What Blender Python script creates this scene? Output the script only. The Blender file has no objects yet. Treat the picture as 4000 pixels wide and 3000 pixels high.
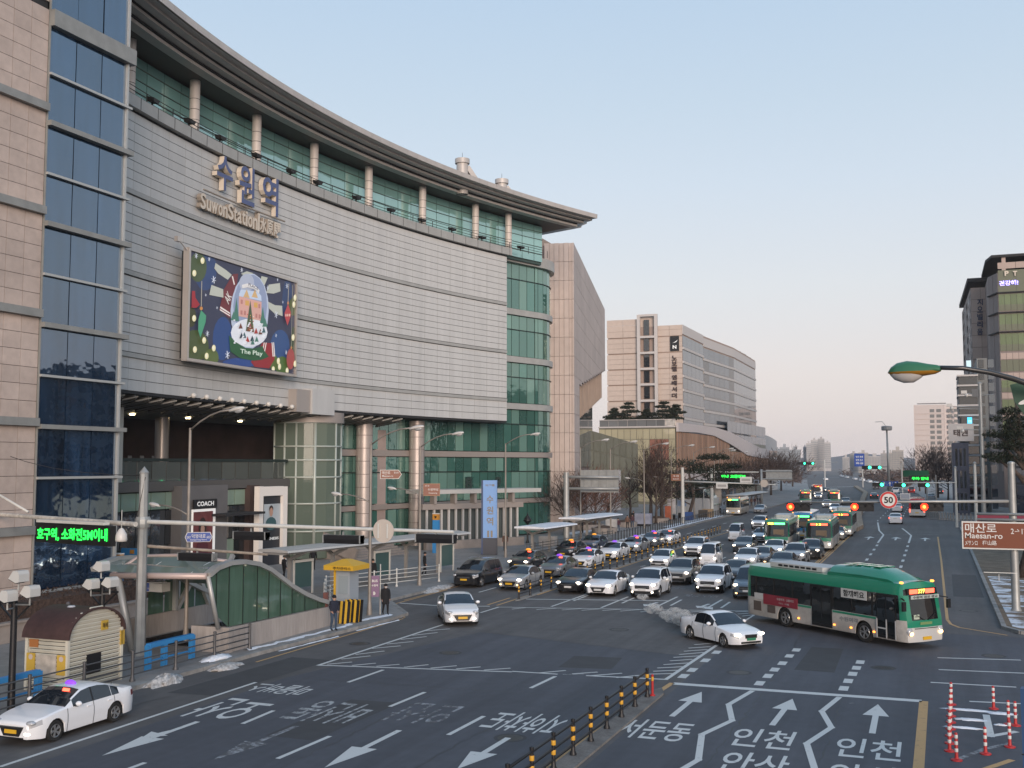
import bpy, bmesh, math, random
import numpy as np
from math import sin, cos, pi, sqrt, radians as R, atan2, floor, hypot
from mathutils import Vector, Matrix, Euler
SC = bpy.context.scene
COL = SC.collection
random.seed(7)

# ------------------------------------------------------------ camera
CAMZ, FPX, HZ, VX = 8.4, 4200.0, 1815.0, 3650.0     # eye height, focal length, horizon row, road vanishing column (4000 px wide photo)
PIT = math.atan((HZ-1500)/FPX)
YAW = math.atan((VX-2000)/hypot(FPX, HZ-1500))
cam = bpy.data.objects.new('camera', bpy.data.cameras.new('camera'))
COL.objects.link(cam)
cam.location = (0, 0, CAMZ)
cam.rotation_euler = (pi/2+PIT, 0, YAW)
cam.data.sensor_width = 36; cam.data.lens = 36*FPX/4000
cam.data.clip_start = .1; cam.data.clip_end = 12000
SC.camera = cam

# ------------------------------------------------------------ dusk sky, low sun behind the viewer
SUN_EL, SUN_AZ = R(11.0), R(148)        # azimuth clockwise from +Y (road direction)
w = bpy.data.worlds.new('World'); SC.world = w; w.use_nodes = True
nt = w.node_tree; nt.nodes.clear()
N = nt.nodes.new; LK = nt.links.new
out = N('ShaderNodeOutputWorld'); bg = N('ShaderNodeBackground'); LK(bg.outputs[0], out.inputs[0])
sky = N('ShaderNodeTexSky'); sky.sky_type = 'NISHITA'; sky.sun_disc = False
sky.sun_elevation = SUN_EL; sky.sun_rotation = SUN_AZ; sky.air_density = 1.0; sky.dust_density = 1.5; sky.ozone_density = 1.5
tc = N('ShaderNodeTexCoord'); sep = N('ShaderNodeSeparateXYZ'); LK(tc.outputs['Generated'], sep.inputs[0])
ramp = N('ShaderNodeValToRGB'); LK(sep.outputs['Z'], ramp.inputs[0])
def srgb(h):
    if not isinstance(h, str): return tuple(h)
    return tuple(((v/12.92) if v <= .04045 else ((v+.055)/1.055)**2.4) for v in [int(h[i:i+2], 16)/255 for i in (0, 2, 4)])
SKYRAMP = [(0.0, 'cfc3c3'), (.035, 'd2c7c7'), (.08, 'd6cccb'), (.16, 'd0d1d4'), (.25, 'c4ced9'), (.32, 'bac9d7'), (.41, 'afc3d7'), (.6, '9ab8d4'), (1.0, '86a8cb')]
cr = ramp.color_ramp
while len(cr.elements) < len(SKYRAMP): cr.elements.new(.5)
for e, (p_, c_) in zip(cr.elements, SKYRAMP): e.position = p_; e.color = (*srgb(c_), 1)
sc1 = N('ShaderNodeVectorMath'); sc1.operation = 'SCALE'; LK(sky.outputs[0], sc1.inputs[0]); sc1.inputs['Scale'].default_value = .018
sc2 = N('ShaderNodeVectorMath'); sc2.operation = 'SCALE'; LK(ramp.outputs[0], sc2.inputs[0]); sc2.inputs['Scale'].default_value = .90
addv = N('ShaderNodeVectorMath'); addv.operation = 'ADD'; LK(sc1.outputs[0], addv.inputs[0]); LK(sc2.outputs[0], addv.inputs[1])
LK(addv.outputs[0], bg.inputs['Color']); bg.inputs['Strength'].default_value = 1.0
sl = bpy.data.lights.new('sun', 'SUN'); sun = bpy.data.objects.new('sun', sl); COL.objects.link(sun)
sl.energy = 2.5; sl.angle = R(26); sl.color = (1, .82, .70)
sd = Vector((sin(SUN_AZ)*cos(SUN_EL), cos(SUN_AZ)*cos(SUN_EL), sin(SUN_EL)))
sun.rotation_euler = (-sd).to_track_quat('-Z', 'Y').to_euler()
vs = SC.view_settings; SC.display_settings.display_device = 'sRGB'
vs.view_transform = 'Standard'; vs.look = 'None'; vs.gamma = 1; vs.use_curve_mapping = False; vs.exposure = 0.30
SC.cycles.max_bounces = 6; SC.cycles.diffuse_bounces = 3; SC.cycles.glossy_bounces = 3; SC.cycles.transparent_max_bounces = 8
SC.cycles.volume_bounces = 1; SC.cycles.caustics_reflective = False; SC.cycles.caustics_refractive = False; SC.cycles.use_denoising = True

# ------------------------------------------------------------ from photograph pixels to places in the world
_ca, _sa, _cp, _sp = cos(YAW), sin(YAW), cos(PIT), sin(PIT)
def ray(x, y):
    a, b = x-2000, 1500-y
    fx, fz = FPX*_cp - b*_sp, FPX*_sp + b*_cp
    return (_ca*a - _sa*fx, _sa*a + _ca*fx, fz)
def G(x, y, z=0.0):                       # point at height z
    d = ray(x, y); t = (z-CAMZ)/d[2]; return Vector((d[0]*t, d[1]*t, z))
def AX(x, y, X):                          # point on the upright plane X = const
    d = ray(x, y); t = X/d[0]; return Vector((X, d[1]*t, CAMZ+d[2]*t))
def AY(x, y, Y):                          # point on the upright plane Y = const
    d = ray(x, y); t = Y/d[1]; return Vector((d[0]*t, Y, CAMZ+d[2]*t))
def AD(x, y, dep):                        # point at a depth from the eye
    d = ray(x, y); t = dep/hypot(d[0], d[1]); return Vector((d[0]*t, d[1]*t, CAMZ+d[2]*t))
def K(ox, oy, x, y, s=1000/2212): return (ox+x*s, oy+y*s)
def ZAT(x, y, px, py):                    # height at which pixel row y crosses the upright line through place (px, py)
    d = ray(x, y); return CAMZ + d[2]*hypot(px, py)/hypot(d[0], d[1])

# ------------------------------------------------------------ materials
MATS = {}
def mat(name, col, rough=.6, metal=0., nz=None, bump=None, emit=0., ecol=None, spec=.5, coat=0., streak=None, alpha=None, trans=0.):
    if name in MATS: return MATS[name]
    m = bpy.data.materials.new(name); m.use_nodes = True; t = m.node_tree; b = t.nodes['Principled BSDF']
    c = srgb(col); b.inputs['Base Color'].default_value = (*c, 1); b.inputs['Roughness'].default_value = rough; b.inputs['Metallic'].default_value = metal
    b.inputs['Specular IOR Level'].default_value = spec
    if coat: b.inputs['Coat Weight'].default_value = coat; b.inputs['Coat Roughness'].default_value = .06
    if alpha is not None: b.inputs['Alpha'].default_value = alpha
    if trans: b.inputs['Transmission Weight'].default_value = trans
    tcn = t.nodes.new('ShaderNodeTexCoord'); geo = t.nodes.new('ShaderNodeNewGeometry')
    pos = geo.outputs['Position']
    if nz:                                # nz = list of (scale, amount) or one; streak stretches along z
        prev = None
        for sc_, am in (nz if isinstance(nz, list) else [nz]):
            mp = t.nodes.new('ShaderNodeMapping'); t.links.new(tcn.outputs['Object'] if not streak else pos, mp.inputs[0])
            if streak: mp.inputs['Scale'].default_value = streak
            n = t.nodes.new('ShaderNodeTexNoise'); n.inputs['Scale'].default_value = sc_; n.inputs['Detail'].default_value = 6
            if not streak: t.links.new(pos, mp.inputs[0])
            t.links.new(mp.outputs[0], n.inputs['Vector'])
            mr = t.nodes.new('ShaderNodeMapRange'); mr.inputs['From Min'].default_value = .3; mr.inputs['From Max'].default_value = .7
            mr.inputs['To Min'].default_value = 1-am; mr.inputs['To Max'].default_value = 1+am; t.links.new(n.outputs[0], mr.inputs[0])
            mul = t.nodes.new('ShaderNodeVectorMath'); mul.operation = 'SCALE'
            if prev is None: mul.inputs[0].default_value = c
            else: t.links.new(prev, mul.inputs[0])
            t.links.new(mr.outputs[0], mul.inputs['Scale']); prev = mul.outputs[0]
        t.links.new(prev, b.inputs['Base Color'])
    if bump:
        n = t.nodes.new('ShaderNodeTexNoise'); n.inputs['Scale'].default_value = bump[0]; n.inputs['Detail'].default_value = 3
        t.links.new(pos, n.inputs['Vector'])
        bp = t.nodes.new('ShaderNodeBump'); bp.inputs['Strength'].default_value = bump[1]; bp.inputs['Distance'].default_value = bump[2] if len(bump) > 2 else .02
        t.links.new(n.outputs[0], bp.inputs['Height']); t.links.new(bp.outputs[0], b.inputs['Normal'])
    if emit:
        b.inputs['Emission Color'].default_value = (*srgb(ecol or col), 1); b.inputs['Emission Strength'].default_value = emit
    MATS[name] = m; return m
def vary(m, amt):                         # each object of a material a little lighter or darker
    t = m.node_tree; b = t.nodes['Principled BSDF']; oi = t.nodes.new('ShaderNodeObjectInfo')
    mr = t.nodes.new('ShaderNodeMapRange'); mr.inputs['To Min'].default_value = 1-amt; mr.inputs['To Max'].default_value = 1+amt
    t.links.new(oi.outputs['Random'], mr.inputs[0])
    mul = t.nodes.new('ShaderNodeVectorMath'); mul.operation = 'SCALE'; i = b.inputs['Base Color']
    if i.is_linked: t.links.new(i.links[0].from_socket, mul.inputs[0])
    else: mul.inputs[0].default_value = tuple(i.default_value)[:3]
    t.links.new(mr.outputs[0], mul.inputs['Scale']); t.links.new(mul.outputs[0], i); return m

# ------------------------------------------------------------ objects
WL = {}
def link(o): COL.objects.link(o); return o
def tag(o, label=None, cat=None, group=None, kind=None):
    if label: o['label'] = label
    if cat: o['category'] = cat
    if group: o['group'] = group
    if kind: o['kind'] = kind
    return o
def thing(name, label, cat, loc=(0, 0, 0), rz=0., group=None, parent=None):
    o = bpy.data.objects.new(name, None); o.empty_display_size = .3; link(o); o.location = loc; o.rotation_euler = (0, 0, rz)
    WL[o.name] = Vector(loc)
    return tag(o, label, cat, group)
def wloc(p): return WL.get(p.name, Vector((0, 0, 0))) if p else Vector((0, 0, 0))
class MB:
    def __init__(s): s.v = []; s.f = []; s.mi = []; s.mats = []
    def mat(s, m):
        if m not in s.mats: s.mats.append(m)
        return s.mats.index(m)
    def add(s, vs_, fs, m):
        n = len(s.v); s.v += [tuple(p) for p in vs_]; i = s.mat(m)
        for f in fs: s.f.append(tuple(n+k for k in f)); s.mi.append(i)
        return s
    def box(s, a, b, m):
        x0, y0, z0 = a; x1, y1, z1 = b
        return s.add([(x0, y0, z0), (x1, y0, z0), (x1, y1, z0), (x0, y1, z0), (x0, y0, z1), (x1, y0, z1), (x1, y1, z1), (x0, y1, z1)],
                     [(0, 3, 2, 1), (4, 5, 6, 7), (0, 1, 5, 4), (1, 2, 6, 5), (2, 3, 7, 6), (3, 0, 4, 7)], m)
    def ob(s, c, size, m, rot=(0, 0, 0)):
        mt = Euler(rot).to_matrix(); c = Vector(c); h = [k/2 for k in size]
        P = [c+mt@Vector((sx*h[0], sy*h[1], sz*h[2])) for sz in (-1, 1) for sx, sy in ((-1, -1), (1, -1), (1, 1), (-1, 1))]
        return s.add(P, [(0, 3, 2, 1), (4, 5, 6, 7), (0, 1, 5, 4), (1, 2, 6, 5), (2, 3, 7, 6), (3, 0, 4, 7)], m)
    def beam(s, p, q, w_, h_, m, up=(0, 0, 1)):
        p, q = Vector(p), Vector(q); d = (q-p).normalized(); u = Vector(up)
        if abs(d.dot(u)) > .98: u = Vector((1, 0, 0))
        a = d.cross(u).normalized()*w_/2; b = a.cross(d).normalized()*h_/2
        P = [e+sa*a+sb*b for e in (p, q) for sa, sb in ((-1, -1), (1, -1), (1, 1), (-1, 1))]
        return s.add(P, [(0, 1, 2, 3), (7, 6, 5, 4), (0, 4, 5, 1), (1, 5, 6, 2), (2, 6, 7, 3), (3, 7, 4, 0)], m)
    def tube(s, pts, r, m, n=8, caps=True):
        pts = [Vector(p) for p in pts]; rs = r if isinstance(r, (list, tuple)) else [r]*len(pts)
        P = []; ref = None
        for i, p in enumerate(pts):
            d = (pts[min(i+1, len(pts)-1)]-pts[max(i-1, 0)]).normalized()
            if ref is None: ref = Vector((0, 0, 1)) if abs(d.z) < .9 else Vector((1, 0, 0))
            a = d.cross(ref)
            if a.length < 1e-4: a = d.cross(Vector((.3, .9, .1)))
            a.normalize(); b = a.cross(d).normalized(); ref = b
            for k in range(n):
                t = 2*pi*k/n; P.append(p+(a*cos(t)+b*sin(t))*rs[i])
        F = [(i*n+k, (i+1)*n+k, (i+1)*n+(k+1) % n, i*n+(k+1) % n) for i in range(len(pts)-1) for k in range(n)]
        if caps: F += [tuple(range(n)), tuple(range((len(pts)-1)*n+n-1, (len(pts)-1)*n-1, -1))]
        return s.add(P, F, m)
    def prism(s, poly, z0, z1, m, top=None):
        n = len(poly); P = [(x, y, z0) for x, y in poly]+[(x, y, z1) for x, y in poly]
        s.add(P, [(i, (i+1) % n, n+(i+1) % n, n+i) for i in range(n)]+[tuple(range(n-1, -1, -1))], m)
        return s.add([(x, y, z1) for x, y in poly], [tuple(range(n))], top or m)
    def extr(s, pts, vec, m):
        n = len(pts); v = Vector(vec); P = [Vector(p) for p in pts]; P += [p+v for p in P]
        return s.add(P, [(i, (i+1) % n, n+(i+1) % n, n+i) for i in range(n)]+[tuple(range(n-1, -1, -1)), tuple(range(n, 2*n))], m)
    def quad(s, a, b, c, d, m): return s.add([a, b, c, d], [(0, 1, 2, 3)], m)
    def lathe(s, prof, m, c=(0, 0, 0), n=16, axis='z', a0=0., a1=2*pi):
        full = abs(a1-a0-2*pi) < 1e-4; nn = n if full else n+1; P = []
        for r, h in prof:
            for k in range(nn):
                t = a0+(a1-a0)*k/n; x, y = r*cos(t), r*sin(t)
                q = (x, y, h) if axis == 'z' else ((x, h, y) if axis == 'y' else (h, x, y))
                P.append((c[0]+q[0], c[1]+q[1], c[2]+q[2]))
        F = [(i*nn+k, i*nn+(k+1) % nn, (i+1)*nn+(k+1) % nn, (i+1)*nn+k) for i in range(len(prof)-1) for k in range(n if full else n)]
        return s.add(P, F, m)
    def ell(s, c, r, m, nu=10, nv=6, z0=-1.):
        r = r if isinstance(r, (tuple, list)) else (r, r, r); P = []; F = []
        for i in range(nv+1):
            p = math.asin(z0)+(pi/2-math.asin(z0))*i/nv
            for k in range(nu):
                t = 2*pi*k/nu; P.append((c[0]+r[0]*cos(p)*cos(t), c[1]+r[1]*cos(p)*sin(t), c[2]+r[2]*sin(p)))
        F = [(i*nu+k, i*nu+(k+1) % nu, (i+1)*nu+(k+1) % nu, (i+1)*nu+k) for i in range(nv) for k in range(nu)]
        if z0 > -1: F.append(tuple(range(nu-1, -1, -1)))
        return s.add(P, F, m)
    def mesh(s, name, smooth=None, off=None):
        me = bpy.data.meshes.new(name)
        v = s.v if off is None else [(a-off[0], b-off[1], c-off[2]) for a, b, c in s.v]
        me.from_pydata(v, [], s.f)
        for m in s.mats: me.materials.append(m)
        me.polygons.foreach_set('material_index', s.mi)
        if smooth:
            me.polygons.foreach_set('use_smooth', [True]*len(s.f))
            if smooth is not True: me.set_sharp_from_angle(angle=R(smooth))
        me.update(); return me
    def done(s, name, parent=None, label=None, cat=None, group=None, kind=None, smooth=None, local=False, at=None):
        """one object; coordinates are world ones unless local"""
        off = None
        if not local: off = wloc(parent) if parent else (Vector(at) if at else None)
        o = bpy.data.objects.new(name, s.mesh(name, smooth, off)); link(o)
        if parent: o.parent = parent; WL[o.name] = wloc(parent)
        elif at: o.location = at; WL[o.name] = Vector(at)
        else: WL[o.name] = Vector((0, 0, 0))
        return tag(o, label, cat, group, kind)
UNIT = {}
def piece(name, parent, c, size, m, rot=(0, 0, 0)):          # a block-shaped part sharing one mesh per material
    k = m.name
    if k not in UNIT: UNIT[k] = MB().box((-.5, -.5, -.5), (.5, .5, .5), m).mesh('block_'+k)
    o = bpy.data.objects.new(name, UNIT[k]); link(o); o.parent = parent
    o.location = Vector(c)-wloc(parent); o.scale = size; o.rotation_euler = rot; WL[o.name] = Vector(c); return o
def kids(o): return [c for c in o.children]
def copy_tree(o, parent=None):
    c = o.copy(); COL.objects.link(c)
    if parent: c.parent = parent
    for ch in list(o.children): copy_tree(ch, c)
    return c
# ------------------------------------------------------------ lettering
_TX = {}
def text_geo(s, bold=0.0):
    """(verts, faces) of a word, 1 unit tall letters, centred on its box, in the xy plane"""
    key = (s, bold)
    if key in _TX: return _TX[key]
    cu = bpy.data.curves.new('t', 'FONT'); cu.body = s; cu.size = 1; cu.offset = bold; cu.fill_mode = 'FRONT'; cu.resolution_u = 3
    o = bpy.data.objects.new('t', cu); COL.objects.link(o)
    dg = bpy.context.evaluated_depsgraph_get(); me = bpy.data.meshes.new_from_object(o.evaluated_get(dg))
    V = [tuple(v.co) for v in me.vertices]; F = [tuple(p.vertices) for p in me.polygons]
    bpy.data.objects.remove(o); bpy.data.curves.remove(cu); bpy.data.meshes.remove(me)
    if not V: V = [(0, 0, 0)]; F = []
    a = np.array(V); lo, hi = a.min(0), a.max(0); V = [((x-(lo[0]+hi[0])/2), (y-(lo[1]+hi[1])/2)) for x, y, _ in V]
    _TX[key] = (V, F, hi[0]-lo[0], hi[1]-lo[1]); return _TX[key]
def text(mb, s, o, ux, uy, w_, h_, m, bold=0.0, depth=0., side=None):
    """letters w_ x h_ metres round point o with axes ux (reading) and uy (up); depth > 0 gives them sides"""
    V, F, tw, th = text_geo(s, bold); o, ux, uy = Vector(o), Vector(ux), Vector(uy)
    P = [o+ux*(x/tw*w_)+uy*(y/th*h_) for x, y in V]
    nrm = ux.cross(uy).normalized()
    if depth:
        mb.add([p+nrm*depth for p in P], F, m)
        ed = {}
        for f in F:
            for i in range(len(f)): ed[(f[i], f[(i+1) % len(f)])] = 1
        S = [(a, b) for a, b in ed if (b, a) not in ed]
        n = len(P); mb.add(P+[p+nrm*depth for p in P], [(a, b, n+b, n+a) for a, b in S], side or m)
    else: mb.add(P, F, m)
def sub(name, me, par, loc=(0, 0, 0), rot=(0, 0, 0)):
    o = bpy.data.objects.new(name, me); link(o); o.parent = par; o.location = loc; o.rotation_euler = rot; return o
def lerp(a, b, t): return a+(b-a)*t
def pw_(tab, y):                          # road edges (left, right) at distance y
    for (y0, a0, b0), (y1, a1, b1) in zip(tab, tab[1:]):
        if y <= y1: t = (y-y0)/(y1-y0); return a0+(a1-a0)*t, b0+(b1-b0)*t
    return tab[-1][1:]
S6 = 800/2212; S7 = 700/2212
# ------------------------------------------------------------ thin winter haze
hz_ = bpy.data.materials.new('haze_air'); hz_.use_nodes = True; t_ = hz_.node_tree; t_.nodes.remove(t_.nodes['Principled BSDF']); vp_ = t_.nodes.new('ShaderNodeVolumePrincipled'); vp_.inputs['Color'].default_value = (.96, .93, .93, 1); vp_.inputs['Density'].default_value = .00011; t_.links.new(vp_.outputs[0], t_.nodes['Material Output'].inputs['Volume'])
MB().box((-2650, -420, -1.6), (2650, 3450, 96), hz_).done('haze', kind='stuff')
ASPH = mat('asphalt', (.096, .091, .090), .82, nz=[(.12, .16), (1.7, .10), (40, .10)], bump=(60, .25, .01))
ASPHB = mat('asphalt_new', (.070, .073, .086), .78, nz=[(.15, .14), (2.1, .08), (40, .10)], bump=(60, .25, .01))
def paint(name, col, wear):
    m = mat(name, col, .7); t = m.node_tree; b = t.nodes['Principled BSDF']
    g = t.nodes.new('ShaderNodeNewGeometry'); n1 = t.nodes.new('ShaderNodeTexNoise'); n1.inputs['Scale'].default_value = 3.2; n1.inputs['Detail'].default_value = 8; n1.inputs['Roughness'].default_value = .75
    t.links.new(g.outputs['Position'], n1.inputs['Vector'])
    mr = t.nodes.new('ShaderNodeMapRange'); mr.inputs['From Min'].default_value = wear; mr.inputs['From Max'].default_value = wear+.14; t.links.new(n1.outputs[0], mr.inputs[0])
    mx = t.nodes.new('ShaderNodeMix'); mx.data_type = 'RGBA'; mx.inputs[6].default_value = (.075, .075, .08, 1); mx.inputs[7].default_value = (*srgb(col), 1)
    t.links.new(mr.outputs[0], mx.inputs[0]); t.links.new(mx.outputs[2], b.inputs['Base Color']); return m
WHITE = paint('road_paint_white', (.60, .60, .58), .27); FADED2 = paint('road_paint_thin', (.44, .45, .45), .41); FADED = paint('road_paint_faded', (.36, .37, .39), .46); YEL = paint('road_paint_yellow', (.52, .31, .13), .30)
PAVE = mat('paving', (.25, .24, .23), .85, nz=[(.3, .15), (3, .10)], bump=(8, .2, .02))
KERB = mat('kerb_granite', (.25, .245, .235), .8, nz=[(2, .2), (25, .15)]); vary(KERB, .12)
EARTH = mat('dry_turf', (.17, .125, .085), .95, nz=[(.8, .3), (9, .25)], bump=(12, .6, .05))
SNOW = mat('snow', (.72, .75, .80), .75, nz=[(3, .10)], bump=(9, .5, .05))
DSNOW = mat('dirty_snow', (.42, .41, .40), .85, nz=[(7, .45)], bump=(14, .8, .06))
CITY = mat('city_floor', (.13, .12, .115), .95, nz=[(.02, .3)])
MB().prism([(-2600, -400), (2600, -400), (2600, 3400), (-2600, 3400)], -.6, -.05, CITY).done('ground', kind='structure')
EDGE = [(-25, -28, 60), (41, -28, 60), (52, -27.5, 60), (54.5, -27.6, 60), (59.4, -31.4, 60), (59.6, -31.4, 3.6), (61, -31.4, 3.1), (110, -31.8, 3.0), (158, -31.6, 2.9), (165, -31.5, 5), (178, -31.2, -1), (209, -30, -1.2), (237, -30, -1.6),
        (266, -30.5, -2.2), (330, -34, -5), (426, -45, -14), (610, -65, -38), (750, -82, -52), (986, -122, -88), (1300, -190, -150)]
m = MB()
for (y0, a0, b0), (y1, a1, b1) in zip(EDGE, EDGE[1:]): m.quad((a0, y0, 0), (b0, y0, 0), (b1, y1, 0), (a1, y1, 0), ASPH)
road = m.done('road', kind='structure')
side = MB().quad((5, 160, .002), (60, 160, .002), (60, 172, .002), (-1, 172, .002), ASPH).done('side_street', kind='structure')
def sheet(name, pts, m_, z=.004, parent=road): return MB().add([(x, y, z) for x, y in pts], [tuple(range(len(pts)))], m_).done(name, parent)
sheet('asphalt_patch', [(-23.4, 5), (-11.2, 5), (-10.2, 40), (-10.4, 47.5), (-21.5, 50.5), (-24.1, 37)], ASPHB, .003)
sheet('asphalt_patch', [(-9.3, 5), (3, 5), (3, 44), (10, 50), (10, 58.5), (-9, 58.5), (-9.3, 47)], ASPHB, .003)
def streaks(m, amt=.16):                  # tyre-polished and dirty bands running along the lanes
    t = m.node_tree; b = t.nodes['Principled BSDF']; g = t.nodes.new('ShaderNodeNewGeometry'); mp = t.nodes.new('ShaderNodeMapping'); mp.inputs['Scale'].default_value = (1.1, .035, 1); n = t.nodes.new('ShaderNodeTexNoise'); n.inputs['Scale'].default_value = 1; n.inputs['Detail'].default_value = 7; n.inputs['Roughness'].default_value = .65
    t.links.new(g.outputs['Position'], mp.inputs[0]); t.links.new(mp.outputs[0], n.inputs['Vector']); mr = t.nodes.new('ShaderNodeMapRange'); mr.inputs['From Min'].default_value = .35; mr.inputs['From Max'].default_value = .65; mr.inputs['To Min'].default_value = 1-amt; mr.inputs['To Max'].default_value = 1+amt; t.links.new(n.outputs[0], mr.inputs[0])
    mu = t.nodes.new('ShaderNodeVectorMath'); mu.operation = 'SCALE'; t.links.new(b.inputs['Base Color'].links[0].from_socket, mu.inputs[0]); t.links.new(mr.outputs[0], mu.inputs['Scale']); t.links.new(mu.outputs[0], b.inputs['Base Color'])
streaks(ASPH); streaks(ASPHB)
TAR = mat('tar_seam', (.035, .035, .037), .6); PATCH = mat('asphalt_repair', (.055, .055, .058), .85, nz=[(1.2, .12), (40, .1)]); IRON = mat('manhole_iron', (.06, .055, .05), .55, .5, nz=[(30, .3)])
for q in [[(-19.6, 29), (-17.9, 29), (-17.8, 34.6), (-19.7, 34.5)], [(-14.8, 43), (-12.6, 43.4), (-12.9, 46.1), (-15, 45.8)], [(-5.6, 46), (-4.0, 46), (-4.1, 52), (-5.5, 52)], [(-26.6, 33), (-24.6, 33.2), (-24.4, 41), (-26.4, 41)], [(-2.4, 66), (-.6, 66), (-.6, 78), (-2.3, 78)], [(.9, 75), (2.7, 75), (2.7, 90), (1.0, 90)]]: sheet('asphalt_repair', q, PATCH, .0045)
def seam(pts, w_, sd):
    r_ = random.Random(sd); P = []
    for a, b in zip(pts, pts[1:]):
        a, b = Vector((*a, .006)), Vector((*b, .006)); k = max(2, int((b-a).length/.4)); nn = Vector((-(b-a).y, (b-a).x, 0)).normalized()
        for i in range(k): c = a+(b-a)*i/k+nn*r_.gauss(0, .05); e = nn*w_*r_.uniform(.3, 1); P += [c-e, c+e]
    MB().add(P, [(2*i, 2*i+2, 2*i+3, 2*i+1) for i in range(len(P)//2-1)], TAR).done('tar_seam', road)
for i, q in enumerate([[(-23.5, 37.2), (-10.5, 37.9)], [(-17, 20), (-17.3, 36.8)], [(-21.5, 50.6), (-10.5, 47.6)], [(-9, 58.6), (9, 58.4)], [(-6.3, 20), (-6.1, 41), (-6.4, 57)], [(-3.2, 22), (-3.3, 40)], [(-2.9, 62), (-2.7, 100)], [(-26.4, 22), (-26.2, 33)], [(-13.7, 24), (-13.5, 33), (-12.2, 36)], [(-19, 52), (-13, 57), (-11, 58)], [(.4, 42), (6, 48), (12, 49)]]): seam(q, .035, i)
for x, y in [(-20.4, 44.5), (-15.2, 53.8), (-7.6, 44.6), (-2.2, 47.8), (-25.4, 45.2), (-12.4, 31.5), (1.6, 68), (-7.4, 76), (-4.6, 30.4), (2.2, 52.5)]:
    mb = MB(); mb.lathe([(.40, .005), (.34, .007), (0, .007)], IRON, (x, y, 0), 18); mb.lathe([(.52, .0048), (.40, .0049)], PATCH, (x, y, 0), 18); mb.done('manhole_cover', road)
def line(p, q, w_, m_, z=.008, name='lane_line'):
    p, q = Vector(p), Vector(q); d = (q-p); d.z = 0; n = Vector((-d.y, d.x, 0)).normalized()*w_/2
    return MB().add([(v.x, v.y, z) for v in (p-n, q-n, q+n, p+n)], [(0, 1, 2, 3)], m_).done(name, road)
C8, C3, C6, C4 = (1000, 2250), (2000, 2250), (3000, 2250), (0, 2250)
def pl(o, pts, w_, m_, name='lane_line', z=.008, s=1000/2212):
    P = [G(*K(*o, x, y, s)) for x, y in pts]
    for i, (a, b) in enumerate(zip(P, P[1:])):
        d = (b-a).normalized()*w_/2; line(a-(d if i else d*0), b+(d if i < len(P)-2 else d*0), w_, m_, z+.0004*i, name)
# box junction left of the median
pl(C8, [(1620, 420), (540, 772), (2212, 830)], .16, WHITE, 'box_line'); pl(C3, [(0, 825), (395, 850)], .15, WHITE, 'box_line', .009)
pl(C3, [(640, 862), (1330, 895), (1775, 595)], .17, WHITE, 'box_line'); pl(C3, [(440, 852), (620, 848)], .14, FADED, 'box_line')
for a in [(735, 720, 990, 692), (860, 680, 1110, 650), (1000, 628, 1250, 605), (1130, 590, 1360, 568), (1250, 550, 1475, 525), (1350, 515, 1570, 490), (1460, 475, 1675, 458),
          (615, 765, 830, 745), (830, 775, 1035, 755), (1040, 782, 1240, 765), (1280, 790, 1490, 768), (1510, 798, 1735, 777), (1730, 805, 1940, 787), (1970, 815, 2200, 798)]:
    pl(C8, [a[:2], a[2:]], .13, WHITE, 'box_tick', .011)
for a in [(230, 840, 465, 818), (520, 848, 740, 832), (660, 865, 950, 842), (900, 880, 1130, 858), (1185, 850, 1400, 845), (1220, 825, 1460, 815), (1255, 797, 1500, 785), (1310, 768, 1540, 752), (1365, 735, 1560, 722),
          (1395, 705, 1620, 692), (1445, 680, 1660, 662), (1485, 652, 1690, 637), (1525, 625, 1715, 612), (1575, 595, 1765, 580), (0, 287, 120, 275), (210, 292, 400, 278), (430, 295, 600, 283), (600, 298, 770, 285), (780, 300, 940, 288),
          (935, 305, 1110, 291), (1110, 312, 1290, 297), (1290, 315, 1460, 300), (1460, 320, 1640, 305), (1930, 310, 2100, 303), (1950, 330, 2100, 318), (1990, 348, 2100, 335), (2010, 390, 2105, 330)]:
    pl(C3, [a[:2], a[2:]], .13, WHITE, 'box_tick', .011)
pl(C3, [(0, 272), (2120, 305)], .15, WHITE, 'box_line', .009); pl(C8, [(1940, 318), (2095, 270), (2212, 270)], .15, WHITE, 'box_line')
pl(C8, [(1240, 235), (1590, 258)], .22, WHITE, 'stop_line'); pl(C8, [(1920, 262), (2020, 262)], .22, WHITE, 'stop_line')
pl(C3, [(120, 200), (1350, 215)], .22, WHITE, 'stop_line')
for a in [(340, 265, 640, 160), (770, 275, 1005, 180), (1220, 280, 1430, 180), (1675, 285, 1815, 205)]: pl(C3, [a[:2], a[2:]], .15, WHITE)
line((-25.2, 60.3, 0), (-25.2, 64, 0), .15, YEL); line((-24.6, 60.3, 0), (-24.6, 66, 0), .15, YEL)
line((-24.1, 66, 0), (-24.2, 140, 0), .14, YEL); line((-25.3, 138, 0), (-25.3, 150, 0), .14, YEL)
for x, y0, y1 in [(-21.0, 64, 200), (-17.9, 64, 210), (-14.9, 64, 220), (-11.9, 64, 225)]:
    y = y0
    while y < y1: line((x, y, 0), (x, y+3, 0), .14, WHITE, name='lane_dash'); y += 8
for x in (-28.2,):
    for k_ in range(12): line((x, 66+k_*8, 0), (x, 69+k_*8, 0), .14, WHITE, name='lane_dash')
pl((2550, 1950), [(1745, 720), (2090, 420)], .14, YEL, s=800/2212)
for dx in (-.22, .22): line((-9.35+dx, 72, 0), (-9.9+dx, 160, 0), .14, YEL, name='centre_line')
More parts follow.
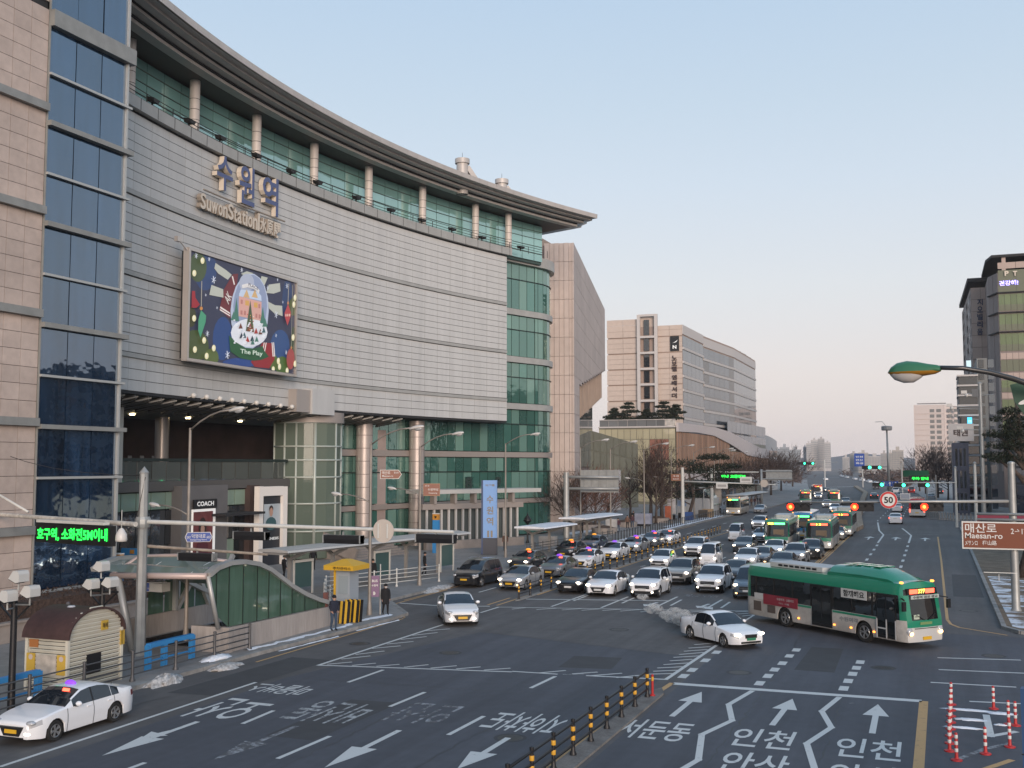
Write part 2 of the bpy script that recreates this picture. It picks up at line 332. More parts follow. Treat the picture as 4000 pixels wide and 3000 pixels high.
# left carriageway, foreground
pl(C4, [(0, 1650), (2212, 920)], .15, WHITE)
for o, a in [(C8, (185, 1580, 640, 1385)), (C8, (1155, 1130, 1460, 1005)), (C8, (795, 920, 1100, 812)), (C8, (1660, 1375, 1970, 1212)), (C3, (160, 970, 375, 868))]: pl(o, [a[:2], a[2:]], .16, WHITE, 'lane_dash')
S9 = 2000/2212
pl((400, 2600), [(90, 455), (185, 420)], .16, WHITE, 'lane_dash', s=S9); pl((400, 2600), [(605, 252), (740, 195)], .16, WHITE, 'lane_dash', s=S9)
pl(C8, [(0, 745), (1275, 368), ], .13, YEL, 'kerb_line'); pl(C8, [(1285, 360), (1140, 285)], .13, YEL, 'kerb_line', .010); pl(C8, [(1150, 255), (1650, 120)], .13, YEL, 'kerb_line')
line((-30.9, 60.5, 0), (-31.2, 150, 0), .12, YEL, name='kerb_line')
def arrow(p, q, m_=WHITE, ws=.2, wh=.85, hl=.42, z=.009, bend=None):
    p, q = Vector(p), Vector(q); d = q-p; L = d.length; d.normalize(); n = Vector((-d.y, d.x, 0)); h = q-d*L*hl
    P = [p-n*ws/2, h-n*ws/2, h-n*wh/2, q, h+n*wh/2, h+n*ws/2, p+n*ws/2]
    mb = MB().add([(v.x, v.y, z) for v in P], [(0, 1, 5, 6), (2, 3, 4)], m_)
    if bend:                               # side head of a combined arrow
        b0, b1 = [Vector(v) for v in bend]; e = (b1-b0); l2 = e.length; e.normalize(); n2 = Vector((-e.y, e.x, 0)); hh = b1-e*l2*.6
        mb.add([(v.x, v.y, z+.001) for v in (b0-n2*ws/2, hh-n2*ws/2, hh+n2*ws/2, b0+n2*ws/2)], [(0, 1, 2, 3)], m_)
        mb.add([(v.x, v.y, z+.002) for v in (hh-n2*wh/2, b1, hh+n2*wh/2)], [(0, 1, 2)], m_)
    return mb.done('arrow_marking', road)
def ga(o, x, y, s=1000/2212): return G(*K(*o, x, y, s))
arrow(ga(C4, 1710, 1260), ga(C4, 880, 1555), hl=.5, bend=(ga(C4, 1480, 1340), ga(C4, 1225, 1400)))
arrow(ga((400, 2600), 840, 262, S9), ga((400, 2600), 470, 412, S9), FADED, hl=.5)
arrow(ga(C8, 1240, 1335), ga(C8, 590, 1659), hl=.5); arrow(ga(C8, 2180, 1400), ga(C8, 1735, 1672), hl=.5)
arrow(ga(C3, 1380, 1215), ga(C3, 1640, 1003)); arrow(ga(C6, 35, 1292), ga(C6, 212, 1063)); arrow(ga(C6, 900, 1362), ga(C6, 950, 1110))
for x, y in [(-16.3, 62.8), (-13.2, 63.2)]: arrow((x+.3, y+2.4, 0), (x, y+.3, 0), bend=((x+.1, y+1.2, 0), (x+1.0, y-.1, 0)))
for x in (-7.2, -4.3, -1.2): arrow((x, 128, 0), (x, 133.5, 0), wh=1.2)
def rtext(s, o, w_, h_, flip=False, m_=WHITE, sk=0.0):
    mb = MB(); f = -1 if flip else 1; o = Vector(o); o.z = .010
    text(mb, s, o, (f, 0, 0), (sk*f, f, 0), w_, h_, m_, bold=.012); return mb.done('road_lettering', road)
rtext('서둔동', ga(C3, 1235, 1330), 2.25, 2.5); rtext('인천', ga(C6, -45, 1405), 1.85, 2.3); rtext('안산', ga(C6, -120, 1625), 1.85, 2.3)
rtext('인천', ga(C6, 868, 1495), 1.85, 2.3); rtext('안산', ga(C6, 830, 1735), 1.85, 2.3)
rtext('버스전용', ga(C3, 1635, 172), 2.2, 1.3, True, FADED); rtext('우회전', ga(C3, 1420, 105), 1.5, 1.0, True, FADED)
rtext('오산', G(895, 2770), 2.1, 3.0, True); rtext('비산동', G(1290, 2782), 2.5, 3.0, True, FADED2); rtext('안산', G(1655, 2787), 2.1, 2.8, True, FADED); rtext('지하차도', G(2050, 2822), 2.5, 2.6, True); rtext('마을버스', G(1095, 2692), 2.4, 1.6, True)
# stop line, zigzags, right side
pl(C3, [(1390, 930), (3540, 1082)], .42, WHITE, 'stop_line')
pl(C3, [(2080, 992), (1872, 1112), (1902, 1250), (1640, 1372), (1610, 1590), (1440, 1690)], .2, WHITE, 'zigzag_line')
pl(C6, [(618, 1047), (465, 1170), (548, 1310), (335, 1450), (410, 1690)], .2, WHITE, 'zigzag_line')
pl(C6, [(1346, 1082), (1296, 1720)], .3, YEL, 'edge_line'); pl(C3, [(1385, 925), (590, 1440), (300, 1659)], .22, YEL, 'edge_line')
for o, x, y in [(C3, 1483, 866), (C3, 1558, 813), (C3, 1672, 730), (C3, 1768, 660), (C6, 245, 640), (C6, 185, 692), (C6, 125, 755), (C6, 58, 810), (C6, 0, 865), (C3, 2140, 928), (C6, 797, 745), (C6, 765, 795), (C6, 732, 847), (C6, 693, 908), (C6, 655, 972)]:
    c = ga(o, x, y); line(c-Vector((0, .42, 0)), c+Vector((0, .42, 0)), .34, WHITE, name='guide_dash')
for x, ys in ((-5.8, range(64, 122, 6)), (-2.8, range(64, 124, 6))):
    for y in ys: line((x, y, 0), (x, y+2.2, 0), .24, WHITE, name='guide_dash')
for x in (-5.9, -2.8):
    P = [(x, 123), (x, 128), (x, 137), (x-.9, 146), (x-2, 166)] if x < -4 else [(x, 124), (x, 129), (x, 137), (x-.8, 146), (x-1.4, 152)]
    for i, (a, b) in enumerate(zip(P, P[1:])): line((*a, 0), (*b, 0), .2, WHITE, .008+.0004*i, 'zigzag_line')
    y = 170
    while y < 250: line((x-2.2, y, 0), (x-2.3, y+3, 0), .14, WHITE, name='lane_dash'); y += 9
line((-9, 136.5, 0), (.3, 140, 0), .3, FADED, name='stop_line')
for a in [(1465, 707, 2185, 728), (1475, 810, 2300, 845), (1405, 920, 2145, 962), (1740, 1085, 2260, 1108)]: pl(C6, [a[:2], a[2:]], .16, WHITE, 'side_line')
pl((3400, 1900), [(728, 545), (765, 800), (800, 1150), (830, 1440), (870, 1490), (960, 1525), (1480, 1610)], .16, YEL, 'edge_line', s=600/1659)
pl(C6, [(2110, 1590), (1860, 1675)], .2, YEL, 'edge_line'); pl(C6, [(1885, 1200), (1925, 1385), (2150, 1345)], .22, WHITE, 'island_line'); pl(C6, [(1660, 1580), (1860, 1500), (2120, 1440)], .18, FADED, 'island_line')
pl(C6, [(700, 1100), (740, 1100)], .12, FADED, 'worn_mark')
pl((2900, 1600), [(1190, 1120), (1640, 1105)], 1.2, WHITE, 'stop_line', s=600/2212); pl((2900, 1600), [(1240, 975), (1400, 975)], 3, WHITE, 'stop_line', s=600/2212)
for yy, x0 in ((240, -25), (258, -25.4), (276, -26), (296, -27), (240, -21), (258, -21.4), (276, -22)): line((x0, yy, 0), (x0-.4, yy+6, 0), .2, FADED, name='lane_dash')

# pavements (0.15 m up) with kerb stones
pv = MB()
pv.prism([(-28.25, -25), (-28.25, 41), (-27.75, 52), (-27.85, 54.5), (-31.65, 59.5), (-32, 110), (-31.8, 158), (-31.4, 178), (-30.2, 209), (-30.2, 237), (-30.7, 266), (-34.2, 330), (-45.2, 426), (-65.2, 610), (-120, 610), (-120, -25)][::-1], -.05, .15, PAVE)
pav = pv.done('pavement', kind='structure')
def kerbs(pts, n0, outw, parent, L=1.0):
    for a, b in zip(pts, pts[1:]):
        a, b = Vector((*a, 0)), Vector((*b, 0)); d = b-a; n = max(1, int(d.length/L)); ang = atan2(d.y, d.x)
        for i in range(n):
            c = a+d*(i+.5)/n; piece('kerb_stone', parent, (c.x, c.y, .07), (d.length/n-.02, .24, .18), KERB, (0, 0, ang))
kerbs([(-28.12, 15), (-28.12, 41), (-27.62, 52), (-27.7, 54.5), (-31.52, 59.5), (-31.6, 75)], 0, 0, pav)
kerbs([(-31.65, 75), (-31.9, 110), (-31.7, 158)], 0, 0, pav, 2.0)
rp = MB().prism([(3.22, 61.2), (3.9, 59.9), (5.5, 59.3), (60, 62), (60, 158), (3.1, 156), (3.2, 110)], -.05, .13, EARTH)
vrg = rp.done('verge', kind='structure')
kerbs([(30, 60.5), (5.5, 59.2), (3.8, 59.8), (3.1, 61.2), (3.1, 110)], 0, 0, vrg)
kerbs([(3.1, 110), (3.0, 156)], 0, 0, vrg, 2.0)
MB().prism([(-1.1, 180), (60, 178), (60, 600), (-30, 600), (-13.5, 426), (-4.6, 330), (-2, 266), (-1.3, 237), (-1, 209)], -.05, .12, PAVE).done('pavement', kind='structure')
med = MB().prism([(-10.35, 5), (-10.05, 39.4), (-9.75, 40.3), (-9.45, 39.4), (-9.55, 5)], -.02, .07, mat('median_concrete', (.17, .16, .15), .85, nz=[(1.2, .3), (12, .2)])).done('median_strip', kind='structure')
MB().prism([(-24.45, 63), (-24.3, 62.6), (-24.15, 63), (-24.4, 133), (-25, 133)], -.02, .06, KERB).done('median_strip', kind='structure')
MB().prism([(-8.95, 150), (-9.3, 142), (-9.7, 150), (-12, 180), (-16.4, 266), (-19.5, 330), (-28.6, 426), (-27.2, 426), (-18.2, 330), (-15.3, 266), (-11, 180)][::-1], -.02, .5, mat('median_barrier', (.28, .21, .15), .85, nz=[(1, .3)])).done('median_strip', kind='structure')
# snow
def lump(name, c, r, h, m_, seed, kind='stuff', n=26):
    rnd = random.Random(seed); mb = MB(); P = []; F = []; nr = 6
    for i in range(nr+1):
        f = i/nr
        for k in range(n):
            t = 2*pi*k/n; rr = (.75+.5*rnd.random()) if i in (0, 1) else (.85+.3*rnd.random())
            P.append((c[0]+r[0]*(1-f)*cos(t)*rr, c[1]+r[1]*(1-f)*sin(t)*rr, c[2]+h*(sin(f*pi/2)**.7)*(.75+.4*rnd.random() if 0 < i else 0)))
    F = [(i*n+k, i*n+(k+1) % n, (i+1)*n+(k+1) % n, (i+1)*n+k) for i in range(nr) for k in range(n)]
    return mb.add(P, F, m_).done(name, kind=kind, smooth=True)
lump('snow_heap', (*ga(C4, 1420, 930)[:2], 0), (.42, 1.0), .36, DSNOW, 1); lump('snow_heap', (*ga(C4, 1950, 795)[:2], 0), (.4, 1.0), .2, DSNOW, 2); lump('snow_heap', (*ga(C4, 1870, 745)[:2], .15), (.4, .9), .18, SNOW, 3)
lump('snow_heap', (*G(*K(1000, 1900, 1960, 1115, 800/2212))[:2], 0), (.6, 2.4), .25, DSNOW, 4)
def snow_strip(pts, w_, z, seed, h=.05):
    rnd = random.Random(seed); mb = MB(); P = []; n = 0
    for a, b in zip(pts, pts[1:]):
        a, b = Vector((*a, z)), Vector((*b, z)); d = b-a; nn = Vector((-d.y, d.x, 0)).normalized(); k_ = max(2, int(d.length/.35))
        for i in range(k_):
            c = a+d*i/k_; ww = w_*(.35+.9*rnd.random()); oo = (rnd.random()-.5)*w_*.4
            P += [c+nn*(oo-ww/2), c+nn*oo+Vector((0, 0, h*(.5+rnd.random()))), c+nn*(oo+ww/2)]; n += 1
    F = [(3*i+j, 3*i+3+j, 3*i+4+j, 3*i+1+j) for i in range(n-1) for j in (0, 1)]
    return mb.add(P, F, SNOW).done('snow', kind='stuff', smooth=True)
snow_strip([(-28.75, 41), (-28.3, 48.2), (-28.5, 50)], .35, .155, 5); snow_strip([(-27.75, 42), (-27.4, 47)], .14, .01, 8, .03); snow_strip([(-27.5, 48.5), (-27.2, 53)], .14, .01, 9, .03)
snow_strip([(-28.6, 50.8), (-28.1, 53.9)], .5, .155, 6); snow_strip([(-32.4, 112), (-32.3, 176)], .7, .155, 7); snow_strip([(-33.2, 140), (-33.2, 176)], 1.6, .155, 17); snow_strip([(-41, 122), (-39, 150)], 2.2, .16, 19)
PS = mat('patchy_snow', (.17, .125, .085), .9, nz=[(.8, .3), (9, .25)], bump=(7, .6, .05)); t_ = PS.node_tree; b_ = t_.nodes['Principled BSDF']; g_ = t_.nodes.new('ShaderNodeNewGeometry'); mp_ = t_.nodes.new('ShaderNodeMapping'); mp_.inputs['Scale'].default_value = (.55, .95, 1); n_ = t_.nodes.new('ShaderNodeTexNoise'); n_.inputs['Scale'].default_value = 1.0; n_.inputs['Detail'].default_value = 9; n_.inputs['Roughness'].default_value = .68
t_.links.new(g_.outputs['Position'], mp_.inputs[0]); t_.links.new(mp_.outputs[0], n_.inputs['Vector']); sx_ = t_.nodes.new('ShaderNodeSeparateXYZ'); t_.links.new(g_.outputs['Position'], sx_.inputs[0]); m1_ = t_.nodes.new('ShaderNodeMapRange'); m1_.inputs['From Min'].default_value = 3.3; m1_.inputs['From Max'].default_value = 11; m1_.inputs['To Min'].default_value = .10; m1_.inputs['To Max'].default_value = -.16; t_.links.new(sx_.outputs[0], m1_.inputs[0])
ad_ = t_.nodes.new('ShaderNodeMath'); t_.links.new(n_.outputs[0], ad_.inputs[0]); t_.links.new(m1_.outputs[0], ad_.inputs[1]); m2_ = t_.nodes.new('ShaderNodeMapRange'); m2_.inputs['From Min'].default_value = .545; m2_.inputs['From Max'].default_value = .61; t_.links.new(ad_.outputs[0], m2_.inputs[0]); mx_ = t_.nodes.new('ShaderNodeMix'); mx_.data_type = 'RGBA'; mx_.inputs[7].default_value = (.68, .71, .76, 1); t_.links.new(m2_.outputs[0], mx_.inputs[0]); t_.links.new(b_.inputs['Base Color'].links[0].from_socket, mx_.inputs[6]); t_.links.new(mx_.outputs[2], b_.inputs['Base Color'])
MB().add([(x, y, .136) for x, y in ((3.5, 61.4), (4.2, 60.2), (6, 59.9), (14, 60.4), (14, 88), (3.45, 88))], [(0, 1, 2, 3, 4, 5)], PS).done('snow', kind='stuff')
for cx, cy, rx, ry in [(1740, 1162, .9, .16), (1745, 1243, .55, .2), (1700, 1315, .6, .13), (2015, 1190, .5, .2), (2010, 1290, .22, .1)]:
    c = ga(C6, cx, cy); lump('snow_heap', (c.x, c.y, 0), (rx, ry), .05, SNOW, cx)
def glass(name, base, ior=2.0, lvl=.8, tint=(1, 1, 1), wob=(.5, .12), rough=.03, vr=.0, nz=None, streak=None):
    m = mat(name, base, rough, spec=lvl, nz=nz, streak=streak, bump=(wob[0], wob[1], .08) if wob else None)
    b = m.node_tree.nodes['Principled BSDF']; b.inputs['IOR'].default_value = ior; b.inputs['Specular Tint'].default_value = (*srgb(tint), 1)
    if vr: vary(m, vr)
    return m
def quadpanel(name, parent, a, b, z0, z1, th, m):
    """an upright panel from plan point a to b, its outer face on the right hand of a->b, th thick"""
    a, b = Vector((a[0], a[1], 0)), Vector((b[0], b[1], 0)); d = b-a; c = (a+b)/2
    n = Vector((d.y, -d.x, 0)).normalized()
    return piece(name, parent, (c.x-n.x*th/2, c.y-n.y*th/2, (z0+z1)/2), (d.length, th, z1-z0), m, (0, 0, atan2(d.y, d.x)))
BLUEGL = glass('tower_blue_glass', (.010, .024, .050), 2.1, .95, (.66, .82, 1), (.45, .32), vr=.3, nz=[(1.6, .45), (.5, .3)], streak=(1, 1.6, .18))
GREY_BAND = mat('band_metal', (.25, .255, .245), .5, .2, nz=[(1.5, .12)])
LIGHT_MET = mat('light_metal', (.42, .43, .42), .45, .3)
DARK = mat('dark_joint', (.02, .02, .022), .8)
TILE = mat('pink_tile', (.45, .37, .325), .62, nz=[(.25, .10), (2.5, .07), (1.2, .05)]); vary(TILE, .07)
XT = -43.5
tw = thing('office_tower', 'pink tiled tower with a tall dark blue glass bay and grey floor bands', 'building', (XT-6, 42, 0))
c0 = AX(190, 300, XT); c1 = AX(493, 300, XT); YA, YB = c0.y, c1.y
mb = MB(); mb.box((XT-14, 12, 0), (XT-.35, YB-.05, 56), DARK); mb.done('core', tw)
bands = [(188, 246), (583, 601), (942, 960), (1304, 1322), (1670, 1686)]; thins = [416, 772, 1132, 1495, 1863]
def zt(y): return AX(495-.036*y if y < 1700 else 440, y, XT).z
levels = []
for a, b in bands:
    z1, z0 = zt(a), zt(b); levels.append((z0, z1)); piece('floor_band', tw, (XT+.10, (YA+YB)/2+.2, (z0+z1)/2), (.5, YB-YA+.5, z1-z0), GREY_BAND)
for y in thins:
    z = zt(y); levels.append((z-.06, z+.06)); piece('floor_trim', tw, (XT+.05, (YA+YB)/2+.15, z), (.36, YB-YA+.4, .13), LIGHT_MET)
levels.append((1.7, 1.9)); levels.append((2.0+2.6, 2.0+2.62)); levels.append((56, 57)); levels.sort()
zt0 = levels[-2][1]; extra = zt0+4.9
for (a0, a1), (b0, b1) in zip(levels, levels[1:]):
    n = 3
    for k in range(n):
        y0, y1 = YA+(YB-YA)*k/n, YA+(YB-YA)*(k+1)/n
        quadpanel('glass_pane', tw, (XT-.02, y0+.03), (XT-.02, y1-.03), a1+.02, b0-.02, .06, BLUEGL).rotation_euler = (random.uniform(-.004, .004), random.uniform(-.004, .004), pi/2+random.uniform(-.005, .005))
piece('corner_mullion', tw, (XT+.02, YB+.06, 28), (.2, .14, 53), LIGHT_MET); piece('edge_mullion', tw, (XT+.02, YA-.03, 28), (.12, .06, 53), GREY_BAND)
piece('base_sill', tw, (XT+.05, (YA+YB)/2, 1.75), (.3, YB-YA+.1, .22), LIGHT_MET)
# tiled part
mb = MB(); mb.box((XT-3, YA-24, 0), (XT-.12, YA-.08, 56), DARK); mb.done('wall_backing', tw)
tb = [(385, 376), (800, 800), (1213, 1213), (1646, 1646), (2075, 2075)]
zb = [AX(95-.012*a, a, XT).z for a, _ in tb]
for z in zb: piece('tile_band', tw, (XT+.08, YA-6.2, z), (.42, 12.2, .42), GREY_BAND)
lims = sorted([0.3]+zb+[zb[0]+5.6, zb[0]+11])
for lo, hi in zip(lims, lims[1:]):
    lo2, hi2 = lo+.21, hi-.21; nr = max(1, round((hi2-lo2)/.82)); h = (hi2-lo2)/nr
    for r in range(nr):
        zc = lo2+h*(r+.5)
        for k in range(7):
            wv = 1.16; y1 = YA-.08-k*wv
            if k >= 3 and zc < 6.9 and y1 < YA-4: continue
            piece('wall_tile', tw, (XT-.07, y1-wv/2, zc), (.1, wv-.025, h-.025), TILE)
yl = YA-4.5
for k in range(26): piece('louvre_slat', tw, (XT+.02, yl-2.2, 2.2+k*.19), (.16, 3.6, .10), LIGHT_MET, (0, .5, 0))
# planter with a clipped bare hedge along the tower foot
PLANT = mat('planter_stone', (.30, .265, .24), .8, nz=[(1.5, .12)])
pt = thing('hedge_planter', 'long low stone planter at the foot of the blue glass tower', 'planter', (-41.5, 44, .15))
MB().box((-42.9, 33, .15), (-40.2, 50.5, 1.0), PLANT).box((-43.0, 32.9, 1.0), (-40.1, 50.6, 1.1), PLANT).done('wall', pt)
HEDGE = mat('dry_hedge', (.075, .048, .038), .95, nz=[(6, .5)], bump=(14, .9, .1))
hm = MB(); rr = random.Random(4)
for k in range(5200):
    y = 33.2+17.1*rr.random(); x = -42.8+2.5*rr.random(); z = 1.1+1.0*rr.random(); s = .05+.07*rr.random()
    a = Vector((rr.uniform(-1, 1), rr.uniform(-1, 1), rr.uniform(-1, 1))).normalized()*s; b = Vector((rr.uniform(-1, 1), rr.uniform(-1, 1), rr.uniform(-.6, 1))).normalized()*s
    c = Vector((x, y, z)); hm.add([c-a, c+b, c+a], [(0, 1, 2)], HEDGE)
hm.box((-42.6, 33.3, 1.05), (-40.5, 50.2, 1.85), HEDGE); hm.done('hedge', label='clipped brown leafless hedge growing in the planter by the glass tower', cat='hedge')
def wx(y): return -50.4+.00434*(y-74)**2
def wn(y):
    s = 2*.00434*(y-74); l = hypot(1, s); return (1/l, -s/l)          # towards the road
def off(y, o): n = wn(y); return (wx(y)+n[0]*o, y+n[1]*o)
def ys_by_len(y0, y1, step):
    out_, y = [y0], y0
    while y < y1:
        s = 2*.00434*(y-74); y = y+step/hypot(1, s); out_.append(min(y, y1))
    return out_
PANEL = mat('wall_metal_panel', (.50, .50, .49), .50, .10, nz=[(.5, .05), (1.8, .05)], streak=(1, 1, .10)); vary(PANEL, .045)
LEDGE = mat('ledge_metal', (.36, .36, .345), .5, .15, nz=[(1, .08)])
st = thing('railway_station', 'station building with a concave grey panel wall under a deep stepped roof', 'building', (-52, 80, 0))
Y0, Y1 = 50.0, 111.5
ZB, ZL = 13.25, [15.6, 21.0, 26.4, 32.0]
Ys = ys_by_len(Y0, Y1, 2.1)
def ribbon(name, y0, y1, o0, o1, z0, z1, m, parent=None, n=40, cap=True, smooth=40):
    """a curved bar following the wall, between offsets o0..o1 and heights z0..z1"""
    mb = MB(); P = []; F = []
    for i in range(n+1):
        y = y0+(y1-y0)*i/n
        for o, z in ((o0, z0), (o1, z0), (o1, z1), (o0, z1)): P.append((*off(y, o), z))
    for i in range(n):
        for j in range(4): F.append((4*i+j, 4*i+(j+1) % 4, 4*i+4+(j+1) % 4, 4*i+4+j))
    F += [(0, 1, 2, 3), (4*n+3, 4*n+2, 4*n+1, 4*n)]
    mb.add(P, F, m); return mb.done(name, parent or st, smooth=smooth)
ribbon('wall_backing', Y0, Y1, -1.2, -.10, ZB, 32.5, DARK)
rows = []
zz = [(13.25, 15.45)]+[(ZL[i]+.2, ZL[i+1]-.2) for i in range(3)]
for lo, hi in zz:
    n = round((hi-lo)/.64)
    for r in range(n): rows.append((lo+(hi-lo)*r/n, lo+(hi-lo)*(r+1)/n))
cand = []
for (z0, z1) in rows:
    for a, b in zip(Ys, Ys[1:]): cand.append((hypot(wx(a), a), a, b, z0, z1))
cand.sort(); rest = MB()
def boxpanel(mb, a, b, z0, z1, th, m):
    n = Vector((b[1]-a[1], -(b[0]-a[0]), 0)).normalized()*th; A, B = Vector((*a, 0)), Vector((*b, 0))
    P = [A-n, B-n, B, A]; mb.add([(p.x, p.y, z0) for p in P]+[(p.x, p.y, z1) for p in P], [(3, 2, 6, 7), (0, 3, 7, 4), (2, 1, 5, 6), (4, 7, 6, 5), (0, 1, 2, 3)], m)
for i, (_, a, b, z0, z1) in enumerate(cand):
    p, q = off(a, 0), off(b, 0); d = Vector((q[0]-p[0], q[1]-p[1])); l = d.length; d /= l
    p = (p[0]+d.x*.012, p[1]+d.y*.012); q = (q[0]-d.x*.012, q[1]-d.y*.012)
    if i < 300: quadpanel('wall_panel', st, p, q, z0+.02, z1-.02, .09, PANEL)
    else: boxpanel(rest, p, q, z0+.02, z1-.02, .09, PANEL)
tag(rest.done('wall_panel', st), kind='stuff')
for z in ZL[:3]: ribbon('ledge', Y0, Y1-.1, -.1, .13, z-.15, z+.15, LEDGE)
lg = ribbon('parapet', Y0, Y1+.4, -.6, .42, 31.95, 32.75, LEDGE)
ribbon('shadow_gap', Y0, Y1, -.1, -.02, 31.7, 31.95, DARK)
for a in Ys[::1]: p = off(a, .43); piece('parapet_joint', st, (p[0], p[1], 32.35), (.02, .03, .8), DARK, (0, 0, atan2(wn(a)[1], wn(a)[0])))
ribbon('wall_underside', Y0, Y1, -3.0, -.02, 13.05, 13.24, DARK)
# gallery of green glass behind the parapet
MULL0 = mat('gallery_mullion', (.06, .09, .085), .5)
GREENGL = glass('green_glass', (.22, .42, .40), 2.2, .9, (.8, 1, .98), (.5, .10), vr=.12)
COLM = mat('column_metal', (.56, .51, .475), .5, .05, nz=[(1.2, .06)])
gy = ys_by_len(50, 119.5, 2.1); gz = [32.6, 33.5, 34.4, 35.3, 36.2, 36.95]
ribbon('gallery_backing', 50, 119.5, -3.2, -2.1, 32.3, 37.1, mat('gallery_inside', (.05, .085, .08), .8))
gp = MB(); np_ = 0
for a, b in zip(gy, gy[1:]):
    for z0, z1 in zip(gz, gz[1:]):
        p, q = off(a+.04, -1.9), off(b-.04, -1.9); quadpanel('gallery_pane', st, p, q, z0+.03, z1-.03, .05, GREENGL)
for z in gz[1:-1]: ribbon('gallery_rail', 50, 119.5, -1.93, -1.84, z-.03, z+.03, MULL0, n=30)
cols = [(500, 780), (755, 1110), (1000, 1360), (1229, 1590), (1440, 770), (1650, 880), (1858, 1140)]
for px in (500, 757, 1000, 1228, 1441, 1652, 1857, 1985):
    best = min((abs((lambda d: d[0]/d[1]-off(y, -.75)[0]/off(y, -.75)[1])(ray(px, 600))), y) for y in np.arange(48, 124, .1)); y = best[1]; c = off(y, -.75)
    mb = MB(); mb.lathe([(.0, 32.5), (.38, 32.5), (.38, 37.1)], COLM, (c[0], c[1], 0), 16); co = mb.done('gallery_column', st, smooth=40)
    rg = MB()
    for z in (33.2, 34.0, 34.8, 35.6): rg.lathe([(.383, z), (.39, z+.01), (.39, z+.03), (.383, z+.04)], DARK, (c[0], c[1], 0), 16)
    rg.done('seam', co)
# handrail with small floodlights
RAILM = mat('rail_dark', (.05, .05, .05), .5, .5)
for z in (33.5, 33.2, 32.95):
    mb = MB(); mb.tube([(*off(y, .1), z) for y in np.arange(50, 119, 1.5)], .028, RAILM, 6); mb.done('handrail', st, smooth=True)
for y in np.arange(51, 119, 3.2): p = off(y, .1); piece('rail_post', st, (p[0], p[1], 33.1), (.05, .05, .85), RAILM)
# roof: stepped eave
EAVE = mat('eave_metal', (.46, .43, .405), .5, .15, nz=[(.8, .07)]); vary(EAVE, .05)
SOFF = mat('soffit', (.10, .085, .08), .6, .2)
RY0, RY1 = 44.0, 122.2
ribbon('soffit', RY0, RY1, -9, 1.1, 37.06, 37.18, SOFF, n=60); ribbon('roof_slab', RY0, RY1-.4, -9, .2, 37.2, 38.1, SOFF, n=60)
steps = [(1.1, 36.98, 37.22, 0), (1.95, 37.33, 37.53, .25), (2.8, 37.57, 37.75, .5)]
for o, z0, z1, e in steps:
    ribbon('eave_lip', RY0, RY1+e, o-.8, o+.05, z0, z1, EAVE, n=60)
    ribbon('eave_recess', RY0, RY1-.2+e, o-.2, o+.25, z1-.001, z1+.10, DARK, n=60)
ribbon('fascia_backing', RY0, RY1+.5, 2.4, 3.42, 37.74, 38.28, EAVE, n=60)
fy = ys_by_len(RY0, RY1+.7, 1.55)
for a, b in zip(fy, fy[1:]):
    p, q = off(a+.01, 3.6), off(b-.01, 3.6); n0, n1 = wn(a), wn(b); mb = MB()
    P = [(p[0], p[1], 37.72), (q[0], q[1], 37.72), (q[0]+n1[0]*.04, q[1]+n1[1]*.04, 38.2), (p[0]+n0[0]*.04, p[1]+n0[1]*.04, 38.2), (*off(a+.01, 3.3), 38.32), (*off(b-.01, 3.3), 38.32)]
    mb.add(P, [(0, 1, 2, 3), (3, 2, 5, 4)], EAVE).done('fascia_panel', st)
mb = MB(); e = RY1+.75                        # end face of the eave
P = [(*off(e, o), z) for o, z in [(3.6, 37.72), (3.64, 38.2), (3.3, 38.32), (-9, 38.32), (-9, 37.1), (1.1, 37.0), (1.15, 37.22), (1.95, 37.33), (2.0, 37.53), (2.8, 37.57), (2.85, 37.75)]]
mb.add(P, [tuple(range(len(P)))], EAVE).done('eave_end', st)
FINGL = glass('pale_glass', (.30, .46, .43), 1.6, .6, (.8, 1, 1), None)
mb = MB(); P = []
for y in np.arange(66, 88.1, 1.0): P += [(*off(y, 1.2), 38.1), (*off(y, 1.2), 39.4)]
mb.add(P, [(2*i, 2*i+2, 2*i+3, 2*i+1) for i in range(len(P)//2-1)], FINGL).done('roof_glass_screen', st)
for px, py, h in ((1806, 622, 1.9), (1960, 702, 1.5)):
    c = AD(px, py, 112 if px < 1900 else 121); mb = MB(); mb.lathe([(.62, c.z-h*2), (.62, c.z-.5), (.78, c.z-.5), (.78, c.z), (0, c.z)], EAVE, (c.x, c.y, 0), 14)
    mb.beam((c.x+.4, c.y+.3, c.z-.8), (c.x+1.6, c.y+1.4, c.z-3), .5, .5, EAVE); mb.tube([(c.x, c.y, c.z), (c.x, c.y, c.z+.7)], .02, RAILM, 5); mb.done('roof_vent', st, smooth=40)
# floodlights along the parapet: hung from the rail
FLB = mat('flood_black', (.012, .012, .013), .5)
def flood(y):
    p = off(y, .25); n = wn(y); t = thing('floodlight', 'small black floodlight standing on the station parapet under the eave', 'floodlight', (p[0], p[1], 32.75), atan2(n[1], n[0]), 'floodlights along the parapet')
    MB().add([(-.2, -.32, .3), (.3, -.28, .25), (.3, .28, .25), (-.2, .32, .3), (-.2, -.42, .62), (.35, -.4, .5), (.35, .4, .5), (-.2, .42, .62)], [(3, 2, 1, 0), (4, 5, 6, 7), (0, 1, 5, 4), (1, 2, 6, 5), (2, 3, 7, 6), (3, 0, 4, 7)], FLB).done('lamp_head', t, local=True)
    MB().box((-.05, -.05, 0), (.05, .05, .3), FLB).done('bracket', t, local=True)
    return t
fl0 = None; ORD = 'first second third fourth fifth sixth seventh eighth ninth tenth eleventh twelfth last'.split()
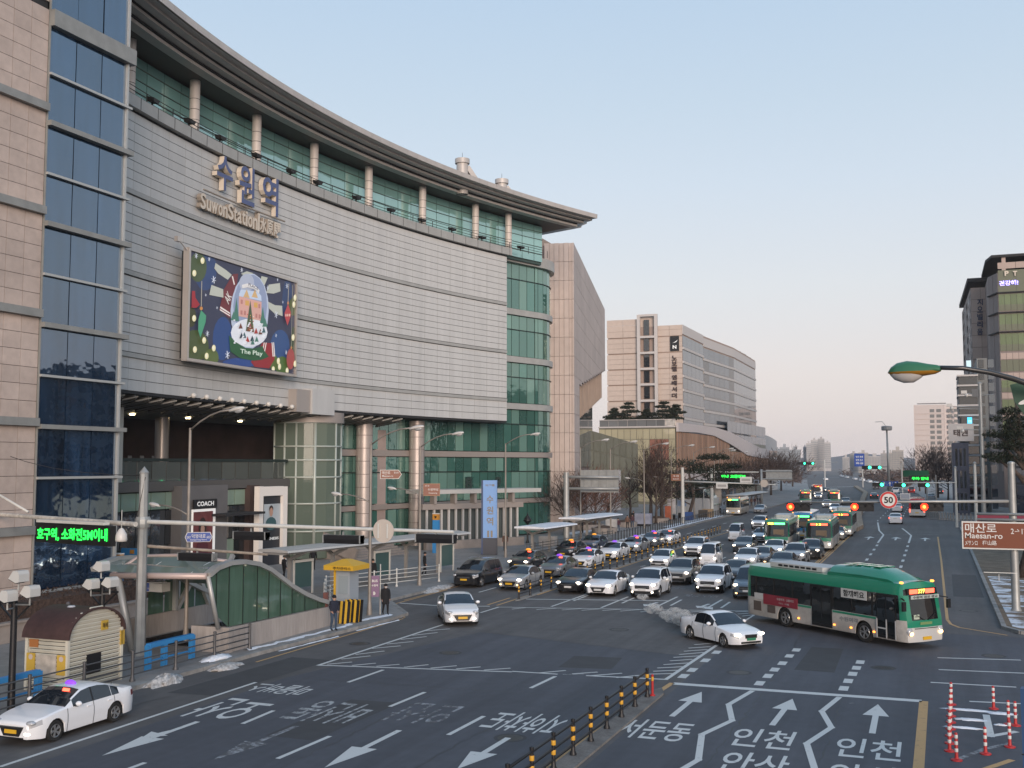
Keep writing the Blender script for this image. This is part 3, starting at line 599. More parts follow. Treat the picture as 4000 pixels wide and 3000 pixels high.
for y in (53.2, 57.8, 62.4, 66.5, 71.5, 76.5, 80.5, 86.5, 92.0, 97.0, 102.0, 107.0, 113.5):
    k = (53.2, 57.8, 62.4, 66.5, 71.5, 76.5, 80.5, 86.5, 92.0, 97.0, 102.0, 107.0, 113.5).index(y)
    lab = 'small black floodlight on the station parapet, %s from the blue tower' % ORD[k]
    if fl0 is None: fl0 = flood(y); fl0['label'] = lab; continue
    c = copy_tree(fl0); c['label'] = lab; p = off(y, .25); n = wn(y); c.location = (p[0], p[1], 32.75); c.rotation_euler = (0, 0, atan2(n[1], n[0]))
ow = MB(); p0, p1 = off(66.2, -1.7), off(68.2, -1.7)
n_ = wn(67); ow.add([(*p0, 33.9), (*p1, 33.9), (p1[0]+n_[0]*.9, p1[1]+n_[1]*.9, 32.8), (p0[0]+n_[0]*.9, p0[1]+n_[1]*.9, 32.8)], [(0, 1, 2, 3)], FLB).done('open_window', st)

# curtain wall of green glass behind, rounding the far corner
yc = 119.9; pc = off(yc, -3.0); n = wn(yc); Rr = 6.0; cc = (pc[0]-n[0]*Rr, pc[1]-n[1]*Rr); a0 = atan2(n[1], n[0])
path = [off(y, -3.0) for y in ys_by_len(88, yc-.5, 1.35)]
for k in range(0, 13): t = a0+k*.17; path.append((cc[0]+Rr*cos(t), cc[1]+Rr*sin(t)))
CURT = glass('curtain_green_glass', (.045, .12, .10), 2.0, .9, (.70, 1, .90), (.9, .22), vr=.35)
CURTL = glass('curtain_green_spandrel', (.13, .24, .205), 1.8, .7, (.8, 1, .95), (.9, .15), vr=.2)
MULL = mat('mullion_dark', (.018, .03, .027), .5, .3)
zst = [(.3, 3.9), (4.5, 7.6), (7.65, 9.2), (9.9, 13.1), (13.15, 14.8), (15.6, 18.6), (18.65, 20.3), (21.1, 24.2), (24.25, 25.9), (26.7, 30.2), (30.25, 32.1)]
bk = MB(); Pb = []
for i, p in enumerate(path):
    q = path[min(i+1, len(path)-1)]; o = path[max(i-1, 0)]; d = Vector((q[0]-o[0], q[1]-o[1])).normalized(); Pb.append((p[0]-d.y*.25, p[1]+d.x*.25))
bk.add([(x, y, 0) for x, y in Pb]+[(x, y, 33) for x, y in Pb], [(i, i+1, len(Pb)+i+1, len(Pb)+i) for i in range(len(Pb)-1)], MULL).done('curtain_backing', st)
cand = []
for i, (a, b) in enumerate(zip(path, path[1:])):
    for z0, z1 in zst:
        if z0 > 13 and b[1] < 109: continue
        cand.append((a, b, z0, z1))
rst = MB(); pr_ = random.Random(9)
for i, (a, b, z0, z1) in enumerate(sorted(cand, key=lambda c: hypot(*c[0]))):
    A, B = Vector(a), Vector(b); d = (B-A).normalized()*.045; m_ = CURTL if (z1-z0 < 2 and z0 > 20) or pr_.random() < .22 else CURT
    if i < 300: quadpanel('curtain_pane', st, A+d, B-d, z0+.03, z1-.03, .05, m_)
    else: boxpanel(rst, tuple(A+d), tuple(B-d), z0+.03, z1-.03, .05, m_)
if rst.v: tag(rst.done('curtain_pane', st), kind='stuff')
def follow(name, z0, z1, o, m, i0=0):
    mb = MB(); P = []
    for i, p in enumerate(path[i0:]):
        i += i0; q = path[min(i+1, len(path)-1)]; r_ = path[max(i-1, 0)]; d = Vector((q[0]-r_[0], q[1]-r_[1])).normalized(); n = (d.y, -d.x)
        P += [(p[0]-n[0]*.1, p[1]-n[1]*.1, z0), (p[0]+n[0]*o, p[1]+n[1]*o, z0), (p[0]+n[0]*o, p[1]+n[1]*o, z1), (p[0]-n[0]*.1, p[1]-n[1]*.1, z1)]
    k = len(P)//4
    mb.add(P, [(4*i+j, 4*i+(j+1) % 4, 4*i+4+(j+1) % 4, 4*i+4+j) for i in range(k-1) for j in range(4)], m).done(name, st, smooth=40)
BANDM = mat('band_pinkgrey', (.33, .29, .265), .5, .25)
for z0, z1 in ((3.95, 4.45), (9.25, 9.85)): follow('curtain_band', z0, z1, .22, BANDM)
i9 = next(i for i, p in enumerate(path) if p[1] > 111)
for z0, z1 in ((14.85, 15.55), (20.35, 21.05), (25.95, 26.65)): follow('curtain_band', z0, z1, .3, LEDGE, i9)
follow('corner_parapet', 32.1, 33.3, .55, LEDGE, i9-1)
for z in (7.62, 13.12, 18.62, 24.22, 30.22): follow('curtain_transom', z-.05, z+.05, .10, MULL, 0 if z < 13 else i9)
def yat(px, o, lo=48, hi=126):            # wall parameter whose offset point lies on pixel column px
    d = ray(px, 1500); t = d[0]/d[1]; best = None
    for i in range(int((hi-lo)/.05)):
        y = lo+.05*i; p = off(y, o); e = abs(p[0]/p[1]-t)
        if best is None or e < best[0]: best = (e, y)
    return best[1]
def wpt(px, py, o):                       # point on the offset wall surface behind a pixel
    y = yat(px, o); p = off(y, o); return Vector((p[0], p[1], ZAT(px, py, *p))), y
BLUEL = mat('letter_blue', (.075, .10, .22), .45); CREAM = mat('letter_cream', (.62, .55, .46), .5)
sg = thing('station_sign', 'big raised blue Korean letters over cream English and Chinese letters on the panel wall', 'sign', wpt(900, 780, .1)[0])
def letter(s, x0, y0, x1, y1, m, side, dep=.55, parent=sg, base=.12, bold=.02):
    cx = (x0+x1)/2; p, y = wpt(cx, (y0+y1)/2, base); ya, yb = yat(x0, base), yat(x1, base); a, b = off(ya, base), off(yb, base)
    w_ = hypot(b[0]-a[0], b[1]-a[1]); d = Vector((b[0]-a[0], b[1]-a[1], 0)).normalized(); h = abs(ZAT(cx, y0, p.x, p.y)-ZAT(cx, y1, p.x, p.y))
    mb = MB(); text(mb, s, p, d, (0, 0, 1), w_, h, m, bold, dep, side); return mb.done('letter', parent)
letter('수', 812, 612, 876, 745, BLUEL, CREAM, .42); letter('원', 902, 648, 965, 800, BLUEL, CREAM, .42); letter('역', 996, 690, 1058, 838, BLUEL, CREAM, .42)
GOLD = mat('letter_brown', (.30, .26, .22), .5)  # muted brown of the cream letters' sides and the sign bar
xs = 752
for ch, w_, h in [('S', 24, 62), ('u', 20, 44), ('w', 27, 44), ('o', 19, 44), ('n', 20, 44), ('S', 24, 62), ('t', 15, 56), ('a', 18, 44), ('t', 15, 56), ('i', 9, 58), ('o', 19, 44), ('n', 20, 44), ('|', 9, 74), ('水', 27, 58), ('原', 27, 60), ('驛', 30, 60)]:
    yb_ = 812+(xs+w_/2-752)*.385; letter(ch, xs, yb_-h, xs+w_-2, yb_, CREAM, GOLD, .35, bold=.02); xs += w_
p, y0 = wpt(762, 740, .15); q, y1 = wpt(1088, 866, .15)
mb = MB(); mb.tube([(*off(y0+(y1-y0)*i/8, .5), p.z+(q.z-p.z)*i/8) for i in range(9)], .07, GOLD, 6); mb.done('sign_bar', sg)

# ---- the advertising screen
oB = 1.0
TL, yl_ = wpt(728, 975, oB); TR, yr_ = wpt(1148, 1108, oB); BL = Vector((TL.x, TL.y, ZAT(722, 1395, TL.x, TL.y))); BR = Vector((TR.x, TR.y, ZAT(1143, 1465, TR.x, TR.y)))
zT, zBt = (TL.z+TR.z)/2, (BL.z+BR.z)/2
bu = Vector((TR.x-TL.x, TR.y-TL.y, 0)); bn = Vector((bu.y, -bu.x, 0)).normalized()
bb = thing('advertising_screen', 'large wall screen showing a snow globe with a pink house, baubles and varsity jackets', 'billboard', (TL.x, TL.y, zBt))
def buv(x, y):
    u = (x-130)/1270; t, b = 105+395*u, 1385+205*u; return u, 1-(y-t)/(b-t)
LAY = [0]
def art(poly, col, parent=None):
    m = mat('screen_'+col, col, .45, emit=.16); LAY[0] += 1; e = .012+.0016*LAY[0]
    P = [Vector((TL.x, TL.y, 0))+bu*min(max(u, .004), .996)+bn*e+Vector((0, 0, zBt+(zT-zBt)*min(max(v, .004), .996))) for u, v in [buv(*q) for q in poly]]
    return P, m
ART = MB()
def ap(poly, col): P, m = art(poly, col); ART.add(P, [tuple(range(len(P)))], m)
def ae(cx, cy, rx, ry, col, n=18, a0=0, a1=2*pi, rot=0):
    ap([(cx+rx*cos(a0+(a1-a0)*i/n)*cos(rot)-ry*sin(a0+(a1-a0)*i/n)*sin(rot), cy+rx*cos(a0+(a1-a0)*i/n)*sin(rot)+ry*sin(a0+(a1-a0)*i/n)*cos(rot)) for i in range(n+(abs(a1-a0) < 6.2))], col)
ap([(130, 105), (1400, 500), (1400, 1590), (130, 1385)], '3a3d52')
for cx, cy, rx, ry, c in [(300, 330, 120, 250, '384a72'), (500, 1150, 110, 260, '2f4a7e'), (1200, 1250, 130, 200, '34507f'), (1290, 700, 70, 260, '37486c'), (220, 300, 90, 180, '4c5a3e'), (200, 1250, 150, 200, '4b5836'), (380, 1380, 80, 110, '5b6a3a'),
                          (1370, 780, 60, 110, '5a6440'), (1230, 1480, 90, 110, '4f6a38'), (1120, 1440, 60, 90, '566c3a'), (1380, 1200, 40, 180, '3d4c38'), (700, 1440, 200, 60, '2f4a86'), (160, 900, 50, 120, '45482f')]: ae(cx, cy, rx, ry, c)
ap([(600, 375), (660, 370), (650, 480), (600, 900), (560, 900), (455, 800), (500, 560)], '6e3238'); ap([(585, 400), (600, 400), (625, 500), (612, 505)], 'e6ddd8'); ap([(465, 765), (575, 840), (575, 858), (460, 785)], 'e6ddd8'); ap([(460, 795), (575, 870), (575, 885), (458, 812)], 'e6ddd8')
ap([(970, 1200), (1100, 1210), (1130, 1400), (1060, 1510), (880, 1490), (830, 1430)], '8f2a30')
for x in (985, 1010, 1085, 1105): ap([(x, 1200), (x+12, 1200), (x+30 if x > 1050 else x-18, 1370), (x+16 if x > 1050 else x-30, 1370)], 'e8dfda')
for q in [[(400, 245), (520, 330), (585, 385), (540, 445), (430, 370), (388, 310)], [(360, 510), (490, 560), (495, 660), (340, 630)], [(690, 370), (760, 340), (840, 365), (740, 400)], [(940, 400), (1020, 420), (960, 560), (900, 560)], [(1035, 505), (1180, 490), (1190, 590), (1100, 615), (1000, 605)], [(1030, 710), (1120, 755), (1215, 765), (1225, 890), (1110, 850), (1040, 790)]]: ap(q, 'b9bdb2')
ae(570, 560, 250, 0.1, '000000') if False else None
# snow globe
ae(808, 820, 232, 455, 'b7c2d6'); ae(812, 760, 205, 380, '8f9cb9'); ae(760, 480, 90, 110, 'aeb6c8'); ae(806, 1080, 222, 170, 'dfe3ea')
ap([(565, 1110), (640, 1190), (760, 1260), (870, 1270), (970, 1240), (985, 1290), (1050, 1370), (960, 1405), (860, 1415), (700, 1385), (580, 1300)], '2c5a3a')
ap([(672, 610), (690, 560), (900, 590), (940, 640), (945, 700), (670, 640)], 'c3d2e6'); ap([(670, 640), (945, 712), (945, 940), (670, 880)], 'd6a79c')
for x in (760, 860): ap([(x, 560), (x+38, 665), (x-40, 650)], 'd1ae7c')
for x, y in ((745, 690), (850, 715)): ap([(x, y), (x+45, y+8), (x+45, y+68), (x, y+60)], 'd3a65c')
for x, y in ((690, 680), (905, 735), (690, 810), (870, 850), (910, 860), (730, 815)): ap([(x, y), (x+24, y+5), (x+24, y+55), (x, y+50)], 'b97f78')
ap([(700, 505), (760, 488), (850, 510), (915, 570), (908, 610), (850, 560), (770, 535), (705, 545)], 'e4e2e0')
for x, y, h in ((640, 660, 280), (960, 770, 200), (610, 820, 110), (990, 900, 110)): ap([(x, y), (x+34, y+h), (x-34, y+h)], '4a7a6c')
ap([(803, 690), (855, 1075), (755, 1060)], '4a5a41'); ap([(806, 940), (845, 1070), (765, 1060)], '7d4a3c')
for i in range(14): ae(770+ (i*37) % 75, 860+i*14, 6, 7, ['c94a3c', 'd9b35c', 'e8e2d8'][i % 3], 7)
for i, (x, y) in enumerate([(690, 1000), (735, 1110), (775, 1160), (830, 1150), (885, 1160), (930, 1070), (970, 1050), (875, 1060), (700, 1115), (835, 1190)]): ap([(x, y-38), (x+24, y+30), (x-24, y+30)], ['6d4034', '3f5f66', 'a43a35', '2c3a4a', '46766a'][i % 5])
for i in range(26): ae(612+ (i*163) % 390, 930+(i*71) % 290, 13, 9, 'eceff4', 8)
# baubles, bulbs, flakes
ap([(238, 470), (246, 470), (246, 770), (238, 770)], 'a8a396'); ae(242, 795, 16, 22, 'c98a4a'); ap([(240, 815), (295, 880), (290, 960), (240, 1145), (215, 1060), (215, 930)], '4e9a78')
ap([(1280, 500), (1288, 500), (1280, 720), (1272, 720)], 'a8a396'); ae(1276, 735, 12, 20, 'c98a5a'); ap([(1276, 745), (1318, 850), (1318, 890), (1274, 1005), (1232, 890), (1232, 850)], 'b4474a')
for x in (1250, 1275, 1300): ae(x, 880, 8, 18, 'ecc9b8', 8)
ap([(1332, 520), (1338, 520), (1332, 1260), (1326, 1260)], '9b978c'); ae(1322, 1405, 55, 125, 'a04a47'); ae(1330, 1270, 12, 16, 'b9854a')
ap([(140, 590), (172, 590), (178, 670), (225, 750), (190, 790), (140, 790)], '9c3038')
for x, y in [(242, 225), (160, 378), (168, 915), (276, 1175), (380, 1265), (182, 1285), (305, 1360), (1366, 675), (1352, 755), (1348, 1150), (1152, 1425), (1168, 1492), (1378, 1465), (1270, 1545), (1085, 1525)]: ae(x, y, 21, 40, 'e9e2b4', 12); ae(x-4, y-5, 11, 24, 'f7f3d8', 8)
for x, y, s in [(170, 170, 26), (305, 205, 20), (672, 328, 24), (358, 450, 36), (302, 1095, 28), (525, 1345, 38), (1245, 530, 26), (990, 545, 22), (1105, 870, 34), (1246, 1325, 22), (272, 636, 14), (395, 785, 14), (1188, 722, 14), (1105, 1120, 18), (1112, 450, 16)]:
    for k in range(3): t = k*pi/3+.3; dx, dy = cos(t)*s*.72, sin(t)*s*1.25; nx, ny = -dy*.10, dx*.10; ap([(x-dx-nx, y-dy-ny), (x+dx-nx, y+dy-ny), (x+dx+nx, y+dy+ny), (x-dx+nx, y-dy+ny)], 'd5dbe6')
LAY[0] += 2
def btext(s, x, y, w_, h, col, rot=0., bold=.02):
    u, v = buv(x, y); m = mat('screen_'+col, col, .45, emit=.16); e = .012+.0016*LAY[0]; d = bu.normalized()
    o = Vector((TL.x, TL.y, 0))+bu*u+bn*e+Vector((0, 0, zBt+(zT-zBt)*v)); ux = d*cos(rot)+Vector((0, 0, sin(rot))); uy = -d*sin(rot)+Vector((0, 0, cos(rot)))
    text(ART, s, o, ux, uy, bu.length*w_/1270, (zT-zBt)*h/1180, m, bold)
btext('AK', 512, 660, 70, 110, 'd9d2cc', 1.0); btext('The Play', 800, 1325, 270, 70, 'cfe0cf', .03); btext('PLACE', 806, 525, 120, 34, '6a6670', -.1)
ART.done('picture', bb)
FRM = mat('screen_frame', (.55, .50, .46), .35, .6)
d = bu.normalized(); L_ = bu.length; cz = (zT+zBt)/2; H_ = zT-zBt; mid = Vector((TL.x, TL.y, cz))+bu/2; ang = atan2(bu.y, bu.x)
piece('cabinet', bb, mid-bn*.32, (L_, .6, H_), DARK, (0, 0, ang))
for dz in (H_/2+.1, -H_/2-.1): piece('frame_bar', bb, mid+Vector((0, 0, dz))-bn*.1, (L_+.4, .5, .2), FRM, (0, 0, ang))
for s_ in (-1, 1): piece('frame_bar', bb, mid+d*s_*(L_/2+.1)-bn*.1, (.2, .5, H_), FRM, (0, 0, ang))
mb = MB(); q = Vector((TL.x, TL.y, zT))-d*.3; mb.beam(q, q-d*.9+Vector((0, 0, .5)), .08, .08, FRM); mb.ob(q-d*1.0+Vector((0, 0, .55)), (.3, .5, .35), FRM); mb.done('corner_lamp', bb)

# ---- entrance below the wall
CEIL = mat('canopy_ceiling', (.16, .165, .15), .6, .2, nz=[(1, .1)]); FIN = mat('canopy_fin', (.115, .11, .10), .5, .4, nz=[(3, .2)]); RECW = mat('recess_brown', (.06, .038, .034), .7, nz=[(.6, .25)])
LAMP = mat('downlight', (1, .86, .55), .5, emit=14, ecol=(1, .80, .45)); STONE = mat('shop_grey', (.13, .125, .125), .7, nz=[(.8, .08)])
E0, E1 = 52.0, 94.5
mb = MB(); P = []
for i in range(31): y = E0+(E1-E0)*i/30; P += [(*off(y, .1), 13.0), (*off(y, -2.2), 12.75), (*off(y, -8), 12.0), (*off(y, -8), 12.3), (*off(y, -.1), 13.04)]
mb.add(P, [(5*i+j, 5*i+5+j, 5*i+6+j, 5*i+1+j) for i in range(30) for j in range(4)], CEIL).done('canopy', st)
yy = E0
k = 0
while yy < E1:
    mb = MB(); n = wn(yy); t = (n[1], -n[0]); c = Vector((*off(yy, -1.2), 12.62))
    hexp = [c+Vector((n[0]*a+(-n[1])*b, n[1]*a+n[0]*b, z)) for a, b, z in [(1.7, 0, .30), (.9, .62, .05), (-.9, .62, -.25), (-1.7, 0, -.42), (-.9, -.62, -.25), (.9, -.62, .05)]]
    mb.extr(hexp, (0, 0, -.10), FIN); mb.beam(c+Vector((n[0]*1.5, n[1]*1.5, .2)), c+Vector((-n[0]*1.6, -n[1]*1.6, -.4)), .07, .3, FIN); mb.done('canopy_fin', st); yy += 1.55
BALL = mat('globe_white', (.62, .60, .56), .4)
for px in (757, 808, 861, 908, 956, 1004, 1051, 1097, 1142, 1186):
    p, y = wpt(px, 1545+(px-757)*.115, .55); mb = MB(); mb.ell(p, .2, BALL, 10, 6); mb.tube([p, Vector((*off(y, .05), p.z-.15))], .05, BALL, 5); mb.done('globe_lamp', st, smooth=True)
for px in (520, 738, 940, 1126, 1470):
    y = yat(px, -6.2); p = off(y, -6.2); z = 13.0-(6.2-2.2)*.13-.32; mb = MB(); mb.lathe([(0, z-.02), (.17, z-.02), (.2, z), (.2, z+.25)], LAMP, (p[0], p[1], 0), 12); mb.done('downlight', st)
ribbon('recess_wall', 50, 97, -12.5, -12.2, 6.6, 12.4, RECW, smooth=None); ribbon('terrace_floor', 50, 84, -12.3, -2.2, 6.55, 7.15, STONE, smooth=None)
for i in range(13):                       # clothing display at the back of the terrace
    mb = MB(); y = 60+i*1.35; p = off(y, -12.1); mm = mat('display_white', (.35, .35, .36), .7); n = wn(y); ang = atan2(n[1], n[0])+pi/2
    mb.ob((p[0]+n[0]*.1, p[1]+n[1]*.1, 8.9), (.45, .05, .5), mm, (0, 0, ang)); mb.ob((p[0]+n[0]*.1-n[1]*-.1, p[1]+n[1]*.1, 8.4), (.14, .05, .6), mm, (0, 0, ang)); mb.done('window_display', st)
c = off(yat(638, -7), -7); MB().lathe([(.55, 6.6), (.55, 12.2)], mat('inner_column', (.30, .27, .25), .35, .5), (*c, 0), 16).done('inner_column', st, smooth=40)
BALG = glass('balustrade_glass', (.10, .11, .10), 1.6, .7, (1, 1, .97), None, vr=.25); SHOPD = glass('shop_dark_glass', (.032, .037, .042), 1.7, .7, (1, 1, 1), (1.2, .1), vr=.4); SHOPL = glass('shop_light_glass', (.22, .30, .24), 1.5, .6, (1, 1, 1), None, vr=.1)
sy = ys_by_len(52, 79.5, 1.75)
ribbon('terrace_rail', 50, 80, -2.25, -2.05, 8.62, 8.85, MULL, smooth=None); ribbon('terrace_edge', 50, 80, -2.3, -1.9, 6.5, 7.2, mat('terrace_edge', (.09, .085, .08), .7), smooth=None)
ribbon('shop_backing', 50, 80, -2.6, -2.3, 0, 6.55, MULL, smooth=None)
for a, b in zip(sy, sy[1:]):
    p, q = off(a+.05, -2.1), off(b-.05, -2.1); quadpanel('balustrade_pane', st, p, q, 7.22, 8.6, .04, BALG)
    quadpanel('shop_pane', st, p, q, 5.2, 6.4, .06, SHOPL); quadpanel('shop_pane', st, p, q, 2.6, 5.1, .06, SHOPD); quadpanel('shop_pane', st, p, q, .3, 2.5, .06, SHOPD if int(a*10) % 3 else SHOPL)
PIL = mat('pillar_pale', (.40, .39, .35), .6, nz=[(1, .05)])
a = off(yat(452, -1.8), -1.8); b = off(yat(487, -1.8), -1.8); quadpanel('pillar', st, a, b, 7.2, 12.7, .7, PIL)
# grey shop block with its sign and poster
def fpanel(name, parent, x0, x1, y0, y1, o, th, m):
    a, b = off(yat(x0, o), o), off(yat(x1, o), o); c = off(yat((x0+x1)/2, o), o); z1, z0 = ZAT((x0+x1)/2, y0, *c), ZAT((x0+x1)/2, y1, *c)
    return quadpanel(name, parent, a, b, max(z0, .02), z1, th, m)
fpanel('shop_block', st, 722, 898, 1896, 2330, -1.2, 1.2, STONE)
def signface(mb, s, x0, x1, y0, y1, o, m, bold=.02):
    cx = (x0+x1)/2; yy_ = yat(cx, o); c = off(yy_, o); a, b = off(yat(x0, o), o), off(yat(x1, o), o); d = Vector((b[0]-a[0], b[1]-a[1], 0)); z1, z0 = ZAT(cx, y0, *c), ZAT(cx, y1, *c)
    text(mb, s, (c[0], c[1], (z0+z1)/2), d.normalized(), (0, 0, 1), d.length, z1-z0, m, bold)
WHT = mat('white_letters', (.75, .75, .73), .5, emit=.25); BLK = mat('black_sign', (.012, .012, .013), .4)
cs = thing('shop_sign', 'black shop sign reading COACH on the grey shop front', 'sign', off(yat(812, -1), -1)+(5.4,))
fpanel('panel', cs, 768, 857, 1950, 1985, -.95, .12, BLK); mb = MB(); signface(mb, 'COACH', 782, 846, 1958, 1976, -.93, WHT, .03); mb.done('lettering', cs)
ps = thing('poster_case', 'dark red fashion poster in a white lit frame under the black shop sign', 'poster', off(yat(812, -1), -1)+(.2,))
fpanel('frame', ps, 766, 852, 1988, 2290, -1.0, .16, mat('poster_frame', (.75, .74, .72), .5, emit=.3)); fpanel('print', ps, 770, 842, 1998, 2290, -.92, .06, mat('poster_red', (.15, .04, .04), .5, nz=[(.9, .5)], emit=.05))
SKIN = mat('skin', (.45, .27, .20), .55)
mb = MB(); p, _ = wpt(804, 2060, -.88); t_ = Vector((-wn(_)[1], wn(_)[0], 0)); n_ = Vector((*wn(_), 0))
def disc(mb, c, rx, rz, m, e=0., n=14): mb.add([c+n_*e+t_*rx*cos(2*pi*i/n)+Vector((0, 0, rz*sin(2*pi*i/n))) for i in range(n)], [tuple(range(n))], m)
disc(mb, p, .5, .75, mat('print_hair', (.03, .015, .012), .6)); disc(mb, p-Vector((0, 0, .15)), .26, .38, SKIN, .005); disc(mb, p-Vector((0, 0, 1.7)), .8, .95, mat('print_dress', (.10, .02, .03), .6), .003); mb.done('print_figure', ps)
# tall white frame with a dark banner
tf = thing('tall_banner', 'tall white gate frame holding a dark banner with a man in a teal jacket', 'banner', off(yat(1075, -.6), -.6)+(.15,))
WF = mat('white_frame', (.68, .63, .58), .5, emit=.10)
fpanel('frame_post', tf, 1021, 1037, 1900, 2225, -.4, .5, WF); fpanel('frame_post', tf, 1114, 1130, 1900, 2225, -.4, .5, WF); fpanel('frame_top', tf, 1037.5, 1113.5, 1900, 1936, -.4, .5, WF)
fpanel('banner', tf, 1038, 1113, 1937, 2225, -.7, .1, mat('banner_dark', (.022, .025, .032), .5)); fpanel('photo', tf, 1041, 1108, 1968, 2053, -.66, .04, mat('banner_photo', (.42, .47, .50), .5, nz=[(.5, .1)]))
mb = MB(); p, _ = wpt(1068, 2000, -.6); t_ = Vector((-wn(_)[1], wn(_)[0], 0)); n_ = Vector((*wn(_), 0))
disc(mb, p-Vector((0, 0, .95)), .75, .55, mat('print_teal', (.04, .10, .11), .6)); disc(mb, p+Vector((0, 0, .25)), .28, .3, mat('print_hair', (.03, .015, .012), .6), .004); disc(mb, p-Vector((0, 0, 0)), .24, .36, SKIN, .008)
mb.done('print_figure', tf); mb = MB(); signface(mb, 'GENESIS', 1050, 1098, 2098, 2108, -.66, WHT); mb.done('lettering', tf)
fpanel('shop_brown', st, 985, 1022, 1895, 2230, -1.6, .6, RECW); fpanel('shop_awning', st, 890, 1045, 2003, 2012, .3, 2.2, DARK)
# glass lift tower
LG = glass('lift_glass', (.11, .14, .115), 1.4, .25, (1, 1, 1), None, vr=.15); LST = mat('lift_steel', (.40, .44, .40), .45, .15)
lt = thing('lift_tower', 'rounded glass lift tower with pale green steel frame under the panel wall', 'lift tower', off(yat(1200, 0), -1)+(.15,))
cy = yat(1222, -2.0); cl = Vector((*off(cy, -2.2), 0)); Rl = 2.75
dv = Vector((cl.x, cl.y, 0)).normalized(); rt = Vector((dv.y, -dv.x, 0))          # away from the viewer / to the right
def lp(a): return cl-dv*Rl*cos(a)+rt*Rl*sin(a)
LPTS = [cl-rt*3.1-dv*1.0, cl-rt*2.2-dv*2.1, cl-rt*1.2-dv*2.6]+[lp(a) for a in (-.2, .15, .55, .95, 1.3, 1.65)]
zs = [.2, 2.6, 5.0, 7.3, 8.8, 10.0, 12.1]
MB().prism([(p.x+dv.x*.35, p.y+dv.y*.35) for p in LPTS]+[((cl+dv*2).x+rt.x*2, (cl+dv*2).y+rt.y*2), ((cl+dv*2).x-rt.x*3, (cl+dv*2).y-rt.y*3)], .2, 12.1, mat('lift_inside', (.085, .10, .08), .8, nz=[(.9, .5)], streak=(1, 1, .15))).done('shaft', lt)
for a, b in zip(LPTS, LPTS[1:]):
    for z0, z1 in zip(zs, zs[1:]): quadpanel('glass_pane', lt, a, b, z0+.05, z1-.05, .04, LG)
for i in (0, 1, 2, 4, 6, 8): p = LPTS[i]; MB().tube([(p.x, p.y, .2), (p.x, p.y, 12.1)], .15 if i == 4 else .10, LST, 8).done('frame_post', lt, smooth=True)
for z in zs[1:]: MB().tube([p-dv*.05+Vector((0, 0, z)) for p in LPTS], .09, LST, 6).done('frame_ring', lt, smooth=True)
MB().lathe([(0, 12.1), (Rl+.25, 12.1), (Rl+.25, 13.0), (0, 13.0)], BANDM, (cl.x, cl.y, 0), 24).done('cap_ring', lt, smooth=40)
a, b = off(yat(1158, .1), 1.0), off(yat(1312, .1), 1.6)
WARMP = mat('box_panel', (.37, .335, .31), .5, .2)
fpanel('lift_head_box', st, 1222, 1308, 1522, 1620, 1.0, 2.2, PANEL); fpanel('lift_head_box', st, 1160, 1221, 1522, 1610, .8, 2.0, WARMP)
# big clad columns
COLP = mat('column_clad', (.40, .35, .325), .42, .35, nz=[(.8, .06)])
for px in (1425, 1629):
    c = off(yat(px, -2.3), -2.3); mb = MB(); mb.lathe([(.80, .1), (.80, 12.9)], COLP, (*c, 0), 24); co = mb.done('clad_column', st, smooth=40)
    mb = MB()
    for z in np.arange(1.2, 12.8, 1.25): mb.lathe([(.802, z), (.81, z+.01), (.81, z+.05), (.802, z+.06)], mat('column_joint', (.16, .13, .12), .6), (*c, 0), 24)
    mb.done('seam', co)
# between lift and columns: gridded windows, brown wall, dark doors, stair
PINKP = mat('pier_pink', (.33, .26, .235), .6, nz=[(.7, .08)])
fpanel('pier', st, 1472, 1516, 1680, 2150, -3.0, 1.2, PINKP); fpanel('bay_backing', st, 1310, 1474, 1660, 2180, -4.4, .3, MULL)
for i in range(3):
    for j, (y0, y1) in enumerate(((1690, 1727), (1731, 1800), (1805, 1875))): fpanel('bay_pane', st, 1317+i*36, 1350+i*36, y0, y1, -4.2, .08, glass('bay_glass', (.23, .24, .20), 1.5, .6, (1, 1, 1), None, vr=.1))
fpanel('bay_wall', st, 1312, 1474, 1888, 2000, -4.2, .2, mat('bay_brown', (.15, .105, .095), .6)); fpanel('bay_doors', st, 1312, 1474, 2003, 2165, -4.2, .1, SHOPD)
NL = thing('lit_logo', 'small green and white lit leaf-shaped sign beside the lift tower', 'sign', off(yat(1376, -3.4), -3.4)+(4.5,))
mb = MB(); p, _ = wpt(1376, 1946, -3.3); t_ = Vector((-wn(_)[1], wn(_)[0], 0)); n_ = Vector((*wn(_), 0)); disc(mb, p+Vector((0, 0, .3)), .28, .55, mat('logo_green', (.03, .45, .10), .5, emit=1.2)); disc(mb, p-Vector((0, 0, .25)), .24, .6, mat('logo_white', (.9, .9, .88), .5, emit=1.5), .01); mb.done('panel', NL)
STEP = mat('stair_stone', (.27, .235, .21), .8, nz=[(1.5, .1)])
sr = thing('entrance_steps', 'broad stone steps rising to the station doors beside the clad columns', 'steps', off(86, 2)+(.15,))
for k in range(9): quadpanel('step', sr, off(82.5, 3.4-k*.42), off(91, 3.4-k*.42), .15, .32+k*.17, .42, STEP)
mb = MB(); a = off(82.3, 3.6); b = off(82.3, -.6); mb.beam((*a, .6), (*b, 2.2), .35, 1.2, STEP); mb.done('cheek_wall', sr)
fpanel('curtain_numeral', st, 1820, 1850, 1862, 1910, -2.85, .02, CURT)
mb = MB(); signface(mb, '8', 1819, 1846, 1862, 1912, -2.75, mat('numeral_dark', (.02, .035, .03), .5), .05); signface(mb, '9', 1936, 1958, 1862, 1905, -2.75, mat('numeral_dark', (.02, .035, .03), .5), .05); mb.done('numerals', st)
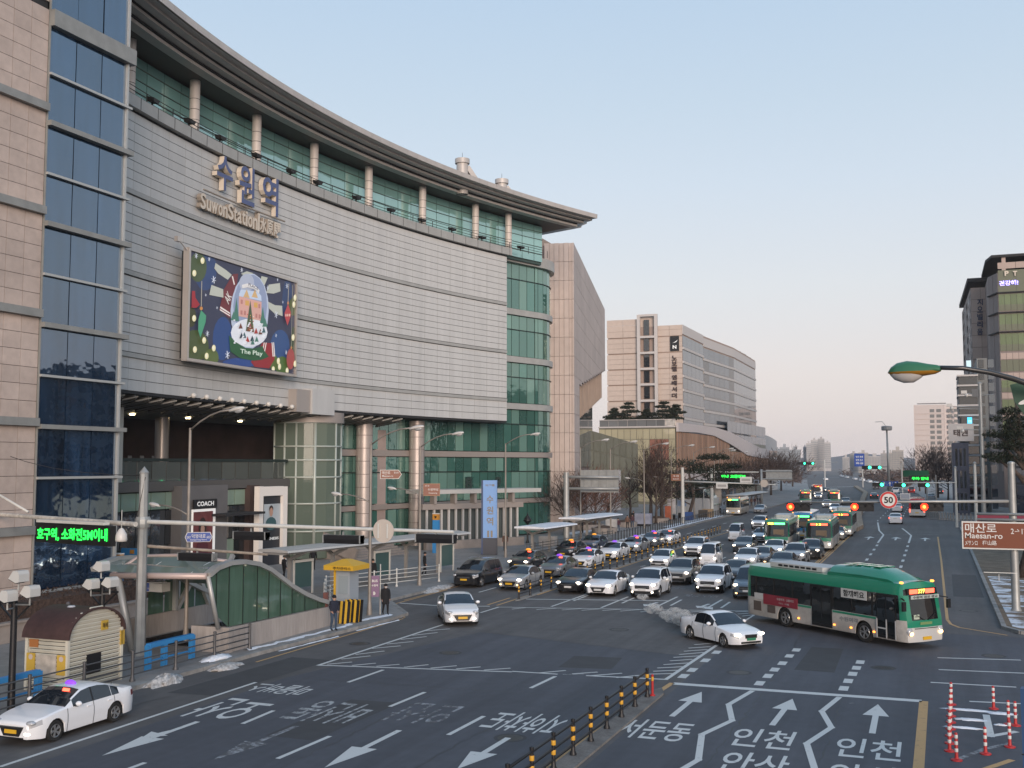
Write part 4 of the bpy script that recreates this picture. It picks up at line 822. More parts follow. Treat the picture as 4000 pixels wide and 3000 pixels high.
def bpoly(name, pts, z0, z1, m, parent): return MB().prism(pts, z0, z1, m).done(name, parent)
def facade(parent, a, b, z0, z1, nx_, nz_, m, gapx=.15, gapz=.5, th=.12, name='window', out=.04, sill=None, skip=None, flip=False):
    """a grid of window panels on the upright face a->b, outer face on the right hand"""
    A, B = Vector((a[0], a[1], 0)), Vector((b[0], b[1], 0)); d = (B-A)/nx_; u = d.normalized(); n = Vector((u.y, -u.x, 0)); h = (z1-z0)/nz_
    for i in range(nx_):
        for j in range(nz_):
            if skip and skip(i, j): continue
            p, q = A+d*i+u*gapx/2+n*out, A+d*(i+1)-u*gapx/2+n*out; quadpanel(name, parent, p, q, z0+h*j+gapz/2, z0+h*(j+1)-gapz/2, th, m)
PINKW = mat('mall_stone', (.45, .38, .345), .65, nz=[(.15, .07), (1.2, .05)]); vary(PINKW, .05)
BROWNR = mat('mall_ribbed', (.30, .23, .185), .65, nz=[(.4, .12)]); GREYW = mat('mall_joint', (.20, .155, .14), .7)
# ---- pink mall block behind the glass corner
ml = thing('mall_block', 'tall pale pink shopping block with ribbed corner strip and overhanging side wall', 'building', (-50, 150, 0))
pc = Vector((-43.5, 133.3, 0)); dr = Vector((-13.7, 60.9, 0)).normalized(); dl = Vector((-.976, -.218, 0)); dl = Vector((-dr.y, dr.x, 0)); zt_ = ZAT(2244, 947, pc.x, pc.y); zf = ZAT(2270, 1497, *(pc+dr*5).xy); far = pc+dr*62
ze = ZAT(2368, 1440, far.x, far.y)
mb = MB(); inn = dl*.3
W0 = [pc+dr*.1+dl*.35, far+dl*.35]
mb.add([(W0[0].x, W0[0].y, 0), (*(W0[0]+dr*7).xy, 0), (*(W0[0]+dr*7).xy, zf), (*far.xy, ze), (*(far+dl*.0).xy, zt_-.1), (W0[0].x, W0[0].y, zt_-.1)], [(0, 1, 2, 3, 4, 5)], GREYW)
b2 = [p+dl*26 for p in (pc+dr*.2, far)]
mb.prism([(*(pc+dr*.5+dl*.8).xy,), (*(far+dl*.8).xy,), (*b2[1].xy,), (*b2[0].xy,)], ze+.5, zt_-.2, GREYW); mb.prism([(*(pc+dr*.5+dl*.8).xy,), (*(pc+dr*7+dl*.8).xy,), (*(b2[0]+dr*7).xy,), (*b2[0].xy,)], 0, ze+.5, GREYW); mb.done('core', ml)
nz_, nx_ = 12, 16; hz = zt_/15.0
for i in range(nx_):                       # the big side wall, stone panel by stone panel
    s0, s1 = 62*i/nx_, 62*(i+1)/nx_
    for j in range(15):
        z0, z1 = hz*j, hz*(j+1); lim = zf+(ze-zf)*max(0, min(1, (s0-7)/55)) if s1 > 7.9 else 0
        if z1 <= lim: continue
        quadpanel('stone_panel', ml, pc+dr*(s0+.03), pc+dr*(s1-.03), max(z0, lim)+.02, z1-.02, .2, PINKW)
for i in range(6):                         # ribbed corner strip facing the viewer
    a, b = pc+dl*(3.9*(i+1)/6), pc+dl*(3.9*i/6)
    for j in range(15): quadpanel('rib_panel', ml, a+dr*(.0 if i % 2 else .14)-dl*.015, b+dr*(.0 if i % 2 else .14)+dl*.015, hz*j+.02, hz*(j+1)-.02, .3, PINKW)
for i in range(3):
    a, b = pc+dl*(3.95+1.1*(i+1))+dr*.7, pc+dl*(3.95+1.1*i)+dr*.7
    for j in range(11): quadpanel('rib_panel', ml, a-dl*.02, b+dl*.02, 3.3*j+.03, 3.3*(j+1)-.03, .3, BROWNR)
a0, a1 = pc+dr*7.2-dl*-.5, pc+dr*50+dl*.5      # ribbed recess and glass under the overhang
mb = MB()
for i in range(22): s = 7.4+i*2.4; p = pc+dr*s+dl*1.2; mb.ob((p.x, p.y, ze-2.2+(zf-ze)*(1-(s-7)/55)), (.5, 1.6, 6), BROWNR, (0, 0, atan2(dr.y, dr.x)))
tag(mb.done('soffit_rib', ml), kind='stuff')
GREYG = glass('grey_glass', (.16, .165, .165), 1.7, .7, (1, 1, 1), (.4, .1), vr=.15)
facade(ml, (pc+dr*7.5+dl*2.5).xy, (far+dl*2.5).xy, 8, ze-1, 10, 2, GREYG, .1, .1)
mb = MB(); mb.prism([(*(pc+dr*7+dl*2.7).xy,), (*(far+dl*2.7).xy,), (*(far+dl*20).xy,), (*(pc+dr*7+dl*20).xy,)], 0, ze-.6, GREYW); mb.done('core', ml)
tk = pc+dl*7+dr*3; MB().prism([(tk.x-8, tk.y), (tk.x+1.6, tk.y), (tk.x+1.6, tk.y+9), (tk.x-8, tk.y+9)], zt_-1, ZAT(2160, 918, tk.x, tk.y), BROWNR).done('roof_tank', ml)
# ---- olive glass wing in front of the hotel
OLG = glass('olive_glass', (.19, .19, .15), 1.6, .6, (1, 1, .9), (.3, .1), vr=.10); OLS = mat('olive_steel', (.20, .195, .15), .5, .3); BEIG = glass('beige_pane', (.40, .365, .25), 1.5, .5, (1, 1, 1), None, vr=.10)
wg = thing('glass_wing', 'low olive glass wing with white frames between the pink block and the beige podium', 'building', (-58, 205, 0))
a = AD(2262, 1815, 195); b = AD(2492, 1815, 213); a.z = b.z = 0
zA, zB = ZAT(2262, 1668, a.x, a.y), ZAT(2492, 1735, b.x, b.y); n = Vector((b.y-a.y, -(b.x-a.x), 0)).normalized()
mb = MB(); bk_ = -n*12
mb.add([(*p.xy, 0) for p in (a, b, b+bk_, a+bk_)]+[(a.x, a.y, zA), (b.x, b.y, zB), (*(b+bk_).xy, zB), (*(a+bk_).xy, zA)], [(0, 1, 5, 4), (1, 2, 6, 5), (2, 3, 7, 6), (3, 0, 4, 7), (4, 5, 6, 7)], OLS).done('core', wg)
for i in range(9):
    t0, t1 = i/9, (i+1)/9; p, q = a+(b-a)*(t0+.004), a+(b-a)*(t1-.004)
    for j in range(4):
        f0, f1 = j/4, (j+1)/4; zz0, zz1 = zA+(zB-zA)*t0, zA+(zB-zA)*t1; o = n*.08
        MB().add([(p.x+o.x, p.y+o.y, zz0*f0+.08), (q.x+o.x, q.y+o.y, zz1*f0+.08), (q.x+o.x, q.y+o.y, zz1*f1-.08), (p.x+o.x, p.y+o.y, zz0*f1-.08)], [(0, 1, 2, 3)], OLG).done('glass_pane', wg)
gw = AD(2276, 1840, 192); gw.z = 0; g2 = AD(2424, 1840, 200); g2.z = 0
quadpanel('screen_wall', wg, gw, g2, 0, ZAT(2276, 1836, gw.x, gw.y), .5, mat('pale_wall', (.36, .36, .37), .7))
for i in range(7): p, q = gw+(g2-gw)*(i/7+.004)+n*.06, gw+(g2-gw)*((i+1)/7-.004)+n*.06; quadpanel('wall_panel', wg, p, q, .1, ZAT(2276, 1840, gw.x, gw.y)-.1, .1, mat('pale_panel', (.42, .42, .43), .6))
# ---- hotel
HB = mat('hotel_beige', (.51, .42, .36), .7, nz=[(.12, .05), (1.5, .04)]); HJ = mat('hotel_joint', (.33, .25, .21), .7); HWH = mat('hotel_white', (.50, .47, .45), .6)
HGL = glass('hotel_glass', (.075, .09, .108), 1.8, .8, (.92, .97, 1), (.15, .15), vr=.18); HGD = glass('hotel_dark_glass', (.02, .024, .028), 1.7, .8, (1, 1, 1), None)
ht = thing('hotel', 'beige slab hotel with glass bands along its side and a black sign block', 'building', (-58, 260, 0))
YH = 237.; XR = AY(2667, 1500, YH).x; XL = AY(2372, 1500, YH).x; zT = AY(2667, 1268, YH).z; zP = 21.0
side = [(XR, YH), (AX(2745, 1300, XR+.3).x, AX(2745, 1300, XR+.3).y), (XR+2.6, 288), (XR+2.4, 327)]
bpoly('core', side+[(XR-18, 327), (XL+2, YH+2), (XL+.2, YH+.2)], 0, zT-.1, HJ, ht)
nf = 8; hf = (zT+3.3-zP)/(nf+.6)
ysH = [1237, 1312, 1374, 1436, 1497, 1560, 1620, 1680]
zsH = [AY(2520, y+6, YH).z for y in ysH]
for z1, z0 in zip(zsH, zsH[1:]):
    for x0, x1 in ((XL, AY(2486, 1, YH).x), (AY(2552, 1, YH).x, XR)):
        nn = 2
        for i in range(nn):
            for j in range(3):
                xa, xb = x0+(x1-x0)*i/nn, x0+(x1-x0)*(i+1)/nn; hh = (z1-z0-.25)/3; zt2 = min(z0+hh*(j+1)+.12, zT+2.4 if x1 < XR-5 else zT)
                if zt2-(z0+.12+hh*j) > .15: quadpanel('stone_panel', ht, (xa+.03, YH-.1), (xb-.03, YH-.1), z0+.14+hh*j, zt2-.02, .15, HB)
xa, xb = AY(2486, 1, YH).x, AY(2552, 1, YH).x
quadpanel('stair_recess', ht, (xa, YH+.2), (xb, YH+.2), 0, zT+2.6, .4, HB)
for z1, z0 in zip(zsH[:-1], zsH[1:]): quadpanel('stair_window', ht, (xa+1.1, YH-.25), (xa+2.3, YH-.25), z0+.5, z1-.4, .3, HGD); piece('stair_beam', ht, ((xa+xb)/2, YH-.7, z0), (xb-xa, .5, .5), HWH)
for x in (xa, xb): piece('stair_post', ht, (x, YH-.7, (zT+2.6)/2), (.7, .6, zT+2.6), HWH)
piece('stair_beam', ht, ((xa+xb)/2, YH-.7, zT+2.4), (xb-xa, .5, .5), HWH)
bs = thing('hotel_sign', 'black hotel sign block with a white N above dark vertical Korean letters', 'sign', (XR-2, YH-.3, 30))
p0, p1 = AY(2617, 1313, YH-.4), AY(2652, 1370, YH-.4); quadpanel('panel', bs, (p0.x, YH-.3), (p1.x, YH-.3), p1.z, p0.z, .2, BLK)
mb = MB(); text(mb, 'N', ((p0.x+p1.x)/2, YH-.34, p1.z+.9), (1, 0, 0), (0, 0, 1), .85, .8, WHT, .03)
mb.add([(p0.x+.5, YH-.34, p1.z+1.75), (p0.x+1.4, YH-.34, p1.z+2.0), (p0.x+1.75, YH-.34, p1.z+2.5), (p0.x+1.2, YH-.34, p1.z+2.1)], [(0, 1, 2, 3)], WHT); mb.done('logo', bs)
LETD = mat('letter_dark', (.05, .03, .03), .6)
for i, ch in enumerate('노보텔 앰배서더'):
    if ch == ' ': continue
    c = AY(2634, [1398, 1420, 1441, 0, 1474, 1496, 1520, 1545][i], YH-.4); mb = MB(); text(mb, ch, (c.x, YH-.25, c.z), (1, 0, 0), (0, 0, 1), 1.15, 1.1, LETD, .03, .12); mb.done('letter', bs)
nb = 7
for (a, b) in zip(side, side[1:]):
    L = hypot(b[0]-a[0], b[1]-a[1]); nn = max(3, int(L/4.2)); idx = side.index(a)
    zt3 = zT-(.0 if idx == 0 else .6)
    for j in range(nb):
        z1 = zt3-2.2-j*3.15; z0 = z1-3.15
        for i in range(nn):
            p = Vector(a)+(Vector(b)-Vector(a))*i/nn; q = Vector(a)+(Vector(b)-Vector(a))*(i+1)/nn; u = (q-p).normalized(); nv = Vector((u.y, -u.x))
            dk = idx == 1 and (i == nn-1 or (j in (1, 2) and i < 1))
            quadpanel('window', ht, p+u*.06+nv*.06, q-u*.06+nv*.06, z0+.45, z1-.25, .15, HGD if dk else HGL)
        p, q = Vector(a), Vector(b); u = (q-p).normalized(); nv = Vector((u.y, -u.x))*.25; quadpanel('floor_band', ht, p+nv, q+nv, z0-.2, z0+.36, .3, HWH)
        if idx == 1 and j in (1, 2, 3, 4): quadpanel('dark_strip', ht, p+nv*.9, q-u*4+nv*.9, z0+.36, z0+.72, .2, HGD)
    nv = Vector(((Vector(b)-Vector(a)).normalized().y, -(Vector(b)-Vector(a)).normalized().x))*.15
    quadpanel('parapet', ht, Vector(a)+nv, Vector(b)+nv, zt3-2.1, zt3, .4, HWH)
mb = MB(); p = AD(2905, 1398, 318); text(mb, '노보텔 호텔', p+Vector((.4, 0, 0)), Vector((-.02, 1, 0)), (0, 0, 1), 22, 2.0, LETD, .03, .2); mb.done('roof_sign_letters', ht)
# podium: beige glazed block, white ribbons
pdm = thing('hotel_podium', 'beige glazed podium with curved white ribbons and brown louvres below the hotel', 'building', (-56, 225, 0))
YP = 222.; xl, xr = AY(2340, 1700, YP).x, AY(2638, 1700, YP).x; zp = AY(2500, 1668, YP).z
bpoly('core', [(xl, YP), (xr, YP), (xr, YP+14), (xl, YP+14)], 0, zp, OLS, pdm)
nn = 12
for i in range(nn):
    for j in range(7):
        x0, x1 = xl+(xr-xl)*i/nn, xl+(xr-xl)*(i+1)/nn; h = (zp-1)/7
        red = 8 <= i <= 10 and j in (4, 5)
        quadpanel('facade_pane', pdm, (x0+.06, YP-.06), (x1-.06, YP-.06), .6+h*j+.06, .6+h*(j+1)-.06, .1, mat('red_brown_panel', (.26, .115, .08), .6) if red else BEIG)
for i in range(8): x0, x1 = xl+(xr-xl)*i/8, xl+(xr-xl)*(i+1)/8; quadpanel('roof_balustrade', pdm, (x0+.04, YP+.3), (x1-.04, YP+.3), zp+.1, zp+1.5, .06, GREYG)
piece('roof_rail', pdm, ((xl+xr)/2, YP+.25, zp+1.56), (xr-xl, .15, .12), HWH); piece('roof_edge', pdm, ((xl+xr)/2, YP-.05, zp), (xr-xl+.2, .5, .3), HWH)
ribs = [(xr+.1, YP), (xr+.3, 240), (xr+.8, 258), (xr+1.8, 275), (xr+3.2, 292), (xr+3.6, 312), (xr+3.4, 330)]
def rib(name, z0s, z1s, o, m, th=.5):
    mb = MB(); P = []
    for (x, y), a, b in zip(ribs, z0s, z1s): P += [(x+o, y, a), (x+o, y, b), (x+o-th, y, b), (x+o-th, y, a)]
    mb.add(P, [(4*i+j, 4*i+4+j, 4*i+4+(j+1) % 4, 4*i+(j+1) % 4) for i in range(len(ribs)-1) for j in range(4)]+[(0, 1, 2, 3)], m).done(name, pdm, smooth=50)
WHR = mat('ribbon_white', (.52, .47, .46), .55)
bpoly('core', [(x-.3, y) for x, y in ribs]+[(xr-16, 330), (xr-16, YP+1)], 0, 14.2, OLS, pdm)
rib('white_ribbon', [15.3, 15.6, 15.3, 13.5, 10.9, 10.4, 10.2], [17.2, 17.3, 17.4, 16.6, 14.6, 13.2, 13.0], .6, WHR); rib('canopy_ribbon', [5.2, 5.0, 4.8, 4.5, 4.6, 5.2, 5.4], [6.9, 7.0, 7.0, 6.9, 6.6, 6.2, 6.0], 2.6, WHR, 2.4)
LOUV = mat('brown_louvre', (.27, .17, .12), .6); vary(LOUV, .25)
for (a, b), k_ in zip(zip(ribs, ribs[1:]), range(9)):
    for i in range(9):
        t = (i+.5)/9; x, y = a[0]+(b[0]-a[0])*t, a[1]+(b[1]-a[1])*t; piece('louvre', pdm, (x+.15, y, 11.2 if k_ < 3 else 9.2), (.35, .9, 8.2 if k_ < 3 else 5), LOUV)
facade(pdm, ribs[0], ribs[3], .3, 5, 12, 1, SHOPD, .2, .3, out=.1); facade(pdm, ribs[3], ribs[6], .3, 6.2, 12, 2, HGL, .2, .3, out=.1); facade(pdm, ribs[3], ribs[6], 13.2, 19.8, 10, 2, HGL, .2, .5, out=-.3)
# white annex behind
an = thing('white_annex', 'white annex with curved roof and blue sign at the far end of the hotel', 'building', (-46, 340, 0))
ax0, ax1 = AD(2938, 1700, 333), AD(3008, 1700, 372); ax0.z = ax1.z = 0
WHB = mat('annex_white', (.47, .455, .45), .6)
z_a = ZAT(2938, 1688, ax0.x, ax0.y)
mb = MB(); P = []; k_ = 10
for i in range(k_+1): t = i/k_; p = ax0+(ax1-ax0)*t+Vector((2.2*sin(t*pi*.5), 0, 0)); P += [(p.x, p.y, 0), (p.x, p.y, z_a-2*t*t), (p.x-15, p.y+6, z_a-2*t*t), (p.x-15, p.y+6, 0)]
mb.add(P, [(4*i+j, 4*i+4+j, 4*i+5+j, 4*i+1+j) for i in range(k_) for j in range(3)]+[(0, 1, 2, 3), (4*k_+3, 4*k_+2, 4*k_+1, 4*k_)], WHB).done('wall', an)
facade(an, (ax0+Vector((.6, 0, 0))).xy, (ax0+(ax1-ax0)*.45+Vector((1.6, 0, 0))).xy, 2, z_a-4, 2, 4, HGL, .8, 1.6, out=.2)
facade(an, (ax0+(ax1-ax0)*.55+Vector((1.8, 0, 0))).xy, (ax1+Vector((2.2, 0, 0))).xy, 5, z_a-4, 2, 2, HGL, 1.0, 2.5, out=.2)
p = AD(2947, 1795, 332); piece('blue_sign', an, (p.x+1.6, p.y-.2, p.z), (1.6, .3, 3.2), mat('annex_blue', (.02, .12, .36), .5))
# ---- right side: green-glass office block with P T letters
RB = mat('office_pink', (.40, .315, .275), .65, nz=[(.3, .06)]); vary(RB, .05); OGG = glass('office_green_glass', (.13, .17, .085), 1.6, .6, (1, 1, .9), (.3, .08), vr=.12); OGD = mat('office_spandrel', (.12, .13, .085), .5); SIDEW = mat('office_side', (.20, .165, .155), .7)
pt_ = thing('green_glass_office', 'pink stone office with olive green glass floors and the letters P T near the top', 'building', (18, 232, 0))
YR = 230.; x0 = AY(3900, 1200, YR).x; x1 = x0+26; zR = AY(3880, 998, YR).z; xs0 = AY(3872, 1000, YR).x
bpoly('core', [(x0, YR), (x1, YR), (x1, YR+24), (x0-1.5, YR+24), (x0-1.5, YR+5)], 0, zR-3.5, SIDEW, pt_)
MB().add([(xs0, YR-.5, zR), (x1, YR-.5, zR), (x1, YR+24, zR), (x0-1.9, YR+24, zR), (x0-1.9, YR+5, zR), (xs0, YR-.5, zR-.5), (x1, YR-.5, zR-.5), (x1, YR+24, zR-.5), (x0-1.9, YR+24, zR-.5), (x0-1.9, YR+5, zR-.5)],
         [(0, 1, 2, 3, 4), (9, 8, 7, 6, 5), (0, 5, 6, 1), (4, 9, 5, 0), (3, 8, 9, 4)], DARK).done('roof_canopy', pt_)
for x in (x0+1.2, x0+5.6, x0+11): piece('canopy_post', pt_, (x, YR+.3, zR-2), (.7, .7, 3.2), RB)
rowsP = [(1024, 1050, RB), (1054, 1142, OGD), (1148, 1215, OGG), (1226, 1292, OGG), (1302, 1372, OGG), (1378, 1404, RB), (1405, 1452, OGD), (1456, 1482, RB), (1484, 1532, OGG), (1534, 1558, RB), (1560, 1610, OGG), (1612, 1640, RB), (1642, 1700, OGG), (1702, 1815, SHOPD)]
for i, (ya, yb, m_) in enumerate(rowsP):
    z1, z0 = AY(3930, ya, YR).z, AY(3930, yb, YR).z; nn = 2 if i < 2 else 6
    for k in range(nn*2):
        xa = x0+.1+k*13/nn/1.0*.5; xb = xa+13/nn*.5-.06
        quadpanel('facade_panel', pt_, (xa, YR-.08), (xb, YR-.08), z0+.05, z1-.05, .15, m_)
        if m_ is OGG and k < 8: quadpanel('facade_panel', pt_, (xa, YR-.09), (xb, YR-.09), z0+.06, z0+(z1-z0)*.38, .15, OGD)
    if m_ is OGG and i < 6:
        z = z1+.25; MB().beam((x0-.1, YR-.35, z), (x1, YR-.35, z), .5, .22, DARK).beam((x0-.1, YR-.35, z), (x0-1.6, YR+4.6, z), .4, .22, DARK).done('floor_fin', pt_)
for i in range(10):
    z1 = zR-3.5-i*3.9
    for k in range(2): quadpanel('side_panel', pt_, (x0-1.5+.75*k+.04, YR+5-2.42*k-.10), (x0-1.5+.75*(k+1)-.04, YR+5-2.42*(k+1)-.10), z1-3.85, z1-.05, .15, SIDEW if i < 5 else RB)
for ch, px in (('P', 3932), ('T', 3965)): mb = MB(); c = AY(px, 1068, YR-.3); text(mb, ch, (c.x, YR-.3, c.z), (1, 0, 0), (0, 0, 1), .75, .95, mat('letter_pale', (.62, .55, .45), .5), .04, .1); mb.done('letter', pt_)
mb = MB(); c = AY(3940, 1105, YR-.3); text(mb, '건강해!', (c.x, YR-.3, c.z), (1, 0, 0), (0, 0, 1), 3.4, 1.0, mat('neon_violet', (.35, .30, .95), .5, emit=2.2), .03); mb.done('neon_letters', pt_)
# narrower tower left of it
nt_ = thing('pink_slab_tower', 'slim pink stone tower with dark vertical letters beside the green glass office', 'building', (12, 247, 0))
YN = 247.; xa, xb = AY(3793, 1200, YN).x, AY(3870, 1200, YN).x; zN = AY(3800, 1088, YN).z; xd = AY(3757, 1200, YN+40).x
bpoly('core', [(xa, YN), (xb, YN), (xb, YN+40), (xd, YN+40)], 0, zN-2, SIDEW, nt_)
for j in range(18):
    h = (zN-2)/18
    for k in range(2): quadpanel('stone_panel', nt_, (xa+(xb-xa)*k/2+.04, YN-.08), (xa+(xb-xa)*(k+1)/2-.04, YN-.08), h*j+.05, h*(j+1)-.05, .15, RB)
    for k in range(6): a, b = Vector((xa+(xd-xa)*(k+1)/6, YN+40*(k+1)/6, 0)), Vector((xa+(xd-xa)*k/6, YN+40*k/6, 0)); quadpanel('balcony', nt_, a, b, h*j+.15, h*j+h*.6, .5, mat('balcony_grey', (.27, .26, .26), .6))
MB().prism([(xa-.6, YN-.6), (xb+.5, YN-.6), (xb+.5, YN+40), (xd-.6, YN+40)], zN-.8, zN, DARK).done('roof', nt_)
for px, fl in ((3828, 0), (3879, 1)):
    for i, ch in enumerate('지오빌리움'): c = AY(px, 1180+i*29, YN-.5 if not fl else YR-.5+2); mb = MB(); text(mb, ch, (c.x, c.y, c.z), (1, 0, 0), (0, 0, 1), 1.1, 1.35, mat('letter_navy', (.02, .03, .075), .5), .03, .12); (mb.done('letter', nt_) if not fl else None)
# grey glass stair tower with white slabs in front
gt = thing('white_slab_block', 'dark glass block with white floor slabs below the pink slab tower', 'building', (10, 205, 0))
YG = 205.; xa, xb = AY(3744, 1600, YG).x, AY(3862, 1600, YG).x; zG = AY(3750, 1468, YG).z; zG2 = AY(3800, 1400, YG).z
xm = AY(3770, 1, YG).x
bpoly('core', [(xa+.1, YG+.2), (xm, YG+.2), (xm, YG+15), (xa+.1, YG+15)], 0, zG, mat('slate_wall', (.10, .11, .12), .6), gt); bpoly('core', [(xm, YG+.3), (xb, YG+.3), (xb, YG+15), (xm, YG+15)], 0, zG2, mat('grey_concrete', (.17, .175, .17), .7), gt)
for j in range(13): z = zG-j*1.75; piece('floor_slab', gt, ((xa+xm)/2, YG+4, z), (xm-xa+.2, 9, .3), HWH); quadpanel('window', gt, (xa+.2, YG+.1), (xm-.1, YG+.1), z-1.5, z-.2, .15, HGD)
for j in range(13):
    z = zG2-j*2.05
    for k, (p, q) in enumerate(((3776, 3796), (3812, 3834))): quadpanel('window', gt, (AY(p, 1, YG).x, YG+.2), (AY(q, 1, YG).x, YG+.2), z-1.7, z-.25, .12, HGL if k else HGD)
cy_ = thing('blue_sign_box', 'small glowing cyan sign box on the dark glass block', 'sign', tuple(AY(3788, 1640, YG-1)))
c = AY(3788, 1646, YG-.9); MB().ob(c, (.75, .5, 1.4), mat('cyan_lit', (.05, .45, .75), .5, emit=1.6)).done('lit_box', cy_); mb = MB(); text(mb, '호텔', (c.x, c.y-.27, c.z), (1, 0, 0), (0, 0, 1), .6, .5, WHT, .02); mb.done('lettering', cy_)
c2 = AY(3784, 1423, YG-.9); cz = thing('pale_sign_box', 'pale cyan sign box high on the dark glass block', 'sign', tuple(c2)); MB().ob(c2, (.75, .5, 1.3), mat('pale_cyan_lit', (.45, .62, .68), .5, emit=.5)).done('lit_box', cz)
dk = thing('navy_box_building', 'low navy blue building with white billboard on its roof', 'building', (8, 190, 0))
YD = 192.; xa, xb = AY(3718, 1700, YD).x, AY(3782, 1700, YD).x; zD = AY(3750, 1730, YD).z
bpoly('wall', [(xa, YD), (xb, YD), (xb, YD+10), (xa, YD+10)], 0, zD, mat('navy_wall', (.035, .045, .075), .6, nz=[(.4, .15)]), dk); facade(dk, (xa+.3, YD), (xb-.3, YD), .5, zD-.5, 3, 3, HGD, .3, .8)
c = AY(3748, 1700, YD+1); quadpanel('billboard', dk, (c.x-1.7, YD+1), (c.x+2.2, YD+1), zD+.3, zD+3.2, .3, HWH); mb = MB(); text(mb, '태권', (c.x+.2, YD+.96, zD+1.7), (1, 0, 0), (0, 0, 1), 2.2, 1.2, LETD, .03); mb.done('billboard_letters', dk)
wbk = thing('white_block', 'plain pale grey block rising behind the navy building', 'building', (4, 215, 0)); xa, xb = AY(3690, 1, 216).x, AY(3748, 1, 216).x
bpoly('wall', [(xa, 216), (xb, 216), (xb, 226), (xa, 226)], 0, AY(3700, 1656, 216).z, mat('pale_block', (.40, .40, .41), .7), wbk); facade(wbk, (xa+.4, 216), (xb-.4, 216), 1, 14, 2, 4, HGD, 1.2, 1.8)
sh = thing('bus_depot_shop', 'long low dark shop row behind the pine tree at the right edge', 'building', (16, 190, 0)); bpoly('wall', [(11.5, 184), (40, 184), (40, 200), (11.5, 200)], 0, 16, mat('dark_shop_wall', (.03, .032, .038), .6), sh); facade(sh, (11.7, 184), (39, 184), .4, 15.6, 16, 6, glass('dark_shop_glass', (.02, .024, .04), 1.8, .8, (.8, .9, 1), (.5, .2), vr=.4), .12, .35)
# white apartment slab
ap_ = thing('apartment_slab', 'tall white apartment slab with paired balcony windows beyond the bend', 'building', (-10, 650, 0))
YA_ = 640.; xa, xb, xc_ = AY(3572, 1700, YA_).x, AY(3690, 1700, YA_).x, AY(3742, 1700, YA_+16).x; zA = AY(3600, 1582, YA_).z
APW = mat('apartment_white', (.52, .45, .42), .7)
bpoly('wall', [(xa, YA_), (xb, YA_), (xb+6, YA_+16), (xa+4, YA_+16)], 0, zA, APW, ap_); bpoly('side_wall', [(xb+.1, YA_), (xc_, YA_+5), (xc_, YA_+16), (xb+.1, YA_+16)], 0, zA-.6, APW, ap_)
for j in range(14):
    z = zA-2.4-j*2.98
    for px0, px1 in ((3585, 3602), (3610, 3628), (3652, 3670), (3676, 3694)):
        a, b = AY(px0, 1, YA_).x, AY(px1, 1, YA_).x; quadpanel('window', ap_, (a, YA_-.1), (b, YA_-.1), z-1.75, z, .2, mat('apartment_window', (.15, .15, .145), .4))
    piece('slab_line', ap_, ((xa+xb)/2, YA_-.12, z-2.35), (xb-xa, .3, .35), APW)
piece('roof_frame', ap_, ((xa+xb)/2+1.5, YA_+4, zA+.9), (15, 2, .5), mat('roof_grey', (.2, .19, .19), .7))
g0 = thing('grey_slab', 'dark grey apartment end wall beside the white slab', 'building', (-25, 700, 0)); a, b = AY(3531, 1, 690).x, AY(3558, 1, 690).x
bpoly('wall', [(a, 690), (b, 690), (b, 715), (a, 715)], 0, AY(3540, 1686, 690).z, mat('slate_block', (.16, .175, .20), .7), g0); a, b = AY(3556, 1, 700).x, AY(3573, 1, 700).x
bpoly('wall', [(a+.1, 691), (b, 691), (b, 716), (a+.1, 716)], 0, AY(3560, 1612, 690).z, mat('slate_block2', (.24, .23, .22), .7), g0)
# the far town
FAR = [mat('far_wall_%d' % i, c, .8) for i, c in enumerate([(.34, .32, .31), (.42, .40, .39), (.29, .31, .33), (.38, .35, .32)])]; FWIN = mat('far_window', (.17, .19, .21), .5)
def farblock(px0, px1, ytop, dep, lab, mi=0, nwin=6, nfl=12, dp=14):
    a, b = AD(px0, 1790, dep), AD(px1, 1790, dep); zt4 = AD((px0+px1)/2, ytop, dep).z; a.z = b.z = 0
    t = thing('apartment_tower', lab, 'building', tuple((a+b)/2), 0, 'distant apartment towers'); n = Vector((b.y-a.y, -(b.x-a.x), 0)).normalized()
    MB().prism([a.xy, b.xy, (b-n*dp).xy, (a-n*dp).xy], -1, zt4, FAR[mi]).done('wall', t)
    m2 = MB(); u = (b-a)/nwin
    for i in range(nwin):
        p, q = a+u*(i+.22)+n*.15, a+u*(i+.78)+n*.15; m2.add([(*p.xy, zt4*.1), (*q.xy, zt4*.1), (*q.xy, zt4*.94), (*p.xy, zt4*.94)], [(0, 1, 2, 3)], FWIN)
    tag(m2.done('window', t), kind='stuff'); m3 = MB(); k = nfl
    for j in range(1, k): z = zt4*(.1+.84*j/k); m3.add([(*(a+n*.25).xy, z), (*(b+n*.25).xy, z), (*(b+n*.25).xy, z+zt4*.025), (*(a+n*.25).xy, z+zt4*.025)], [(0, 1, 2, 3)], FAR[mi])
    tag(m3.done('floor_line', t), kind='stuff'); MB().prism([(a+u*nwin*.35-n*2).xy, (a+u*nwin*.65-n*2).xy, (a+u*nwin*.65-n*8).xy, (a+u*nwin*.35-n*8).xy], zt4, zt4+2.5, FAR[mi]).done('roof', t)
